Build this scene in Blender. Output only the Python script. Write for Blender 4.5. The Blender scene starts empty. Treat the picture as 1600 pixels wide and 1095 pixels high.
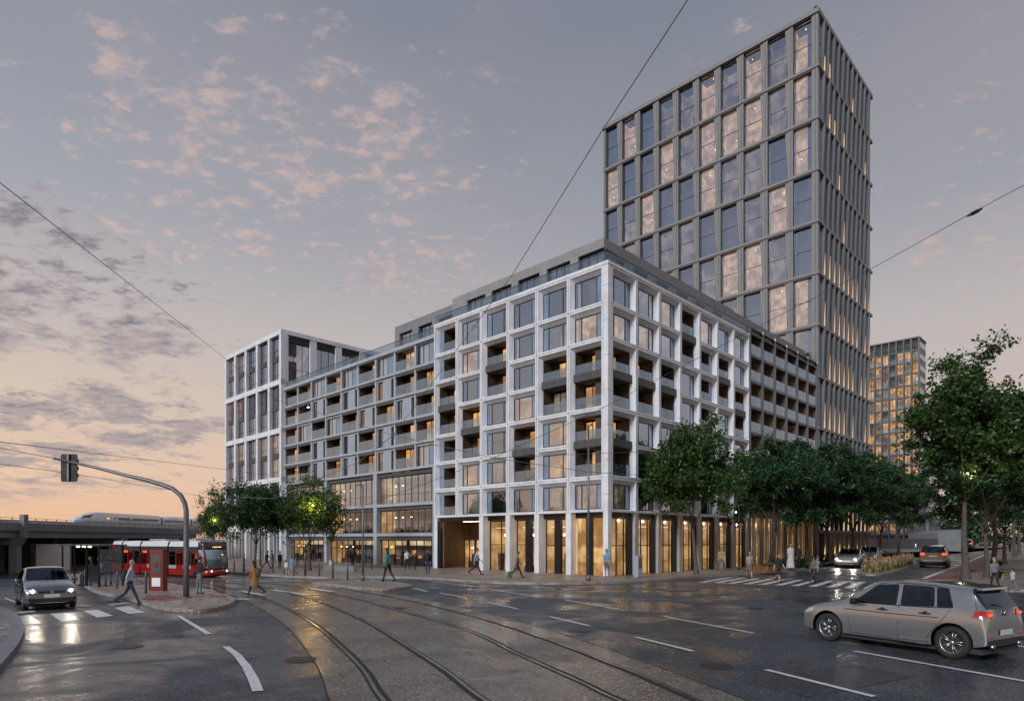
import bpy, bmesh, math, random
from mathutils import Vector, Matrix
R = math.radians
random.seed(7)
S = bpy.context.scene
COL = S.collection
EYE, FPX, HOR = 2.4, 1000.0, 842.0

# ---------------------------------------------------------------- camera, sky, sun, exposure
cam_d = bpy.data.cameras.new('camera'); cam = bpy.data.objects.new('camera', cam_d); COL.objects.link(cam)
cam.location = (0, 0, EYE); cam.rotation_euler = (R(90), 0, 0)
cam_d.sensor_width = 36; cam_d.lens = 36 * FPX / 1600; cam_d.shift_y = (HOR - 547.5) / 1600
cam_d.clip_start = .1; cam_d.clip_end = 4000
S.camera = cam
S.view_settings.view_transform = 'Standard'; S.view_settings.look = 'None'
S.view_settings.exposure = 0.0; S.view_settings.gamma = 1
S.render.engine = 'CYCLES'
S.cycles.use_denoising = True
S.cycles.max_bounces = 8; S.cycles.transparent_max_bounces = 24
S.cycles.sample_clamp_indirect = 4
S.cycles.caustics_reflective = False; S.cycles.caustics_refractive = False

def lin(c):
    return tuple(((v / 255) / 12.92 if v / 255 <= .04045 else (((v / 255) + .055) / 1.055) ** 2.4) for v in c)

class NT:
    def __init__(s, nt): s.nt = nt; nt.nodes.clear()
    def n(s, t, **k):
        nd = s.nt.nodes.new(t)
        for a, v in k.items():
            if a.startswith('i_'):
                key = a[2:]
                nd.inputs[int(key) if key.isdigit() else key.replace('_', ' ')].default_value = v
            else: setattr(nd, a, v)
        return nd
    def l(s, a, b): s.nt.links.new(a, b)
    def put(s, sock, v):
        if hasattr(v, 'is_output'): s.l(v, sock)
        else: sock.default_value = v
    def m(s, op, a, b=0.0, c=None, clamp=False):
        nd = s.nt.nodes.new('ShaderNodeMath'); nd.operation = op; nd.use_clamp = clamp
        s.put(nd.inputs[0], a); s.put(nd.inputs[1], b)
        if c is not None: s.put(nd.inputs[2], c)
        return nd.outputs[0]
    def sm(s, v, a, b, lo=0., hi=1.):
        nd = s.nt.nodes.new('ShaderNodeMapRange'); nd.interpolation_type = 'SMOOTHSTEP'
        s.put(nd.inputs[0], v); s.put(nd.inputs[1], a); s.put(nd.inputs[2], b); s.put(nd.inputs[3], lo); s.put(nd.inputs[4], hi)
        return nd.outputs[0]
    def mix(s, f, a, b, bt='MIX'):
        nd = s.nt.nodes.new('ShaderNodeMix'); nd.data_type = 'RGBA'; nd.blend_type = bt
        s.put(nd.inputs[0], f)
        for sock, v in ((nd.inputs[6], a), (nd.inputs[7], b)):
            if hasattr(v, 'is_output'): s.l(v, sock)
            else: sock.default_value = (*v[:3], 1)
        return nd.outputs[2]
    def noise(s, vec, scale, detail=4, rough=.55, dist=0.):
        nd = s.nt.nodes.new('ShaderNodeTexNoise')
        nd.inputs['Scale'].default_value = scale; nd.inputs['Detail'].default_value = detail
        nd.inputs['Roughness'].default_value = rough; nd.inputs['Distortion'].default_value = dist
        if vec is not None: s.l(vec, nd.inputs['Vector'])
        return nd.outputs['Fac']
    def ramp(s, v, stops, interp='LINEAR'):
        nd = s.nt.nodes.new('ShaderNodeValToRGB'); nd.color_ramp.interpolation = interp
        e = nd.color_ramp.elements
        while len(e) < len(stops): e.new(.5)
        for q, (p, c) in zip(e, stops): q.position = p; q.color = (*c[:3], 1)
        s.put(nd.inputs[0], v)
        return nd.outputs[0]
    def vmul(s, v, xyz):
        nd = s.nt.nodes.new('ShaderNodeVectorMath'); nd.operation = 'MULTIPLY'
        s.l(v, nd.inputs[0]); nd.inputs[1].default_value = xyz
        return nd.outputs[0]

SUN_AZ, SUN_EL = 214, 26          # where the light comes from: behind and to the left
W = bpy.data.worlds.new('World'); S.world = W; W.use_nodes = True
t = NT(W.node_tree)
tc = t.n('ShaderNodeTexCoord').outputs['Generated']
sep = t.n('ShaderNodeSeparateXYZ'); t.l(tc, sep.inputs[0])
dx, dy, dz = sep.outputs
zc = t.m('MAXIMUM', dz, 0.0)
base = t.ramp(zc, [(0, lin((244, 192, 152))), (.08, lin((240, 202, 172))), (.17, lin((222, 200, 182))), (.28, lin((200, 190, 185))),
                   (.42, lin((166, 169, 178))), (.62, lin((132, 140, 156))), (1, lin((120, 130, 154)))])
# warmer towards the side where the sun went down (left), greyer to the right
side = t.sm(dx, -.75, .2)
cool = t.ramp(zc, [(0, lin((206, 180, 168))), (.08, lin((208, 186, 174))), (.17, lin((203, 187, 180))), (.28, lin((190, 182, 181))),
                   (.42, lin((157, 158, 167))), (.62, lin((128, 133, 147))), (1, lin((116, 126, 150)))])
sky = t.mix(side, base, cool)
# cloud layer seen in perspective
den = t.m('ADD', zc, .14)
cv = t.n('ShaderNodeCombineXYZ')
t.l(t.m('DIVIDE', dx, den), cv.inputs[0]); t.l(t.m('DIVIDE', dy, den), cv.inputs[1]); cv.inputs[2].default_value = 3.3
big = t.noise(cv.outputs[0], .95, 3, .5)
puff = t.noise(t.vmul(cv.outputs[0], (1.0, 1.5, 1)), 11, 10, .66, .25)
puff_low = t.noise(t.vmul(cv.outputs[0], (1.0, .8, 1)), 3.6, 9, .6, .35)
fine = t.noise(cv.outputs[0], 26, 5, .6, .2)
# where the banks lie: low grey bank on the left, pink mackerel patch overhead, a patch on the right
def blob(ax, az, rx, rz):
    a = t.m('DIVIDE', t.m('SUBTRACT', dx, ax), rx); b = t.m('DIVIDE', t.m('SUBTRACT', dz, az), rz)
    q = t.m('ADD', t.m('MULTIPLY', a, a), t.m('MULTIPLY', b, b))
    return t.sm(q, 0., 1., 1., 0.)
front = t.sm(dy, -.1, .2)
lowb = t.m('MULTIPLY', t.m('MAXIMUM', blob(-.62, .23, .34, .25), blob(-.47, .155, .17, .07)), front)
pinkb = t.m('ADD', t.m('MULTIPLY', t.sm(dy, .1, -.2), .8), t.m('MULTIPLY', t.m('MAXIMUM', blob(-.28, .47, .36, .20), t.m('MAXIMUM', blob(.62, .33, .22, .20), blob(-.18, .37, .22, .10))), front))
lsel = t.sm(zc, .34, .22)
pf = t.m('ADD', t.m('MULTIPLY', puff_low, lsel), t.m('MULTIPLY', puff, t.m('SUBTRACT', 1., lsel)))
d0 = t.m('ADD', t.m('MULTIPLY', pf, .8), t.m('MULTIPLY', fine, .2))
thr = t.m('SUBTRACT', .60, t.m('ADD', t.m('MULTIPLY', lowb, .185), t.m('ADD', t.m('MULTIPLY', pinkb, .108), t.m('MULTIPLY', t.m('SUBTRACT', big, .5), .30))))
cl = t.m('MULTIPLY', t.sm(d0, thr, t.m('ADD', thr, .13)), t.sm(dz, .015, .09))
warm = t.sm(zc, .12, .42)
dark = t.mix(t.sm(puff, .45, .75), lin((172, 158, 160)), lin((104, 108, 126)))
pink = t.mix(t.sm(fine, .4, .65), lin((168, 162, 172)), lin((226, 192, 180)))
isl = t.sm(t.m('SUBTRACT', lowb, pinkb), -.05, .25)
ccol = t.mix(isl, pink, dark)
ccol2 = t.mix(t.m('MULTIPLY', t.sm(dx, .3, .6), front), ccol, lin((216, 178, 160)))
sky = t.mix(t.m('MULTIPLY', cl, t.m('ADD', .55, t.m('MULTIPLY', isl, .33))), sky, ccol2)
veil = t.m('MULTIPLY', t.sm(big, .42, .68), .22)
sky = t.mix(veil, sky, lin((186, 172, 172)))
# physical twilight sky adds its own tint and the light from the zenith
ns = t.n('ShaderNodeTexSky', sky_type='NISHITA', sun_disc=False, sun_elevation=R(4), sun_rotation=R(SUN_AZ), altitude=0, air_density=1., dust_density=1.5)
nsm = t.mix(1., ns.outputs[0], (.012, .012, .013), 'MULTIPLY')
sky = t.mix(1., sky, nsm, 'ADD')
sky = t.mix(t.sm(dz, -.02, 0.0, 1., 0.), sky, (.09, .085, .085))
bg = t.n('ShaderNodeBackground'); t.l(sky, bg.inputs[0]); bg.inputs[1].default_value = .95
wo = t.n('ShaderNodeOutputWorld'); t.l(bg.outputs[0], wo.inputs[0])

sd = bpy.data.lights.new('sun', 'SUN'); sd.energy = 2.3; sd.angle = R(14); sd.color = (.90, .94, 1.)
sun = bpy.data.objects.new('sun', sd); COL.objects.link(sun)
a = R(SUN_AZ)                      # azimuth clockwise from +Y
sdir = Vector((math.sin(a) * math.cos(R(SUN_EL)), math.cos(a) * math.cos(R(SUN_EL)), math.sin(R(SUN_EL))))
sun.rotation_euler = sdir.to_track_quat('Z', 'Y').to_euler()

# ---------------------------------------------------------------- materials
MAT = {}
def newmat(name):
    m = bpy.data.materials.new(name); m.use_nodes = True; MAT[name] = m
    return m, NT(m.node_tree)
def pbr(name, c, rough=.6, metal=0., var=.15, scale=3., bump=0., bscale=40., streak=0., coat=0., c2=None, rvar=.1, obj=False, spec=.5, emis=None):
    m, t = newmat(name)
    pos = t.n('ShaderNodeTexCoord').outputs['Object'] if obj else t.n('ShaderNodeNewGeometry').outputs['Position']
    f = t.noise(pos, scale, 6, .6)
    if streak:
        g = t.noise(t.vmul(pos, (2.2, 2.2, .18)), 3.2, 5, .65)
        f = t.m('ADD', t.m('MULTIPLY', f, 1 - streak), t.m('MULTIPLY', g, streak))
    f2 = t.sm(f, .3, .7)
    ca = tuple(v * (1 - var) for v in c); cb = tuple(min(1, v * (1 + var)) for v in c) if c2 is None else c2
    col = t.mix(f2, ca, cb)
    b = t.n('ShaderNodeBsdfPrincipled'); t.l(col, b.inputs['Base Color'])
    t.l(t.m('ADD', rough - rvar / 2, t.m('MULTIPLY', f2, rvar), clamp=True), b.inputs['Roughness'])
    b.inputs['Metallic'].default_value = metal; b.inputs['Coat Weight'].default_value = coat; b.inputs['Coat Roughness'].default_value = .06
    b.inputs['Specular IOR Level'].default_value = spec
    if emis: b.inputs['Emission Color'].default_value = (*emis[0], 1); b.inputs['Emission Strength'].default_value = emis[1]
    if bump:
        bn = t.n('ShaderNodeBump'); bn.inputs['Strength'].default_value = bump; bn.inputs['Distance'].default_value = .02
        t.l(t.noise(pos, bscale, 5, .6), bn.inputs['Height']); t.l(bn.outputs[0], b.inputs['Normal'])
    o = t.n('ShaderNodeOutputMaterial'); t.l(b.outputs[0], o.inputs[0])
    return m
def emit(name, c, st, c2=None, scale=1., sample=True, furn=0.):
    """surface that gives off light; with c2 the uneven brightness of a furnished lit room is put into its colour"""
    m, t = newmat(name)
    e = t.n('ShaderNodeEmission'); e.inputs[1].default_value = st
    if c2:
        pos = t.n('ShaderNodeNewGeometry').outputs['Position']
        f = t.noise(pos, scale, 3, .6)
        sn = t.n('ShaderNodeVectorMath'); sn.operation = 'SNAP'; t.l(pos, sn.inputs[0]); sn.inputs[1].default_value = (.9 / scale, 40, .75 / scale)
        wn = t.n('ShaderNodeTexWhiteNoise'); wn.noise_dimensions = '3D'; t.l(sn.outputs[0], wn.inputs['Vector'])
        w = t.noise(t.vmul(pos, (3.5, 3.5, .05)), 2.2, 2, .5)
        ff = t.m('ADD', t.m('MULTIPLY', f, .75), t.m('ADD', t.m('MULTIPLY', wn.outputs['Value'], .16), t.m('MULTIPLY', w, .10)))
        t.l(t.mix(t.sm(ff, .38, .74), c2, c), e.inputs[0])
    else: e.inputs[0].default_value = (*c, 1)
    o = t.n('ShaderNodeOutputMaterial'); t.l(e.outputs[0], o.inputs[0])
    if not sample: m.cycles.emission_sampling = 'NONE'
    return m
def glass(name, tint, gl, refl, base=.16, pw=3.2, sky_sheen=0., sheen_col=(.5, .55, .6), rough=.02, wav=.03):
    m, t = newmat(name)
    lw = t.n('ShaderNodeLayerWeight'); lw.inputs[0].default_value = .5
    fac = t.m('ADD', base, t.m('MULTIPLY', t.m('POWER', lw.outputs['Facing'], pw), refl), clamp=True)
    tr = t.n('ShaderNodeBsdfTransparent'); tr.inputs[0].default_value = (*tint, 1)
    g = t.n('ShaderNodeBsdfGlossy'); g.inputs['Color'].default_value = (*gl, 1); g.inputs['Roughness'].default_value = rough
    if wav:
        bn = t.n('ShaderNodeBump'); bn.inputs['Strength'].default_value = wav; bn.inputs['Distance'].default_value = .3
        t.l(t.noise(t.n('ShaderNodeNewGeometry').outputs['Position'], .9, 2, .5), bn.inputs['Height']); t.l(bn.outputs[0], g.inputs['Normal'])
    mx = t.n('ShaderNodeMixShader'); t.l(fac, mx.inputs[0]); t.l(tr.outputs[0], mx.inputs[1]); t.l(g.outputs[0], mx.inputs[2])
    out = mx.outputs[0]
    if sky_sheen:  # diffuse share imitates pale sky mirrored in the glass
        d = t.n('ShaderNodeBsdfDiffuse'); d.inputs[0].default_value = (*sheen_col, 1)
        m2 = t.n('ShaderNodeMixShader'); m2.inputs[0].default_value = sky_sheen; t.l(out, m2.inputs[1]); t.l(d.outputs[0], m2.inputs[2]); out = m2.outputs[0]
    o = t.n('ShaderNodeOutputMaterial'); t.l(out, o.inputs[0])
    return m

pbr('precast', (.70, .715, .745), .62, var=.17, scale=1.1, streak=.55, bump=.12, bscale=26)
pbr('fin_grey', (.14, .145, .155), .6, var=.14, scale=1.2, streak=.5, bump=.1)
pbr('precast_grey', (.21, .215, .225), .7, var=.16, scale=1.2, streak=.5, bump=.15, bscale=26)
pbr('precast_mid', (.38, .40, .435), .66, var=.12, scale=1.2, streak=.5, bump=.12, bscale=26)
pbr('stone_fin', (.225, .218, .21), .6, var=.12, scale=1.2, streak=.5, bump=.1)
pbr('stone_pier', (.42, .39, .355), .6, var=.14, scale=1.4, streak=.5, bump=.1)
pbr('dark_panel', (.07, .07, .074), .55, var=.25, scale=3, streak=.4, bump=.15)
pbr('black_metal', (.016, .017, .02), .35, .3, var=.2)
pbr('grey_metal', (.12, .125, .135), .42, .6, var=.2)
pbr('slate_metal', (.115, .13, .155), .45, .35, var=.2, streak=.4)
pbr('steel_post', (.15, .155, .165), .42, .5, var=.25, scale=6, streak=.3)
pbr('blue_panel', (.20, .28, .38), .12, .25, var=.18, scale=.9, coat=.6)
pbr('grey_panel', (.34, .38, .43), .35, .1, var=.1, scale=.9, streak=.4)
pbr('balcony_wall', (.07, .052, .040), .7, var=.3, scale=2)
pbr('wood_lining', (.13, .075, .04), .5, var=.35, scale=2.2, streak=.6)
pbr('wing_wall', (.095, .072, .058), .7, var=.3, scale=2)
pbr('floor_dark', (.06, .045, .035), .4, var=.3, scale=2)
pbr('room_dim', (.10, .10, .115), .8, var=.4, scale=1.5)
emit('lit_warm', (.92, .56, .28), 1.15, (.30, .14, .055), .8, sample=False)
emit('lit_amber', (.80, .40, .13), 1.35, (.20, .085, .028), .9, sample=False)
emit('lit_soft', (.46, .33, .23), .9, (.07, .05, .04), .8, sample=False)
emit('lit_shop', (1., .73, .36), 1.75, (.58, .34, .13), .42, sample=True)
emit('lit_office', (.95, .70, .44), 1.15, (.36, .25, .16), .55, sample=False)
emit('lit_tower', (.78, .47, .26), 1.5, (.30, .18, .10), 1.3, sample=False)
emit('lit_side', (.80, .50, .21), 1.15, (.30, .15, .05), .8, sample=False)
emit('lamp_warm', (1., .72, .42), 9.)
emit('lamp_white', (1., .9, .7), 14.)
emit('lamp_red', (1., .06, .03), 2.6, sample=False)
emit('ceiling_glow', (1., .86, .66), 1.25, sample=False)
emit('fin_wash_glow', (1., .66, .40), .75, sample=False)
emit('sign_amber', (1., .55, .18), 2., sample=False)
glass('glass_win', (.80, .86, .92), (.68, .80, 1.), .8, .40, 2.4, wav=.06)
glass('glass_shop', (.93, .92, .88), (.72, .78, .86), .6, .12, 3)
glass('glass_rail', (.72, .82, .90), (.78, .88, 1.), .5, .16, 2.5, sky_sheen=.07, sheen_col=(.30, .40, .50))
glass('glass_tower', (.80, .84, .9), (.66, .78, 1.), .9, .44, 2.4, wav=.08)
glass('glass_roof', (.70, .77, .83), (.78, .86, .95), .25, .06, 3, sky_sheen=.05, sheen_col=(.36, .42, .48), wav=0)
glass('glass_car', (.30, .33, .36), (.7, .8, .95), .45, .06, 3, wav=0)
glass('glass_clear', (.85, .88, .9), (.8, .86, .92), .6, .12, 3, wav=0)
# ---------------------------------------------------------------- mesh and object helpers
class MB:
    def __init__(s): s.v = []; s.f = []; s.m = []; s.sm = []
    def quad(s, a, b, c, d, mi=0):
        i = len(s.v); s.v += [tuple(a), tuple(b), tuple(c), tuple(d)]; s.f.append((i, i + 1, i + 2, i + 3)); s.m.append(mi); s.sm.append(False)
    def box(s, x0, x1, y0, y1, z0, z1, mi=0, skip=''):
        i = len(s.v)
        s.v += [(x0, y0, z0), (x1, y0, z0), (x1, y1, z0), (x0, y1, z0), (x0, y0, z1), (x1, y0, z1), (x1, y1, z1), (x0, y1, z1)]
        for k, q in (('b', (0, 3, 2, 1)), ('t', (4, 5, 6, 7)), ('f', (0, 1, 5, 4)), ('r', (1, 2, 6, 5)), ('k', (2, 3, 7, 6)), ('l', (3, 0, 4, 7))):
            if k not in skip: s.f.append(tuple(i + j for j in q)); s.m.append(mi); s.sm.append(False)
    def hull8(s, P, mi=0):
        i = len(s.v); s.v += [tuple(p) for p in P]
        for q in ((0, 3, 2, 1), (4, 5, 6, 7), (0, 1, 5, 4), (1, 2, 6, 5), (2, 3, 7, 6), (3, 0, 4, 7)):
            s.f.append(tuple(i + j for j in q)); s.m.append(mi); s.sm.append(False)
    def tube(s, pts, r, n=8, mi=0, cap=True, closed=False):
        pts = [Vector(p) for p in pts]; L = len(pts)
        rs = r if isinstance(r, (list, tuple)) else [r] * L
        i0 = len(s.v); up = Vector((0, 0, 1)); prev = None
        for k, p in enumerate(pts):
            d = (pts[min(k + 1, L - 1)] - pts[max(k - 1, 0)]).normalized()
            if prev is None:
                a = d.cross(up if abs(d.z) < .9 else Vector((1, 0, 0))).normalized()
            else:
                a = (prev - d * prev.dot(d)).normalized()
            prev = a; b = d.cross(a)
            for j in range(n):
                t = 2 * math.pi * j / n
                s.v.append(tuple(p + (a * math.cos(t) + b * math.sin(t)) * rs[k]))
        for k in range(L - 1):
            for j in range(n):
                A = i0 + k * n + j; B = i0 + k * n + (j + 1) % n
                s.f.append((A, B, B + n, A + n)); s.m.append(mi); s.sm.append(True)
        if cap:
            s.f.append(tuple(i0 + j for j in reversed(range(n)))); s.m.append(mi); s.sm.append(False)
            s.f.append(tuple(i0 + (L - 1) * n + j for j in range(n))); s.m.append(mi); s.sm.append(False)
    def poly(s, pts, z0, z1=None, mi=0, ms=None):
        """flat polygon (CCW) at z1, with sides down to z0"""
        if z1 is None: z1 = z0
        i = len(s.v); n = len(pts)
        s.v += [(p[0], p[1], z1) for p in pts]; s.f.append(tuple(range(i, i + n))); s.m.append(mi); s.sm.append(False)
        if z1 != z0:
            j = len(s.v); s.v += [(p[0], p[1], z0) for p in pts]
            for k in range(n):
                q = (k + 1) % n; s.f.append((j + k, j + q, i + q, i + k)); s.m.append(mi if ms is None else ms); s.sm.append(False)
    def disc(s, c, r, ax='y', n=16, mi=0, h=.02):
        c = Vector(c); d = {'x': Vector((1, 0, 0)), 'y': Vector((0, 1, 0)), 'z': Vector((0, 0, 1))}[ax]
        s.tube([c - d * h / 2, c + d * h / 2], r, n, mi)
    def mesh(s, name, mats):
        me = bpy.data.meshes.new(name); me.from_pydata(s.v, [], s.f)
        for m in mats: me.materials.append(MAT[m] if isinstance(m, str) else m)
        me.polygons.foreach_set('material_index', s.m); me.polygons.foreach_set('use_smooth', s.sm)
        me.update()
        return me

def inst(name, me, parent=None, M=None, mat=None):
    o = bpy.data.objects.new(name, me); COL.objects.link(o)
    if parent: o.parent = parent
    if M is not None: o.matrix_local = M
    if mat:
        o.material_slots[0].link = 'OBJECT'; o.material_slots[0].material = MAT[mat]
    return o
def tag(o, label=None, cat=None, group=None, kind=None):
    for k, v in (('label', label), ('category', cat), ('group', group), ('kind', kind)):
        if v: o[k] = v
    return o
def empty(name, loc=(0, 0, 0), rz=0., label=None, cat=None, group=None, scale=None):
    o = bpy.data.objects.new(name, None); COL.objects.link(o); o.location = loc; o.rotation_euler = (0, 0, rz); o.empty_display_size = .2
    if scale: o.scale = scale if isinstance(scale, (tuple, list)) else (scale,) * 3
    return tag(o, label, cat, group)
def one(name, mb, mats, parent=None, M=None, **k):
    if isinstance(mats, str): mats = [mats]
    o = inst(name, mb.mesh(name, mats), parent, M); return tag(o, **k) if k else o
def T(x, y, z): return Matrix.Translation((x, y, z))
def g(px, py):
    """ground point seen at that place of the photograph"""
    Y = EYE * FPX / (py - HOR); return ((px - 800) / FPX * Y, Y)
def zat(py, Y): return EYE + (HOR - py) / FPX * Y

# ---------------------------------------------------------------- building frame: x along the left street front, y into the block
BRZ = math.atan2(-.7018, .7124)
CORNER = Vector((5.9, 39.3, 0))
FL = Matrix.Identity(4)                       # front towards the tram street
FR = Matrix.Rotation(R(90), 4, 'Z')           # front towards the side street
def bloc(x, y):                               # block coordinates -> world
    v = Matrix.Rotation(BRZ, 4, 'Z') @ Vector((x, y, 0)); return CORNER + v
def building(name, x, y, label, cat='building'):
    return empty(name, bloc(x, y), BRZ, label, cat)

CACHE = {}
def cached(key, fn):
    if key not in CACHE: CACHE[key] = fn()
    return CACHE[key]

def room_mesh(w, h, d, y0):
    def f():
        b = MB()
        b.quad((0, y0 + d, 0), (w, y0 + d, 0), (w, y0 + d, h), (0, y0 + d, h))
        b.quad((0, y0, 0), (0, y0 + d, 0), (0, y0 + d, h), (0, y0, h))
        b.quad((w, y0, 0), (w, y0, h), (w, y0 + d, h), (w, y0 + d, 0))
        b.quad((0, y0, h), (0, y0 + d, h), (w, y0 + d, h), (w, y0, h))
        b.quad((0, y0, 0), (w, y0, 0), (w, y0 + d, 0), (0, y0 + d, 0))
        return b.mesh('room', ['room_dim'])
    return cached(('room', w, h, d, y0), f)
def pane_mesh(x0, x1, z0, z1, y, mat, t=.02):
    def f():
        b = MB(); b.quad((x0, y, z0), (x1, y, z0), (x1, y, z1), (x0, y, z1)); return b.mesh('pane', [mat])
    return cached(('pane', x0, x1, z0, z1, y, mat), f)
def bars_mesh(w, h, xs, zs, y0, y1, t, mat, name='window'):
    def f():
        b = MB()
        b.box(0, w, y0, y1, h - t, h); b.box(0, w, y0, y1, 0, t); b.box(0, t, y0, y1, t, h - t); b.box(w - t, w, y0, y1, t, h - t)
        for x in xs: b.box(x - t / 2, x + t / 2, y0 + .004, y1 - .004, t, h - t)
        for z in zs: b.box(t, w - t, y0 + .008, y1 - .008, z - t / 2, z + t / 2)
        return b.mesh(name, [mat])
    return cached(('bars', w, h, tuple(xs), tuple(zs), y0, y1, t, mat), f)
def curtain_mesh(w, h, y, x0, x1):
    def f():
        b = MB(); n = max(4, int((x1 - x0) / .07)); 
        for k in range(n):
            xa = x0 + (x1 - x0) * k / n; xb = x0 + (x1 - x0) * (k + 1) / n
            ya, yb = (y, y + .05) if k % 2 else (y + .05, y)
            b.quad((xa, ya, 0), (xb, yb, 0), (xb, yb, h), (xa, ya, h))
        return b.mesh('curtain', ['curtain'])
    return cached(('curt', w, h, y, x0, x1), f)
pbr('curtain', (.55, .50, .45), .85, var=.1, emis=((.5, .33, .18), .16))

def win(root, M, w, h, y, splits, panel=None, lit='room_dim', trans=(), depth=1.5, gm='glass_win', t=.05, fm='black_metal', curtain=False, name='window'):
    """window in an opening w x h whose plane is y behind the face; panel=(x0,x1) is the solid blue side leaf"""
    f = inst(name, bars_mesh(w, h, splits, trans, y, y + .07, t, fm), root, M)
    xs = [0] + list(splits) + [w]; zs = [0] + list(trans) + [h]
    for a, b_ in zip(xs, xs[1:]):
        for c, d in zip(zs, zs[1:]):
            if panel and abs((a + b_) / 2 - (panel[0] + panel[1]) / 2) < .05:
                inst('side_panel', pane_mesh(a, b_, c, d, y + .015, 'blue_panel'), f)
            else: inst('pane', pane_mesh(a, b_, c, d, y + .03, gm), f)
    inst('room', room_mesh(w, h, depth, y + .08), f, mat=lit)
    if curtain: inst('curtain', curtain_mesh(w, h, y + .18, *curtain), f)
    return f

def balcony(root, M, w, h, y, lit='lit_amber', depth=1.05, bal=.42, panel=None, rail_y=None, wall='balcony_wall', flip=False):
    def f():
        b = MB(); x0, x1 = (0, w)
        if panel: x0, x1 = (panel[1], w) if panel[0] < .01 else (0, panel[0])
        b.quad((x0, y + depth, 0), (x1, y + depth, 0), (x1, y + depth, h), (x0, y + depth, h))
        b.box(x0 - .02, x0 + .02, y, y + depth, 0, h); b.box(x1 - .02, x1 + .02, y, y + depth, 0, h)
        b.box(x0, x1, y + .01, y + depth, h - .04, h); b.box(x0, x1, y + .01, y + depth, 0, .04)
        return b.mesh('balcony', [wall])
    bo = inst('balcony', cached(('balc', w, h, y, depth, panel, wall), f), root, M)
    x0, x1 = (0, w)
    if panel:
        x0, x1 = (panel[1], w) if panel[0] < .01 else (0, panel[0])
        inst('side_panel', pane_mesh(panel[0], panel[1], 0, h, y, 'blue_panel'), bo)
    ww = x1 - x0; dw = ww * .72; dx0 = x0 + (.06 if flip else ww - dw - .06)
    def fd():
        b = MB(); yy = y + depth - .09; hh = h - .12
        for xx in (0, dw * .36, dw * .68, dw - .05): b.box(dx0 + xx, dx0 + xx + .05, yy, yy + .05, .04, hh)
        b.box(dx0, dx0 + dw, yy + .003, yy + .047, hh - .05, hh)
        return b.mesh('glass_door', ['black_metal'])
    d = inst('glass_door', cached(('gd', w, h, y, depth, panel, flip), fd), bo)
    def fi():
        b = MB(); yy = y + depth - .03; b.quad((dx0, yy, .05), (dx0 + dw, yy, .05), (dx0 + dw, yy, h - .14), (dx0, yy, h - .14)); return b.mesh('lit_room', ['lit_amber'])
    inst('lit_room', cached(('gdi', w, h, y, depth, panel, flip), fi), bo, mat=lit)
    ry = y if rail_y is None else rail_y
    def fb():
        b = MB(); n = 2 if ww > 1.4 else 1
        for k in range(n): b.box(x0 + ww * k / n + .02, x0 + ww * (k + 1) / n - .01, ry - .03, ry - .012, .02, h * bal)
        return b.mesh('balustrade', ['glass_rail'])
    inst('balustrade', cached(('bal', w, h, y, panel, bal, ry), fb), bo)
    return bo
LITS = ['lit_warm', 'lit_amber', 'lit_soft', 'room_dim']
# ---------------------------------------------------------------- the white corner block
Z0, PITCH = 4.09, 2.15
def frame_mesh(w, h, mat='precast', rim=.13, si=.27, ti=.36, bi=.22, dep=.36, mid=None):
    def f():
        b = MB(); e = .014; O = [(e, e), (w - e, e), (w - e, h - e), (e, h - e)]; A = [(rim, rim), (w - rim, rim), (w - rim, h - rim), (rim, h - rim)]
        I = [(si, bi), (w - si, bi), (w - si, h - ti), (si, h - ti)]
        for k in range(4):
            q = (k + 1) % 4
            b.quad((O[q][0], 0, O[q][1]), (O[k][0], 0, O[k][1]), (O[k][0], .12, O[k][1]), (O[q][0], .12, O[q][1]), 1)
            b.quad((O[k][0], 0, O[k][1]), (O[q][0], 0, O[q][1]), (A[q][0], 0, A[q][1]), (A[k][0], 0, A[k][1]))
            b.quad((A[k][0], 0, A[k][1]), (A[q][0], 0, A[q][1]), (A[q][0], .035, A[q][1]), (A[k][0], .035, A[k][1]))
            b.quad((A[k][0], .035, A[k][1]), (A[q][0], .035, A[q][1]), (I[q][0], dep, I[q][1]), (I[k][0], dep, I[k][1]))
            b.quad((I[k][0], dep, I[k][1]), (I[q][0], dep, I[q][1]), (I[q][0], dep + .12, I[q][1]), (I[k][0], dep + .12, I[k][1]))
        if mid: b.box(si, w - si, dep - .16, dep + .1, mid[0], mid[1], 1)
        return b.mesh('frame_panel', [mat, 'dark_panel'])
    return cached(('fr', w, h, mat, rim, si, ti, bi, dep, mid), f)

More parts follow.
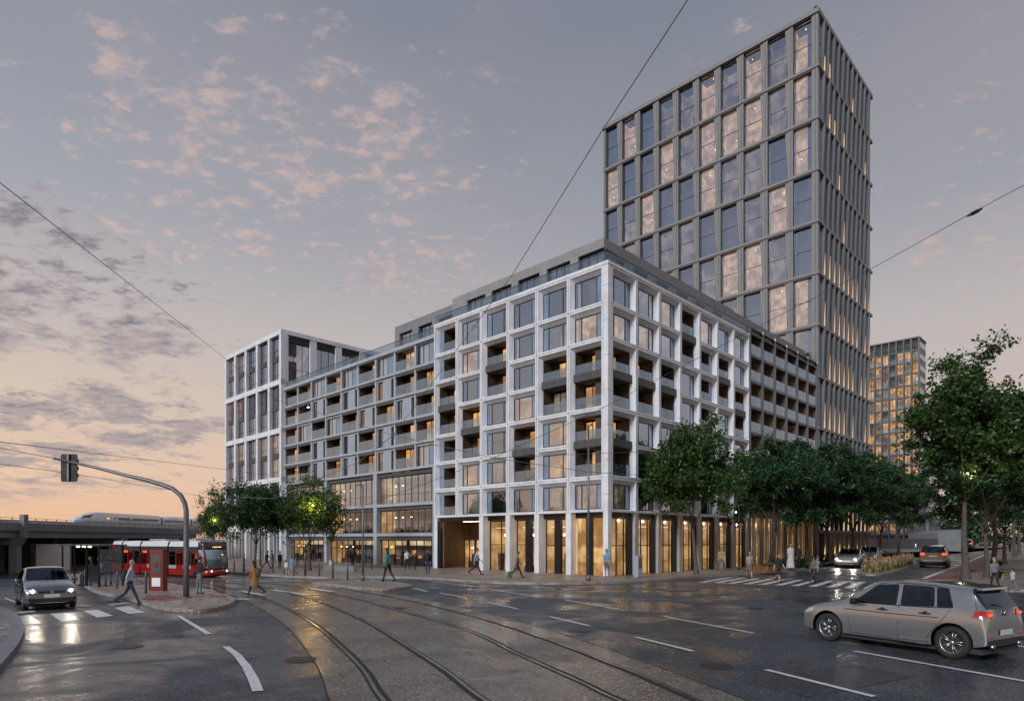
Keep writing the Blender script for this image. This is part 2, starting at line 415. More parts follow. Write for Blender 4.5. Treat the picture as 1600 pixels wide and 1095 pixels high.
A = building('corner_apartment_building', 0, 0, 'white gridded apartment block with a sharp corner, lit shops at street level')
def a_cell(face, x, w, row, kind, lit, rnd):
    """row 1 is the top storey; kind: W window, w window flipped, B balcony pair (two storeys), b small balcony with blue leaf, D dark balcony"""
    z = Z0 + PITCH * (7 - row)
    hh = PITCH if row > 1 else PITCH + .2
    si, ti, bi = .27, .36, .22
    if kind == 'B':
        z -= PITCH; H = hh + PITCH; mz = PITCH - .17
        M = face @ T(x, 0, z)
        inst('frame_panel', frame_mesh(w, H, si=si, ti=.32, bi=.2, mid=(mz, mz + .5)), A, M)
        ow = w - 2 * si
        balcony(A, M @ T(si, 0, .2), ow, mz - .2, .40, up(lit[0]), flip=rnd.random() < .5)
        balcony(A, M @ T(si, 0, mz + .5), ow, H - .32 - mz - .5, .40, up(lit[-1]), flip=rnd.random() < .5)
        return
    M = face @ T(x, 0, z); ow = w - 2 * si; oh = hh - ti - bi
    inst('frame_panel', frame_mesh(w, hh), A, M)
    Mi = M @ T(si, 0, bi)
    if kind == 'W': win(A, Mi, ow, oh, .38, (.5, ow - .5), (0, .5), lit, curtain=(ow - .5, ow - .1) if rnd.random() < .5 else False)
    elif kind == 'w': win(A, Mi, ow, oh, .38, (.52, ow - .5), (ow - .5, ow), lit, curtain=(.06, .45) if rnd.random() < .6 else False)
    elif kind == 'b': balcony(A, Mi, ow, oh, .38, lit, panel=(0, .55))
    elif kind == 'D': balcony(A, Mi, ow, oh, .38, lit, panel=(ow - .45, ow))
rnd = random.Random(3)
d, s, a_, w_ = 'room_dim', 'lit_soft', 'lit_amber', 'lit_warm'
def up(lt): return {'room_dim': 'lit_soft', 'lit_soft': 'lit_amber', 'lit_amber': 'lit_warm'}.get(lt, lt)
left = [  # bay 0 beside the corner; entries (row, kind, lit)
    [(1, 'w', d), (2, 'w', w_), (3, 'B', (w_, w_)), (5, 'B', (a_, s)), (7, 'w', s)],
    [(1, 'W', d), (2, 'W', s), (3, 'B', (d, a_)), (5, 'W', w_), (6, 'W', w_), (7, 'W', s)],
    [(1, 'w', d), (2, 'w', d), (3, 'w', d), (4, 'w', w_), (5, 'B', (d, s)), (7, 'w', d)],
    [(1, 'W', d), (2, 'B', (a_, s)), (4, 'W', d), (5, 'W', d), (6, 'W', s), (7, 'W', d)],
    [(1, 'w', s), (2, 'w', w_), (3, 'w', d), (4, 'B', (s, s)), (6, 'w', w_), (7, 'w', s)],
    [(1, 'b', a_), (2, 'b', w_), (3, 'B', (s, a_)), (5, 'b', s), (6, 'b', a_), (7, 'b', s)]]
right = [
    [(1, 'w', d), (2, 'w', w_), (3, 'B', (w_, w_)), (5, 'B', (s, a_)), (7, 'w', s)],
    [(1, 'W', s), (2, 'W', w_), (3, 'B', (s, a_)), (5, 'W', d), (6, 'W', d), (7, 'W', d)],
    [(1, 'w', w_), (2, 'w', s), (3, 'B', (d, d)), (5, 'w', d), (6, 'w', d), (7, 'w', d)],
    [(1, 'B', (d, d)), (3, 'W', d), (4, 'W', d), (5, 'W', s), (6, 'W', d), (7, 'W', s)],
    [(1, 'w', w_), (2, 'D', d), (3, 'D', d), (4, 'D', d), (5, 'w', d), (6, 'w', s), (7, 'w', d)],
    [(1, 'w', d), (2, 'B', (s, d)), (4, 'w', d), (5, 'w', d), (6, 'w', d), (7, 'w', s)],
    [(1, 'w', s), (2, 'w', d), (3, 'B', (d, s)), (5, 'w', s), (6, 'w', d), (7, 'w', s)]]
BW_L = (17.06 - .38) / 6; BW_R = (19.84 - .38) / 7
for i, col in enumerate(left):
    for row, k, lt in col: a_cell(FL, -.38 - BW_L * (i + 1), BW_L, row, k, lt, rnd)
for i, col in enumerate(right):
    for row, k, lt in col: a_cell(FR, .38 + BW_R * i, BW_R, row, k, lt, rnd)
TOPA = Z0 + PITCH * 7 + .2            # 19.34
b = MB()                              # corner pier of stacked precast lengths
b.box(-.38, .0, 0, .38, 0, TOPA)
one('corner_pier', b, 'precast', A)
for k in range(1, 8):
    b = MB(); zz = Z0 + PITCH * (k - .5); b.box(-.383, .006, -.006, .383, zz, zz + .016)
    one('pier_joint', b, 'dark_panel', A)
b = MB(); b.box(-17.06, .04, -.04, .5, TOPA + .001, TOPA + .19); b.box(-.5, .04, .5, 19.84, TOPA + .001, TOPA + .19); one('coping', b, 'precast', A)
b = MB()
b.box(-17.0, -2.2, 2.2, 18, 4.2, 19.2); b.box(-16.9, -.5, .5, 19.7, TOPA - .2, TOPA - .02); b.box(-17.0, -2.2, 18, 19.8, 4.2, 19.2)
b.box(-17.06, -16.99, .05, 3, 0, TOPA); b.box(-3, -.05, 19.76, 19.83, 0, TOPA)
one('block_core', b, 'precast_grey', A)
# ground floor piers and shop glazing
def pier(x, face, z1=Z0, w=.42, mat='precast', root=A, y1=.7, y0=0.):
    def f():
        b = MB(); b.box(-w / 2, w / 2, y0, y1, 0, z1); return b.mesh('pier', [mat])
    return inst('pier', cached(('pier', z1, w, mat, y1, y0), f), root, face @ T(x, 0, 0))
for i in range(1, 7):
    if i != 5: pier(-.38 - BW_L * i + (.21 if i == 6 else 0), FL, Z0 - .002)
for i in range(1, 8): pier(.38 + BW_R * i - (.21 if i == 7 else 0), FR, Z0 - .002, mat='stone_pier', y1=.45)
def shop(root, M, w, h, y, nx, zt, lit='lit_shop', depth=2.4, ceil=True, gm='glass_shop', fm='black_metal', seed=0, t=.05):
    f = inst('shop_window', bars_mesh(w, h, [w * k / nx for k in range(1, nx)], zt, y, y + .08, t, fm, 'shop_window'), root, M)
    xs = [w * k / nx for k in range(nx + 1)]; zs = [0] + list(zt) + [h]
    for a, b_ in zip(xs, xs[1:]):
        for c, e in zip(zs, zs[1:]): inst('pane', pane_mesh(a, b_, c, e, y + .04, gm), f)
    def fr():
        b = MB(); y0 = y + .09
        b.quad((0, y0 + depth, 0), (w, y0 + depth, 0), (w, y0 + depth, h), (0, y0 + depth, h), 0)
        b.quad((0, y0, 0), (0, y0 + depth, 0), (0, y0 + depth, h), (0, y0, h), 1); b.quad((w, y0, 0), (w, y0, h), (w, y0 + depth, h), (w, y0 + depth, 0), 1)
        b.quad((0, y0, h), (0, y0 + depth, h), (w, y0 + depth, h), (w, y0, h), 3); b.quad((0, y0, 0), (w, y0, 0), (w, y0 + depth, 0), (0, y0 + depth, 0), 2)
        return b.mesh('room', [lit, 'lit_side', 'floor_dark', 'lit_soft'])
    inst('room', cached(('shoproom', w, h, depth, y, lit), fr), f)
    q = MB(); x = 0.02; rr = random.Random(seed + 7)
    while x < w - .2:
        ww = rr.uniform(.4, 1.1); q.box(x, min(w - .02, x + ww - .03), y + depth - .45, y + depth - .05, .01, h * rr.choice([.18, .26, .30, .36])); x += ww + (rr.random() < .3) * .3
    one('rear_counter', q, 'floor_dark', f)
    r = random.Random(seed); b = MB()
    x = .15
    while x < w - .5:            # counters, tables, shelves and a stair seen against the lit rear wall
        ww = r.uniform(.3, .8); hh = r.choice([.45, .6, .75, .95, 1.3]) * min(1, h / 3)
        yy = y + r.uniform(.5, depth - .5); b.box(x, min(x + ww, w - .1), yy, yy + .3, .01, hh); x += ww + r.uniform(.1, .6)
    b.box(w * .3, w * .34, y + depth * .6, y + depth * .6 + .1, .0, h - .02)
    one('furnishings', b, 'balcony_wall', f)
    b = MB(); b.box(.1, w - .1, y + depth - .12, y + depth - .06, h * .80, h - .03)
    if h > 3: b.box(.1, w - .1, y + .5, y + depth - .13, h * .86, h * .87)
    one('ceiling_glow_band', b, 'ceiling_glow' if h > 3 else 'lit_office', f)  # glowing sheets stand in for the brightly lit ceiling
    x = .2 + r.uniform(0, .3)
    while x < w - .6:
        ww = r.uniform(.35, .9); hh = h * r.uniform(.3, .62); yy = y + depth - .3
        if r.random() < .75: b = MB(); b.box(x, min(x + ww, w - .15), yy, yy + .12, .02, hh); one('shelving', b, r.choice(['wood_lining', 'lit_amber', 'balcony_wall']), f)  # amber pieces glow by themselves, imitating brighter stretches of lit rear wall
        x += ww + r.uniform(.1, .5)
    for k in range(max(1, int(w / 1.1)) if h > 3 else r.choice([1, 2, 3])):
        xx = w * (k + .5) / max(1, int(w / 1.1)) + r.uniform(-.1, .1); b = MB(); b.box(xx - .05, xx + .05, y + depth * .45, y + depth * .45 + .1, h * .70, h * .74); one('pendant_lamp', b, 'lamp_warm', f)
    return f
b = MB()
for face, x0, x1 in (('L', -17.06, -.38), ('R', .38, 19.84)):
    if face == 'L': b.box(x0, x1, .5, .95, Z0 - .32, Z0 - .004)
    else: b.box(-.8, -.3, x0 + .2, x1, Z0 - .32, Z0 - .004)
one('shop_lintel', b, 'black_metal', A)
for i in range(4):
    x = -.38 - BW_L * (i + 1) + .21
    shop(A, FL @ T(x, 0, .05), BW_L - .42, Z0 - .4, .72, 2 if i else 3, (1.95,), 'lit_shop', seed=i)
    if i < 3:
        b = MB(); b.box(x + .9 + .1 * i, x + 1.4 + .1 * i, .45, .71, 0, Z0 - .3); one('blade_column', b, 'black_metal', A)
for i in range(7):
    x = .38 + BW_R * i + .21
    shop(A, FR @ T(x, 0, .05), BW_R - .42, Z0 - .4, .34, 3, (1.95,), 'lit_shop', seed=20 + i)
    b = MB(); b.box(x + BW_R - .42 - .62, x + BW_R - .46, .2, .33, 0, Z0 - .3); one('blade_column', b, 'black_metal', A, FR)
# entrance portal across the two left bays
xa, xb = -17.06 + .42, -.38 - BW_L * 4 - .21
b = MB(); w = xb - xa
b.quad((xa, 3.4, 0), (xb, 3.4, 0), (xb, 3.4, Z0), (xa, 3.4, Z0)); b.box(xa - .1, xa, .3, 3.4, 0, Z0); b.box(xb, xb + .1, .3, 3.4, 0, Z0); b.box(xa, xb, .12, 3.4, Z0 - .28, Z0 - .01)
one('entrance_recess', b, 'wood_lining', A)
b = MB(); b.box(xa, xa + .35, .02, .3, 0, Z0 - .28); b.box(xa + .35, xb, .02, .12, Z0 - .34, Z0 - .01); one('portal_frame', b, 'black_metal', A)
shop(A, T(xa + .6, 0, .05), 2.5, 2.3, 2.3, 4, (), 'lit_shop', depth=.9, seed=55)
shop(A, T(xa + 3.5, 0, .05), w - 3.7, 2.3, 2.3, 2, (), 'lit_amber', depth=.9, seed=56)
b = MB(); b.box(xa + 1.4, xb - .1, 1.5, 1.58, Z0 - .32, Z0 - .285); one('ceiling_light', b, 'lamp_warm', A)
for (x, y) in [(-17.06 + 2.2, 1.6), (-17.06 + 4.2, 1.6), (-9.5, 1.3), (-6.6, 1.3), (-3.8, 1.3), (-1.2, 1.3)]:
    p = bloc(x, .35 if x > -11 else y); l = bpy.data.lights.new('soffit_light', 'POINT'); l.energy = 15; l.color = (1, .72, .42); l.shadow_soft_size = .12
    o = bpy.data.objects.new('soffit_light', l); COL.objects.link(o); o.location = (p.x, p.y, Z0 - .5)
for k in range(9):
    p = bloc(-.3 if k < 7 else .1, 1.8 + 2.78 * k); l = bpy.data.lights.new('soffit_light', 'POINT'); l.energy = 14; l.color = (1, .66, .36); l.shadow_soft_size = .12
    o = bpy.data.objects.new('soffit_light', l); COL.objects.link(o); o.location = (p.x, p.y, Z0 - .5)

# set-back top storey, shared by the block and its wings
P = A
def wall_with_openings(root, face, x0, x1, y, z0, z1, zo, ops, mat, th=.3, lit='room_dim', name='penthouse_wall'):
    b = MB(); x = x0
    for (a, c) in ops:
        b.box(x, a, y, y + th, z0, zo); x = c
    b.box(x, x1, y, y + th, z0, zo); b.box(x0, x1, y, y + th, zo, z1)
    one(name, b, mat, root, face)
    for k, (a, c) in enumerate(ops):
        ww = c - a
        win(root, face @ T(a, 0, z0 + .02), ww, zo - z0 - .04, y + .22, (ww * .33, ww * .66), None, lit if k % 3 else 'lit_soft', depth=1.2)
ZP = TOPA + .0
pbr('penthouse_grey', (.27, .265, .26), .7, var=.16, scale=1.2, streak=.5)
ops = [(-3.3 - 2.78 * k, -3.3 - 2.78 * k + 2.1) for k in range(5)][::-1]
wall_with_openings(P, FL, -16.2, -1.2, 1.2, ZP, 21.72, 21.1, ops, 'penthouse_grey')
ops = [(1.9 + 2.78 * k, 1.9 + 2.78 * k + 1.7) for k in range(6)]
wall_with_openings(P, FR, 1.52, 19.6, 1.2, ZP, 21.7, 20.85, ops, 'precast_grey')
b = MB(); b.box(-16.2, -1.21, 1.51, 19.6, 21.5, 21.68); one('penthouse_roof', b, 'precast_grey', A)
def rail_panels(root, face, x0, x1, y, z0, h, step=1.4):
    n = max(1, round((x1 - x0) / step)); w = (x1 - x0) / n
    def f():
        b = MB(); b.box(.01, w - .01, 0, .016, 0, h); return b.mesh('glass_panel', ['glass_roof'])
    me = cached(('rp', round(w, 3), h), f)
    for k in range(n): inst('glass_panel', me, root, face @ T(x0 + w * k, y, z0))
    b = MB(); b.box(x0, x1, y - .012, y + .028, z0 + h, z0 + h + .03); one('handrail', b, 'black_metal', root, face)
rail_panels(A, FL, -17.0, -.12, .12, TOPA + .19, .62)
rail_panels(A, FR, .12, 19.8, .12, TOPA + .19, .62)

# ---------------------------------------------------------------- grey middle wing
Bx0, Bx1 = -43.6, -17.07
B = building('terraced_apartment_wing', -17.07, 0, 'long grey apartment wing of staggered balconies and narrow windows over lit double-height shop glazing')
OB = T(17.07, .35, 0)                     # child frame: block coordinates, face set back a little
bw = (Bx1 - Bx0) / 9
rows = [  # from the left end of the wing; B balcony, W wide window, n two narrow windows; capitals with + are lit
    ['B', 'B', 'W', 'B', 'W', 'B', 'W', 'B+', 'W'],
    ['B', 'B+', 'n', 'B', 'n', 'B', 'n', 'B', 'B'],
    ['B+', 'W', 'B', 'W', 'B', 'n+', 'B+', 'n', 'B+'],
    ['B+', 'B+', 'n', 'B+', 'n', 'B', 'n', 'B', 'B+'],
    ['B', 'B', 'n', 'B', 'n', 'B', 'n+', 'B', 'W']]
ZB = [16.75, 14.65, 12.55, 10.45, 8.35]
rnd = random.Random(11)
for r, (z, row) in enumerate(zip(ZB, rows)):
    h = 2.1 - .2
    b = MB(); b.box(Bx0, Bx1 - .02, -.08, .5, z - .1, z + .1); one('slab_edge', b, 'precast_mid', B, OB)
    for i, c in enumerate(row):
        x = Bx0 + bw * i; M = OB @ T(x, 0, z + .1)
        b = MB(); pw = .24; out = -.14 if (i + r) % 2 else 0
        def fp():
            q = MB(); q.box(-.12, .12, 0, .95, .001, h - .001); return q.mesh('fin_wall', ['precast_mid'])
        inst('fin_wall', cached('finB', fp), B, M)
        ow = bw - .24; Mi = M @ T(.12, 0, 0)
        if c[0] == 'B':
            lt = 'lit_warm' if '+' in c else rnd.choice(['lit_amber', 'lit_warm', 'lit_soft', 'lit_amber'])
            def fs():
                q = MB(); q.box(0, ow, -.05, .1, h - .28, h - .02); return q.mesh('soffit_beam', ['dark_panel'])
            inst('soffit_beam', cached('sofB', fs), B, Mi)
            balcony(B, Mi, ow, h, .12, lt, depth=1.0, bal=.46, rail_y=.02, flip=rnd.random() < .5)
            if r == 1 and i == 1:
                q = MB(); q.box(1.0, 1.2, .5, .65, h - .34, h - .3); one('ceiling_light', q, 'lamp_white', B, Mi)
        elif c[0] == 'W':
            def fh():
                q = MB(); q.box(0, ow, .1, .3, h - .22, h); return q.mesh('lintel_panel', ['grey_panel'])
            inst('lintel_panel', cached('lpB', fh), B, Mi)
            win(B, Mi, ow, h - .22, .2, (ow * .28, ow * .56), (0, .01) if 0 else (ow * .56, ow), rnd.choice(['lit_soft', 'room_dim', 'lit_amber']), curtain=(.1, ow * .5))
        else:
            lt = 'lit_warm' if '+' in c else rnd.choice(['lit_soft', 'room_dim', 'lit_amber'])
            def fn():
                q = MB(); 
                q.box(0, .12, .1, .34, 0, h); q.box(.12 + .85, ow - .55, .1, .34, 0, h); q.box(ow - .1, ow, .1, .34, 0, h)
                q.box(.12, .97, .1, .34, h - .2, h); q.box(ow - .55, ow - .1, .1, .34, h - .2, h)
                return q.mesh('wall_panel', ['grey_panel'])
            inst('wall_panel', cached('wpB', fn), B, Mi)
            win(B, Mi @ T(.12, 0, 0), .85, h - .2, .24, (.4,), None, lt)
            win(B, Mi @ T(ow - .55, 0, 0), .45, h - .2, .24, (), None, lt)
b = MB(); b.box(Bx0, Bx1 - .02, -.1, .6, 18.65, 18.95); one('roof_edge', b, 'precast_mid', B, OB)
b = MB(); b.box(Bx0 + .1, Bx1 - .1, 2.0, 14, .1, 18.6); b.box(Bx0, Bx1 - .02, .6, 16, 18.6, 18.8); one('wing_core', b, 'precast_grey', B, OB)
rail_panels(B, OB, Bx0 + .05, Bx1 - .05, .1, 18.95, .62)
# three tall bays of glazing below
gw = (Bx1 - Bx0) / 3
for (z0, z1) in ((5.3, 8.25), (2.72, 5.3), (0, 2.72)):
    b = MB()
    if z0 > 0: b.box(Bx0, Bx1 - .02, -.04, .5, z0 - .06, z0 + .2)
    if z0 > 0: one('floor_band', b, 'precast_mid', B, OB)
    for i in range(3):
        x = Bx0 + gw * i
        M = OB @ T(x + .28, 0, z0 + (.2 if z0 else .05)); H = z1 - z0 - (.28 if z0 else .15)
        if z0 > 0:
            q = MB(); q.box(0, gw - .56, .14, .6, H - .3, H); one('spandrel', q, 'dark_panel', B, M)
            n = 9
            shop(B, M, gw - .56, H - .31, .35, n, (.78,), 'lit_office', depth=2.6, gm='glass_win' if z0 > 5 else 'glass_shop', seed=int(z0 * 10) + i, fm='slate_metal')
        else:
            q = MB(); q.box(0, gw - .56, .14, .5, H - .3, H); one('spandrel', q, 'dark_panel', B, M)
            shop(B, M, gw - .56, H - .31, .45, 8, (1.5,), 'lit_shop', depth=1.6, seed=90 + i)
for i in range(4):
    x = Bx0 + gw * i; q = MB(); q.box(-.26, .26, -.06, .9, 0, 8.24); one('pilaster', q, 'precast_mid', B, OB @ T(x + (.26 if i == 0 else -.28 if i == 3 else 0), 0, 0))
# penthouse over the wing, one step lower
wx = -24.2
ops = [(wx + .7 + 2.75 * k, wx + .7 + 2.75 * k + 1.85) for k in range(3)]
wall_with_openings(B, T(17.07, 0, 0), wx, -16.22, 1.25, 18.96, 21.3, 20.55, ops, 'precast_grey')
b = MB(); b.box(wx, -16.22, 1.56, 14, 21.1, 21.29); b.box(wx, wx + .3, 1.56, 14, 18.96, 21.1); one('penthouse_roof', b, 'precast_grey', B, T(17.07, 0, 0))

# ---------------------------------------------------------------- end block on the left
Cx0, Cx1 = -59.1, -43.62
Cb = building('end_office_block', Cx1, 0, 'pale grey framed office block at the far left end, tallest of the low row')
OC = T(-Cx1, -.05, 0); cw = (Cx1 - Cx0) / 5; ZC = [19.65, 14.3, 8.95, 3.6]
rnd = random.Random(5)
def c_bays(face, x0, n, cw, top=25.2):
    for k in range(n + 1):
        x = x0 + cw * k; q = MB(); 
        xx0, xx1 = (x - .24, x + .24) if 0 < k < n else ((x, x + .45) if k == 0 else (x - .45, x))
        q.box(xx0, xx1, 0, .6, 0, top); one('pier', q, 'precast', Cb, face)
for j, z in enumerate(ZC):
    q = MB(); q.box(Cx0, Cx1, -.02, .5, z - .28, z + .28); one('floor_band', q, 'precast', Cb, OC)
q = MB(); q.box(Cx0, Cx1, -.03, .62, 24.85, 25.35); q.box(Cx1 - .62, Cx1 + .03, .62, 16.8, 24.9, 25.35); one('roof_band', q, 'precast', Cb, OC)
c_bays(OC, Cx0, 5, cw, 24.85)
tops = [24.85, 19.37, 14.02, 8.67]
for j, z in enumerate(ZC):
    z0 = z + .28; H = tops[j] - z0
    for k in range(5):
        x = Cx0 + cw * k + .3; ww = cw - .6; M = OC @ T(x, 0, z0)
        for lev in range(2):
            hh = H / 2 - .28
            lt = rnd.choice(['room_dim', 'room_dim', 'lit_soft', 'lit_amber' if j > 0 else 'room_dim', 'lit_warm' if j > 1 else 'lit_soft'])
            win(Cb, M @ T(0, 0, lev * (H / 2 + .28)), ww, hh, .35, (ww * .42, ww * .66, ww * .84), None, lt, trans=(hh * .32,))
        q = MB(); q.box(0, ww, .3, .42, H / 2 - .28, H / 2 + .28); q.box(ww * .42, ww * .66, .27, .3, H / 2 - .1, H - .2 if j % 2 else H / 2 + .28); one('spandrel', q, 'dark_panel', Cb, M)
for k in range(5):
    x = Cx0 + cw * k + .3; ww = cw - .6
    shop(Cb, OC @ T(x, 0, .05), ww, 3.2, .8, 3, (), 'lit_amber', depth=1.6, seed=120 + k)
    for q_ in (.33, .66):
        q = MB(); q.box(x + ww * q_ - .1, x + ww * q_ + .1, .05, .5, 0, 3.3); one('ground_fin', q, 'precast_mid', Cb, OC)
# its side, seen above the wing's roof terrace
OCR = T(-Cx1, 0, 0) @ T(Cx1, 0, 0) @ FR
for k in range(5):
    x = [0, 3.4, 6.6, 9.8, 13.0][k]; q = MB(); q.box(x, x + .8, .02, .6, 18.9, 24.88); one('pier', q, 'precast', Cb, OCR)
for k in range(4):
    x = [0, 3.4, 6.6, 9.8][k] + .8; ww = [2.6, 2.4, 2.4, 2.4][k]
    q = MB(); q.box(x, x + ww, .2, .5, 24.1, 24.88); one('lintel', q, 'black_metal', Cb, OCR)
    win(Cb, OCR @ T(x, 0, 18.95), ww, 5.15, .3, (ww * .3, ww * .68), None, 'lit_soft' if k == 0 else 'room_dim', trans=(2.3,) if k != 1 else ())
b = MB(); b.box(Cx0 + .1, Cx1 - 1.9, 2.3, 16.7, .1, 24.8); b.box(Cx0, Cx1 - .6, .6, 16.8, 24.6, 24.86); b.box(Cx0, Cx0 + .1, .05, 16.8, 0, 24.86); b.box(Cx1 - 1.9, Cx1, .6, 16.8, 0, 18.9); one('block_core', b, 'precast_grey', Cb, OC)

# ---------------------------------------------------------------- dark balcony wing on the side street
D = building('balcony_wing', 0, 19.86, 'dark grey apartment wing with a regular grid of glazed balconies, between white block and tower')
OD = FR; dy0, dy1 = 0.0, 15.6; dw = 15.6 / 6
def DM(x, y, z): return FR @ T(x, y, z)
zs = [17.85, 15.68, 13.5, 11.33, 9.16, 6.99, 4.82]
rnd = random.Random(9)
for r, z in enumerate(zs):
    q = MB(); q.box(dy0, dy1, .02, .5, z - .1, z + .1); one('slab_edge', q, 'slate_metal', D, FR)
    H = (20.0 if r == 0 else zs[r - 1]) - z - .2
    for i in range(6):
        lt = rnd.choice(['lit_amber', 'lit_amber', 'lit_warm', 'lit_soft']) if (r + i) % 3 else rnd.choice(['lit_soft', 'lit_amber'])
        hb = min(H, 1.97)
        balcony(D, DM(dw * i + .1, 0, z + .1), dw - .2, hb, .1, lt, depth=1.3, bal=.44, rail_y=.06, wall='wing_wall', flip=i % 2 == 0)
        if r == 0:
            q = MB(); q.box(.1, dw - .1, .2, .35, H - .22, H - .02); one('awning_box', q, 'black_metal', D, DM(dw * i, 0, z + .1))
for i in range(7):
    q = MB(); q.box(dw * i - .09, dw * i + .09, -.06, .28, 0, 20.2); one('vertical_fin', q, 'slate_metal', D, T(0, .09 if i == 0 else -.09 if i == 6 else 0, 0) @ FR)
q = MB(); q.box(dy0, dy1, -.08, .2, 20.02, 20.2); q.box(dy0, dy1, .0, .15, 19.6, 19.72); one('pergola_beam', q, 'slate_metal', D, FR)
for i in range(6):
    q = MB(); q.box(dw * i + dw - .26, dw * i + dw - .1, -.1, -.081, 20.0, 20.22); one('fascia_light', q, 'lit_office', D, FR)
b = MB(); b.box(dy0, dy1, 1.5, 14, .1, 19.5); one('wing_core', b, 'precast_grey', D, FR)
wall_with_openings(D, FR, -.2, 15.55, 1.2, 19.5, 21.6, 20.7, [(2.0, 3.6)], 'precast_grey')
b = MB(); b.box(-.2, 15.55, 1.5, 14, 21.3, 21.58); one('penthouse_roof', b, 'precast_grey', D, FR)
for i in range(6):
    shop(D, DM(dw * i + .15, 0, .05), dw - .3, 4.2, .28, 4, (2.9,), 'lit_shop', depth=2.2, seed=200 + i)
    for q_ in (.4,):
        q = MB(); q.box(dw * (i + q_) - .10, dw * (i + q_) + .10, .0, .26, 0, 4.6); one('pier', q, 'stone_pier', D, T(0, .15, 0) @ FR)
# ---------------------------------------------------------------- the high tower
E = building('high_rise_tower', 0, 35.62, 'tall grey stone tower with paired-storey windows and twisted fins, tallest building in view', 'tower')
EZ = [56.0] + [50.25 - 5.23 * k for k in range(10)]
ebw = 26.6 / 10
rnd = random.Random(21)
def wedge(ow, H):
    def f():
        b = MB()
        b.hull8([(ow - .10, .02, .0), (ow, .02, .0), (ow, .5, .0), (ow - .10, .5, .0), (ow - .40, .02, H), (ow, .02, H), (ow, .5, H), (ow - .40, .5, H)])
        return b.mesh('fin', ['stone_fin'])
    return cached(('wedge', ow, round(H, 3)), f)
litmap = {}
for r in range(8):
    z1 = EZ[r] - (.45 if r == 0 else .14); z0 = EZ[r + 1] + .14; H = z1 - z0
    b = MB(); b.box(-26.6, .12, -.16, .5, EZ[r + 1] - .14, EZ[r + 1] + .14); b.box(-26.6, .05, -.05, .5, EZ[r + 1] - .24, EZ[r + 1] - .141)
    one('floor_band', b, 'stone_fin', E)
    for i in range(10):
        x = -26.6 + ebw * i; M = T(x, 0, z0)
        ow = ebw - .42
        Mi = M @ T(.21, 0, 0)
        q = .5 + .5 * math.sin(i * 1.7 + r * 2.3) + rnd.random()
        if (i in (5, 7, 9) and r < 1) or (i in (5, 6, 9) and r == 1) or q > 1.35: lt = 'lit_tower'
        elif q > .85: lt = 'lit_soft'  # softly glowing rooms stand in for peach sky mirrored in the panes
        else: lt = 'room_dim'
        win(E, Mi, ow - .1, H, .30, (.14, ow - .3), None, lt, trans=(H * .5,), depth=1.4, gm='glass_tower', name='window')
        inst('fin', wedge(ow, H), E, Mi)
        if lt == 'lit_tower':
            def fl():
                q = MB(); q.box(0, .055, 0, .055, 0, .055); return q.mesh('ceiling_lamp', ['lamp_warm'])
            for _ in range(1): inst('ceiling_lamp', cached('clamp', fl), E, Mi @ T(rnd.uniform(.3, 1.6), rnd.uniform(.8, 1.5), rnd.choice([H * .42, H * .93]) - rnd.uniform(0, .3)))
for i in range(11):
    x = -26.6 + ebw * i; b = MB(); xx = (x, x + .3) if i == 0 else (x - .40, x) if i == 10 else (x - .21, x + .21)
    b.box(xx[0], xx[1], -.04, .6, 10, 55.6); one('pier', b, 'stone_fin', E)
    b = MB(); b.box((xx[0] + xx[1]) / 2 - .02, (xx[0] + xx[1]) / 2 + .02, -.055, -.038, 10, 55.6); one('pier_joint', b, 'dark_panel', E)
b = MB(); b.box(-26.75, .16, -.2, .6, 55.56, 56.0); b.box(-.6, .16, .601, 18.05, 55.56, 56.0); one('cornice', b, 'stone_fin', E)
b = MB(); b.box(-26.5, -1.2, 2.2, 17.8, 15, 55.3); b.box(-26.55, -.3, .5, 17.85, 55.3, 55.54); b.box(-26.6, -26.5, .1, 17.9, 12, 55.5); b.box(-1.2, -.55, .6, 17.8, .1, 55.3)
one('tower_core', b, 'dark_panel', E)
b = MB(); b.tube([(-.3, .3, 56), (-.3, .3, 56.5)], .03); b.box(-.45, -.15, .2, .4, 56.3, 56.5); b.tube([(-.5, .3, 56), (-.5, .3, 56.35)], .05); one('roof_mast', b, 'black_metal', E)
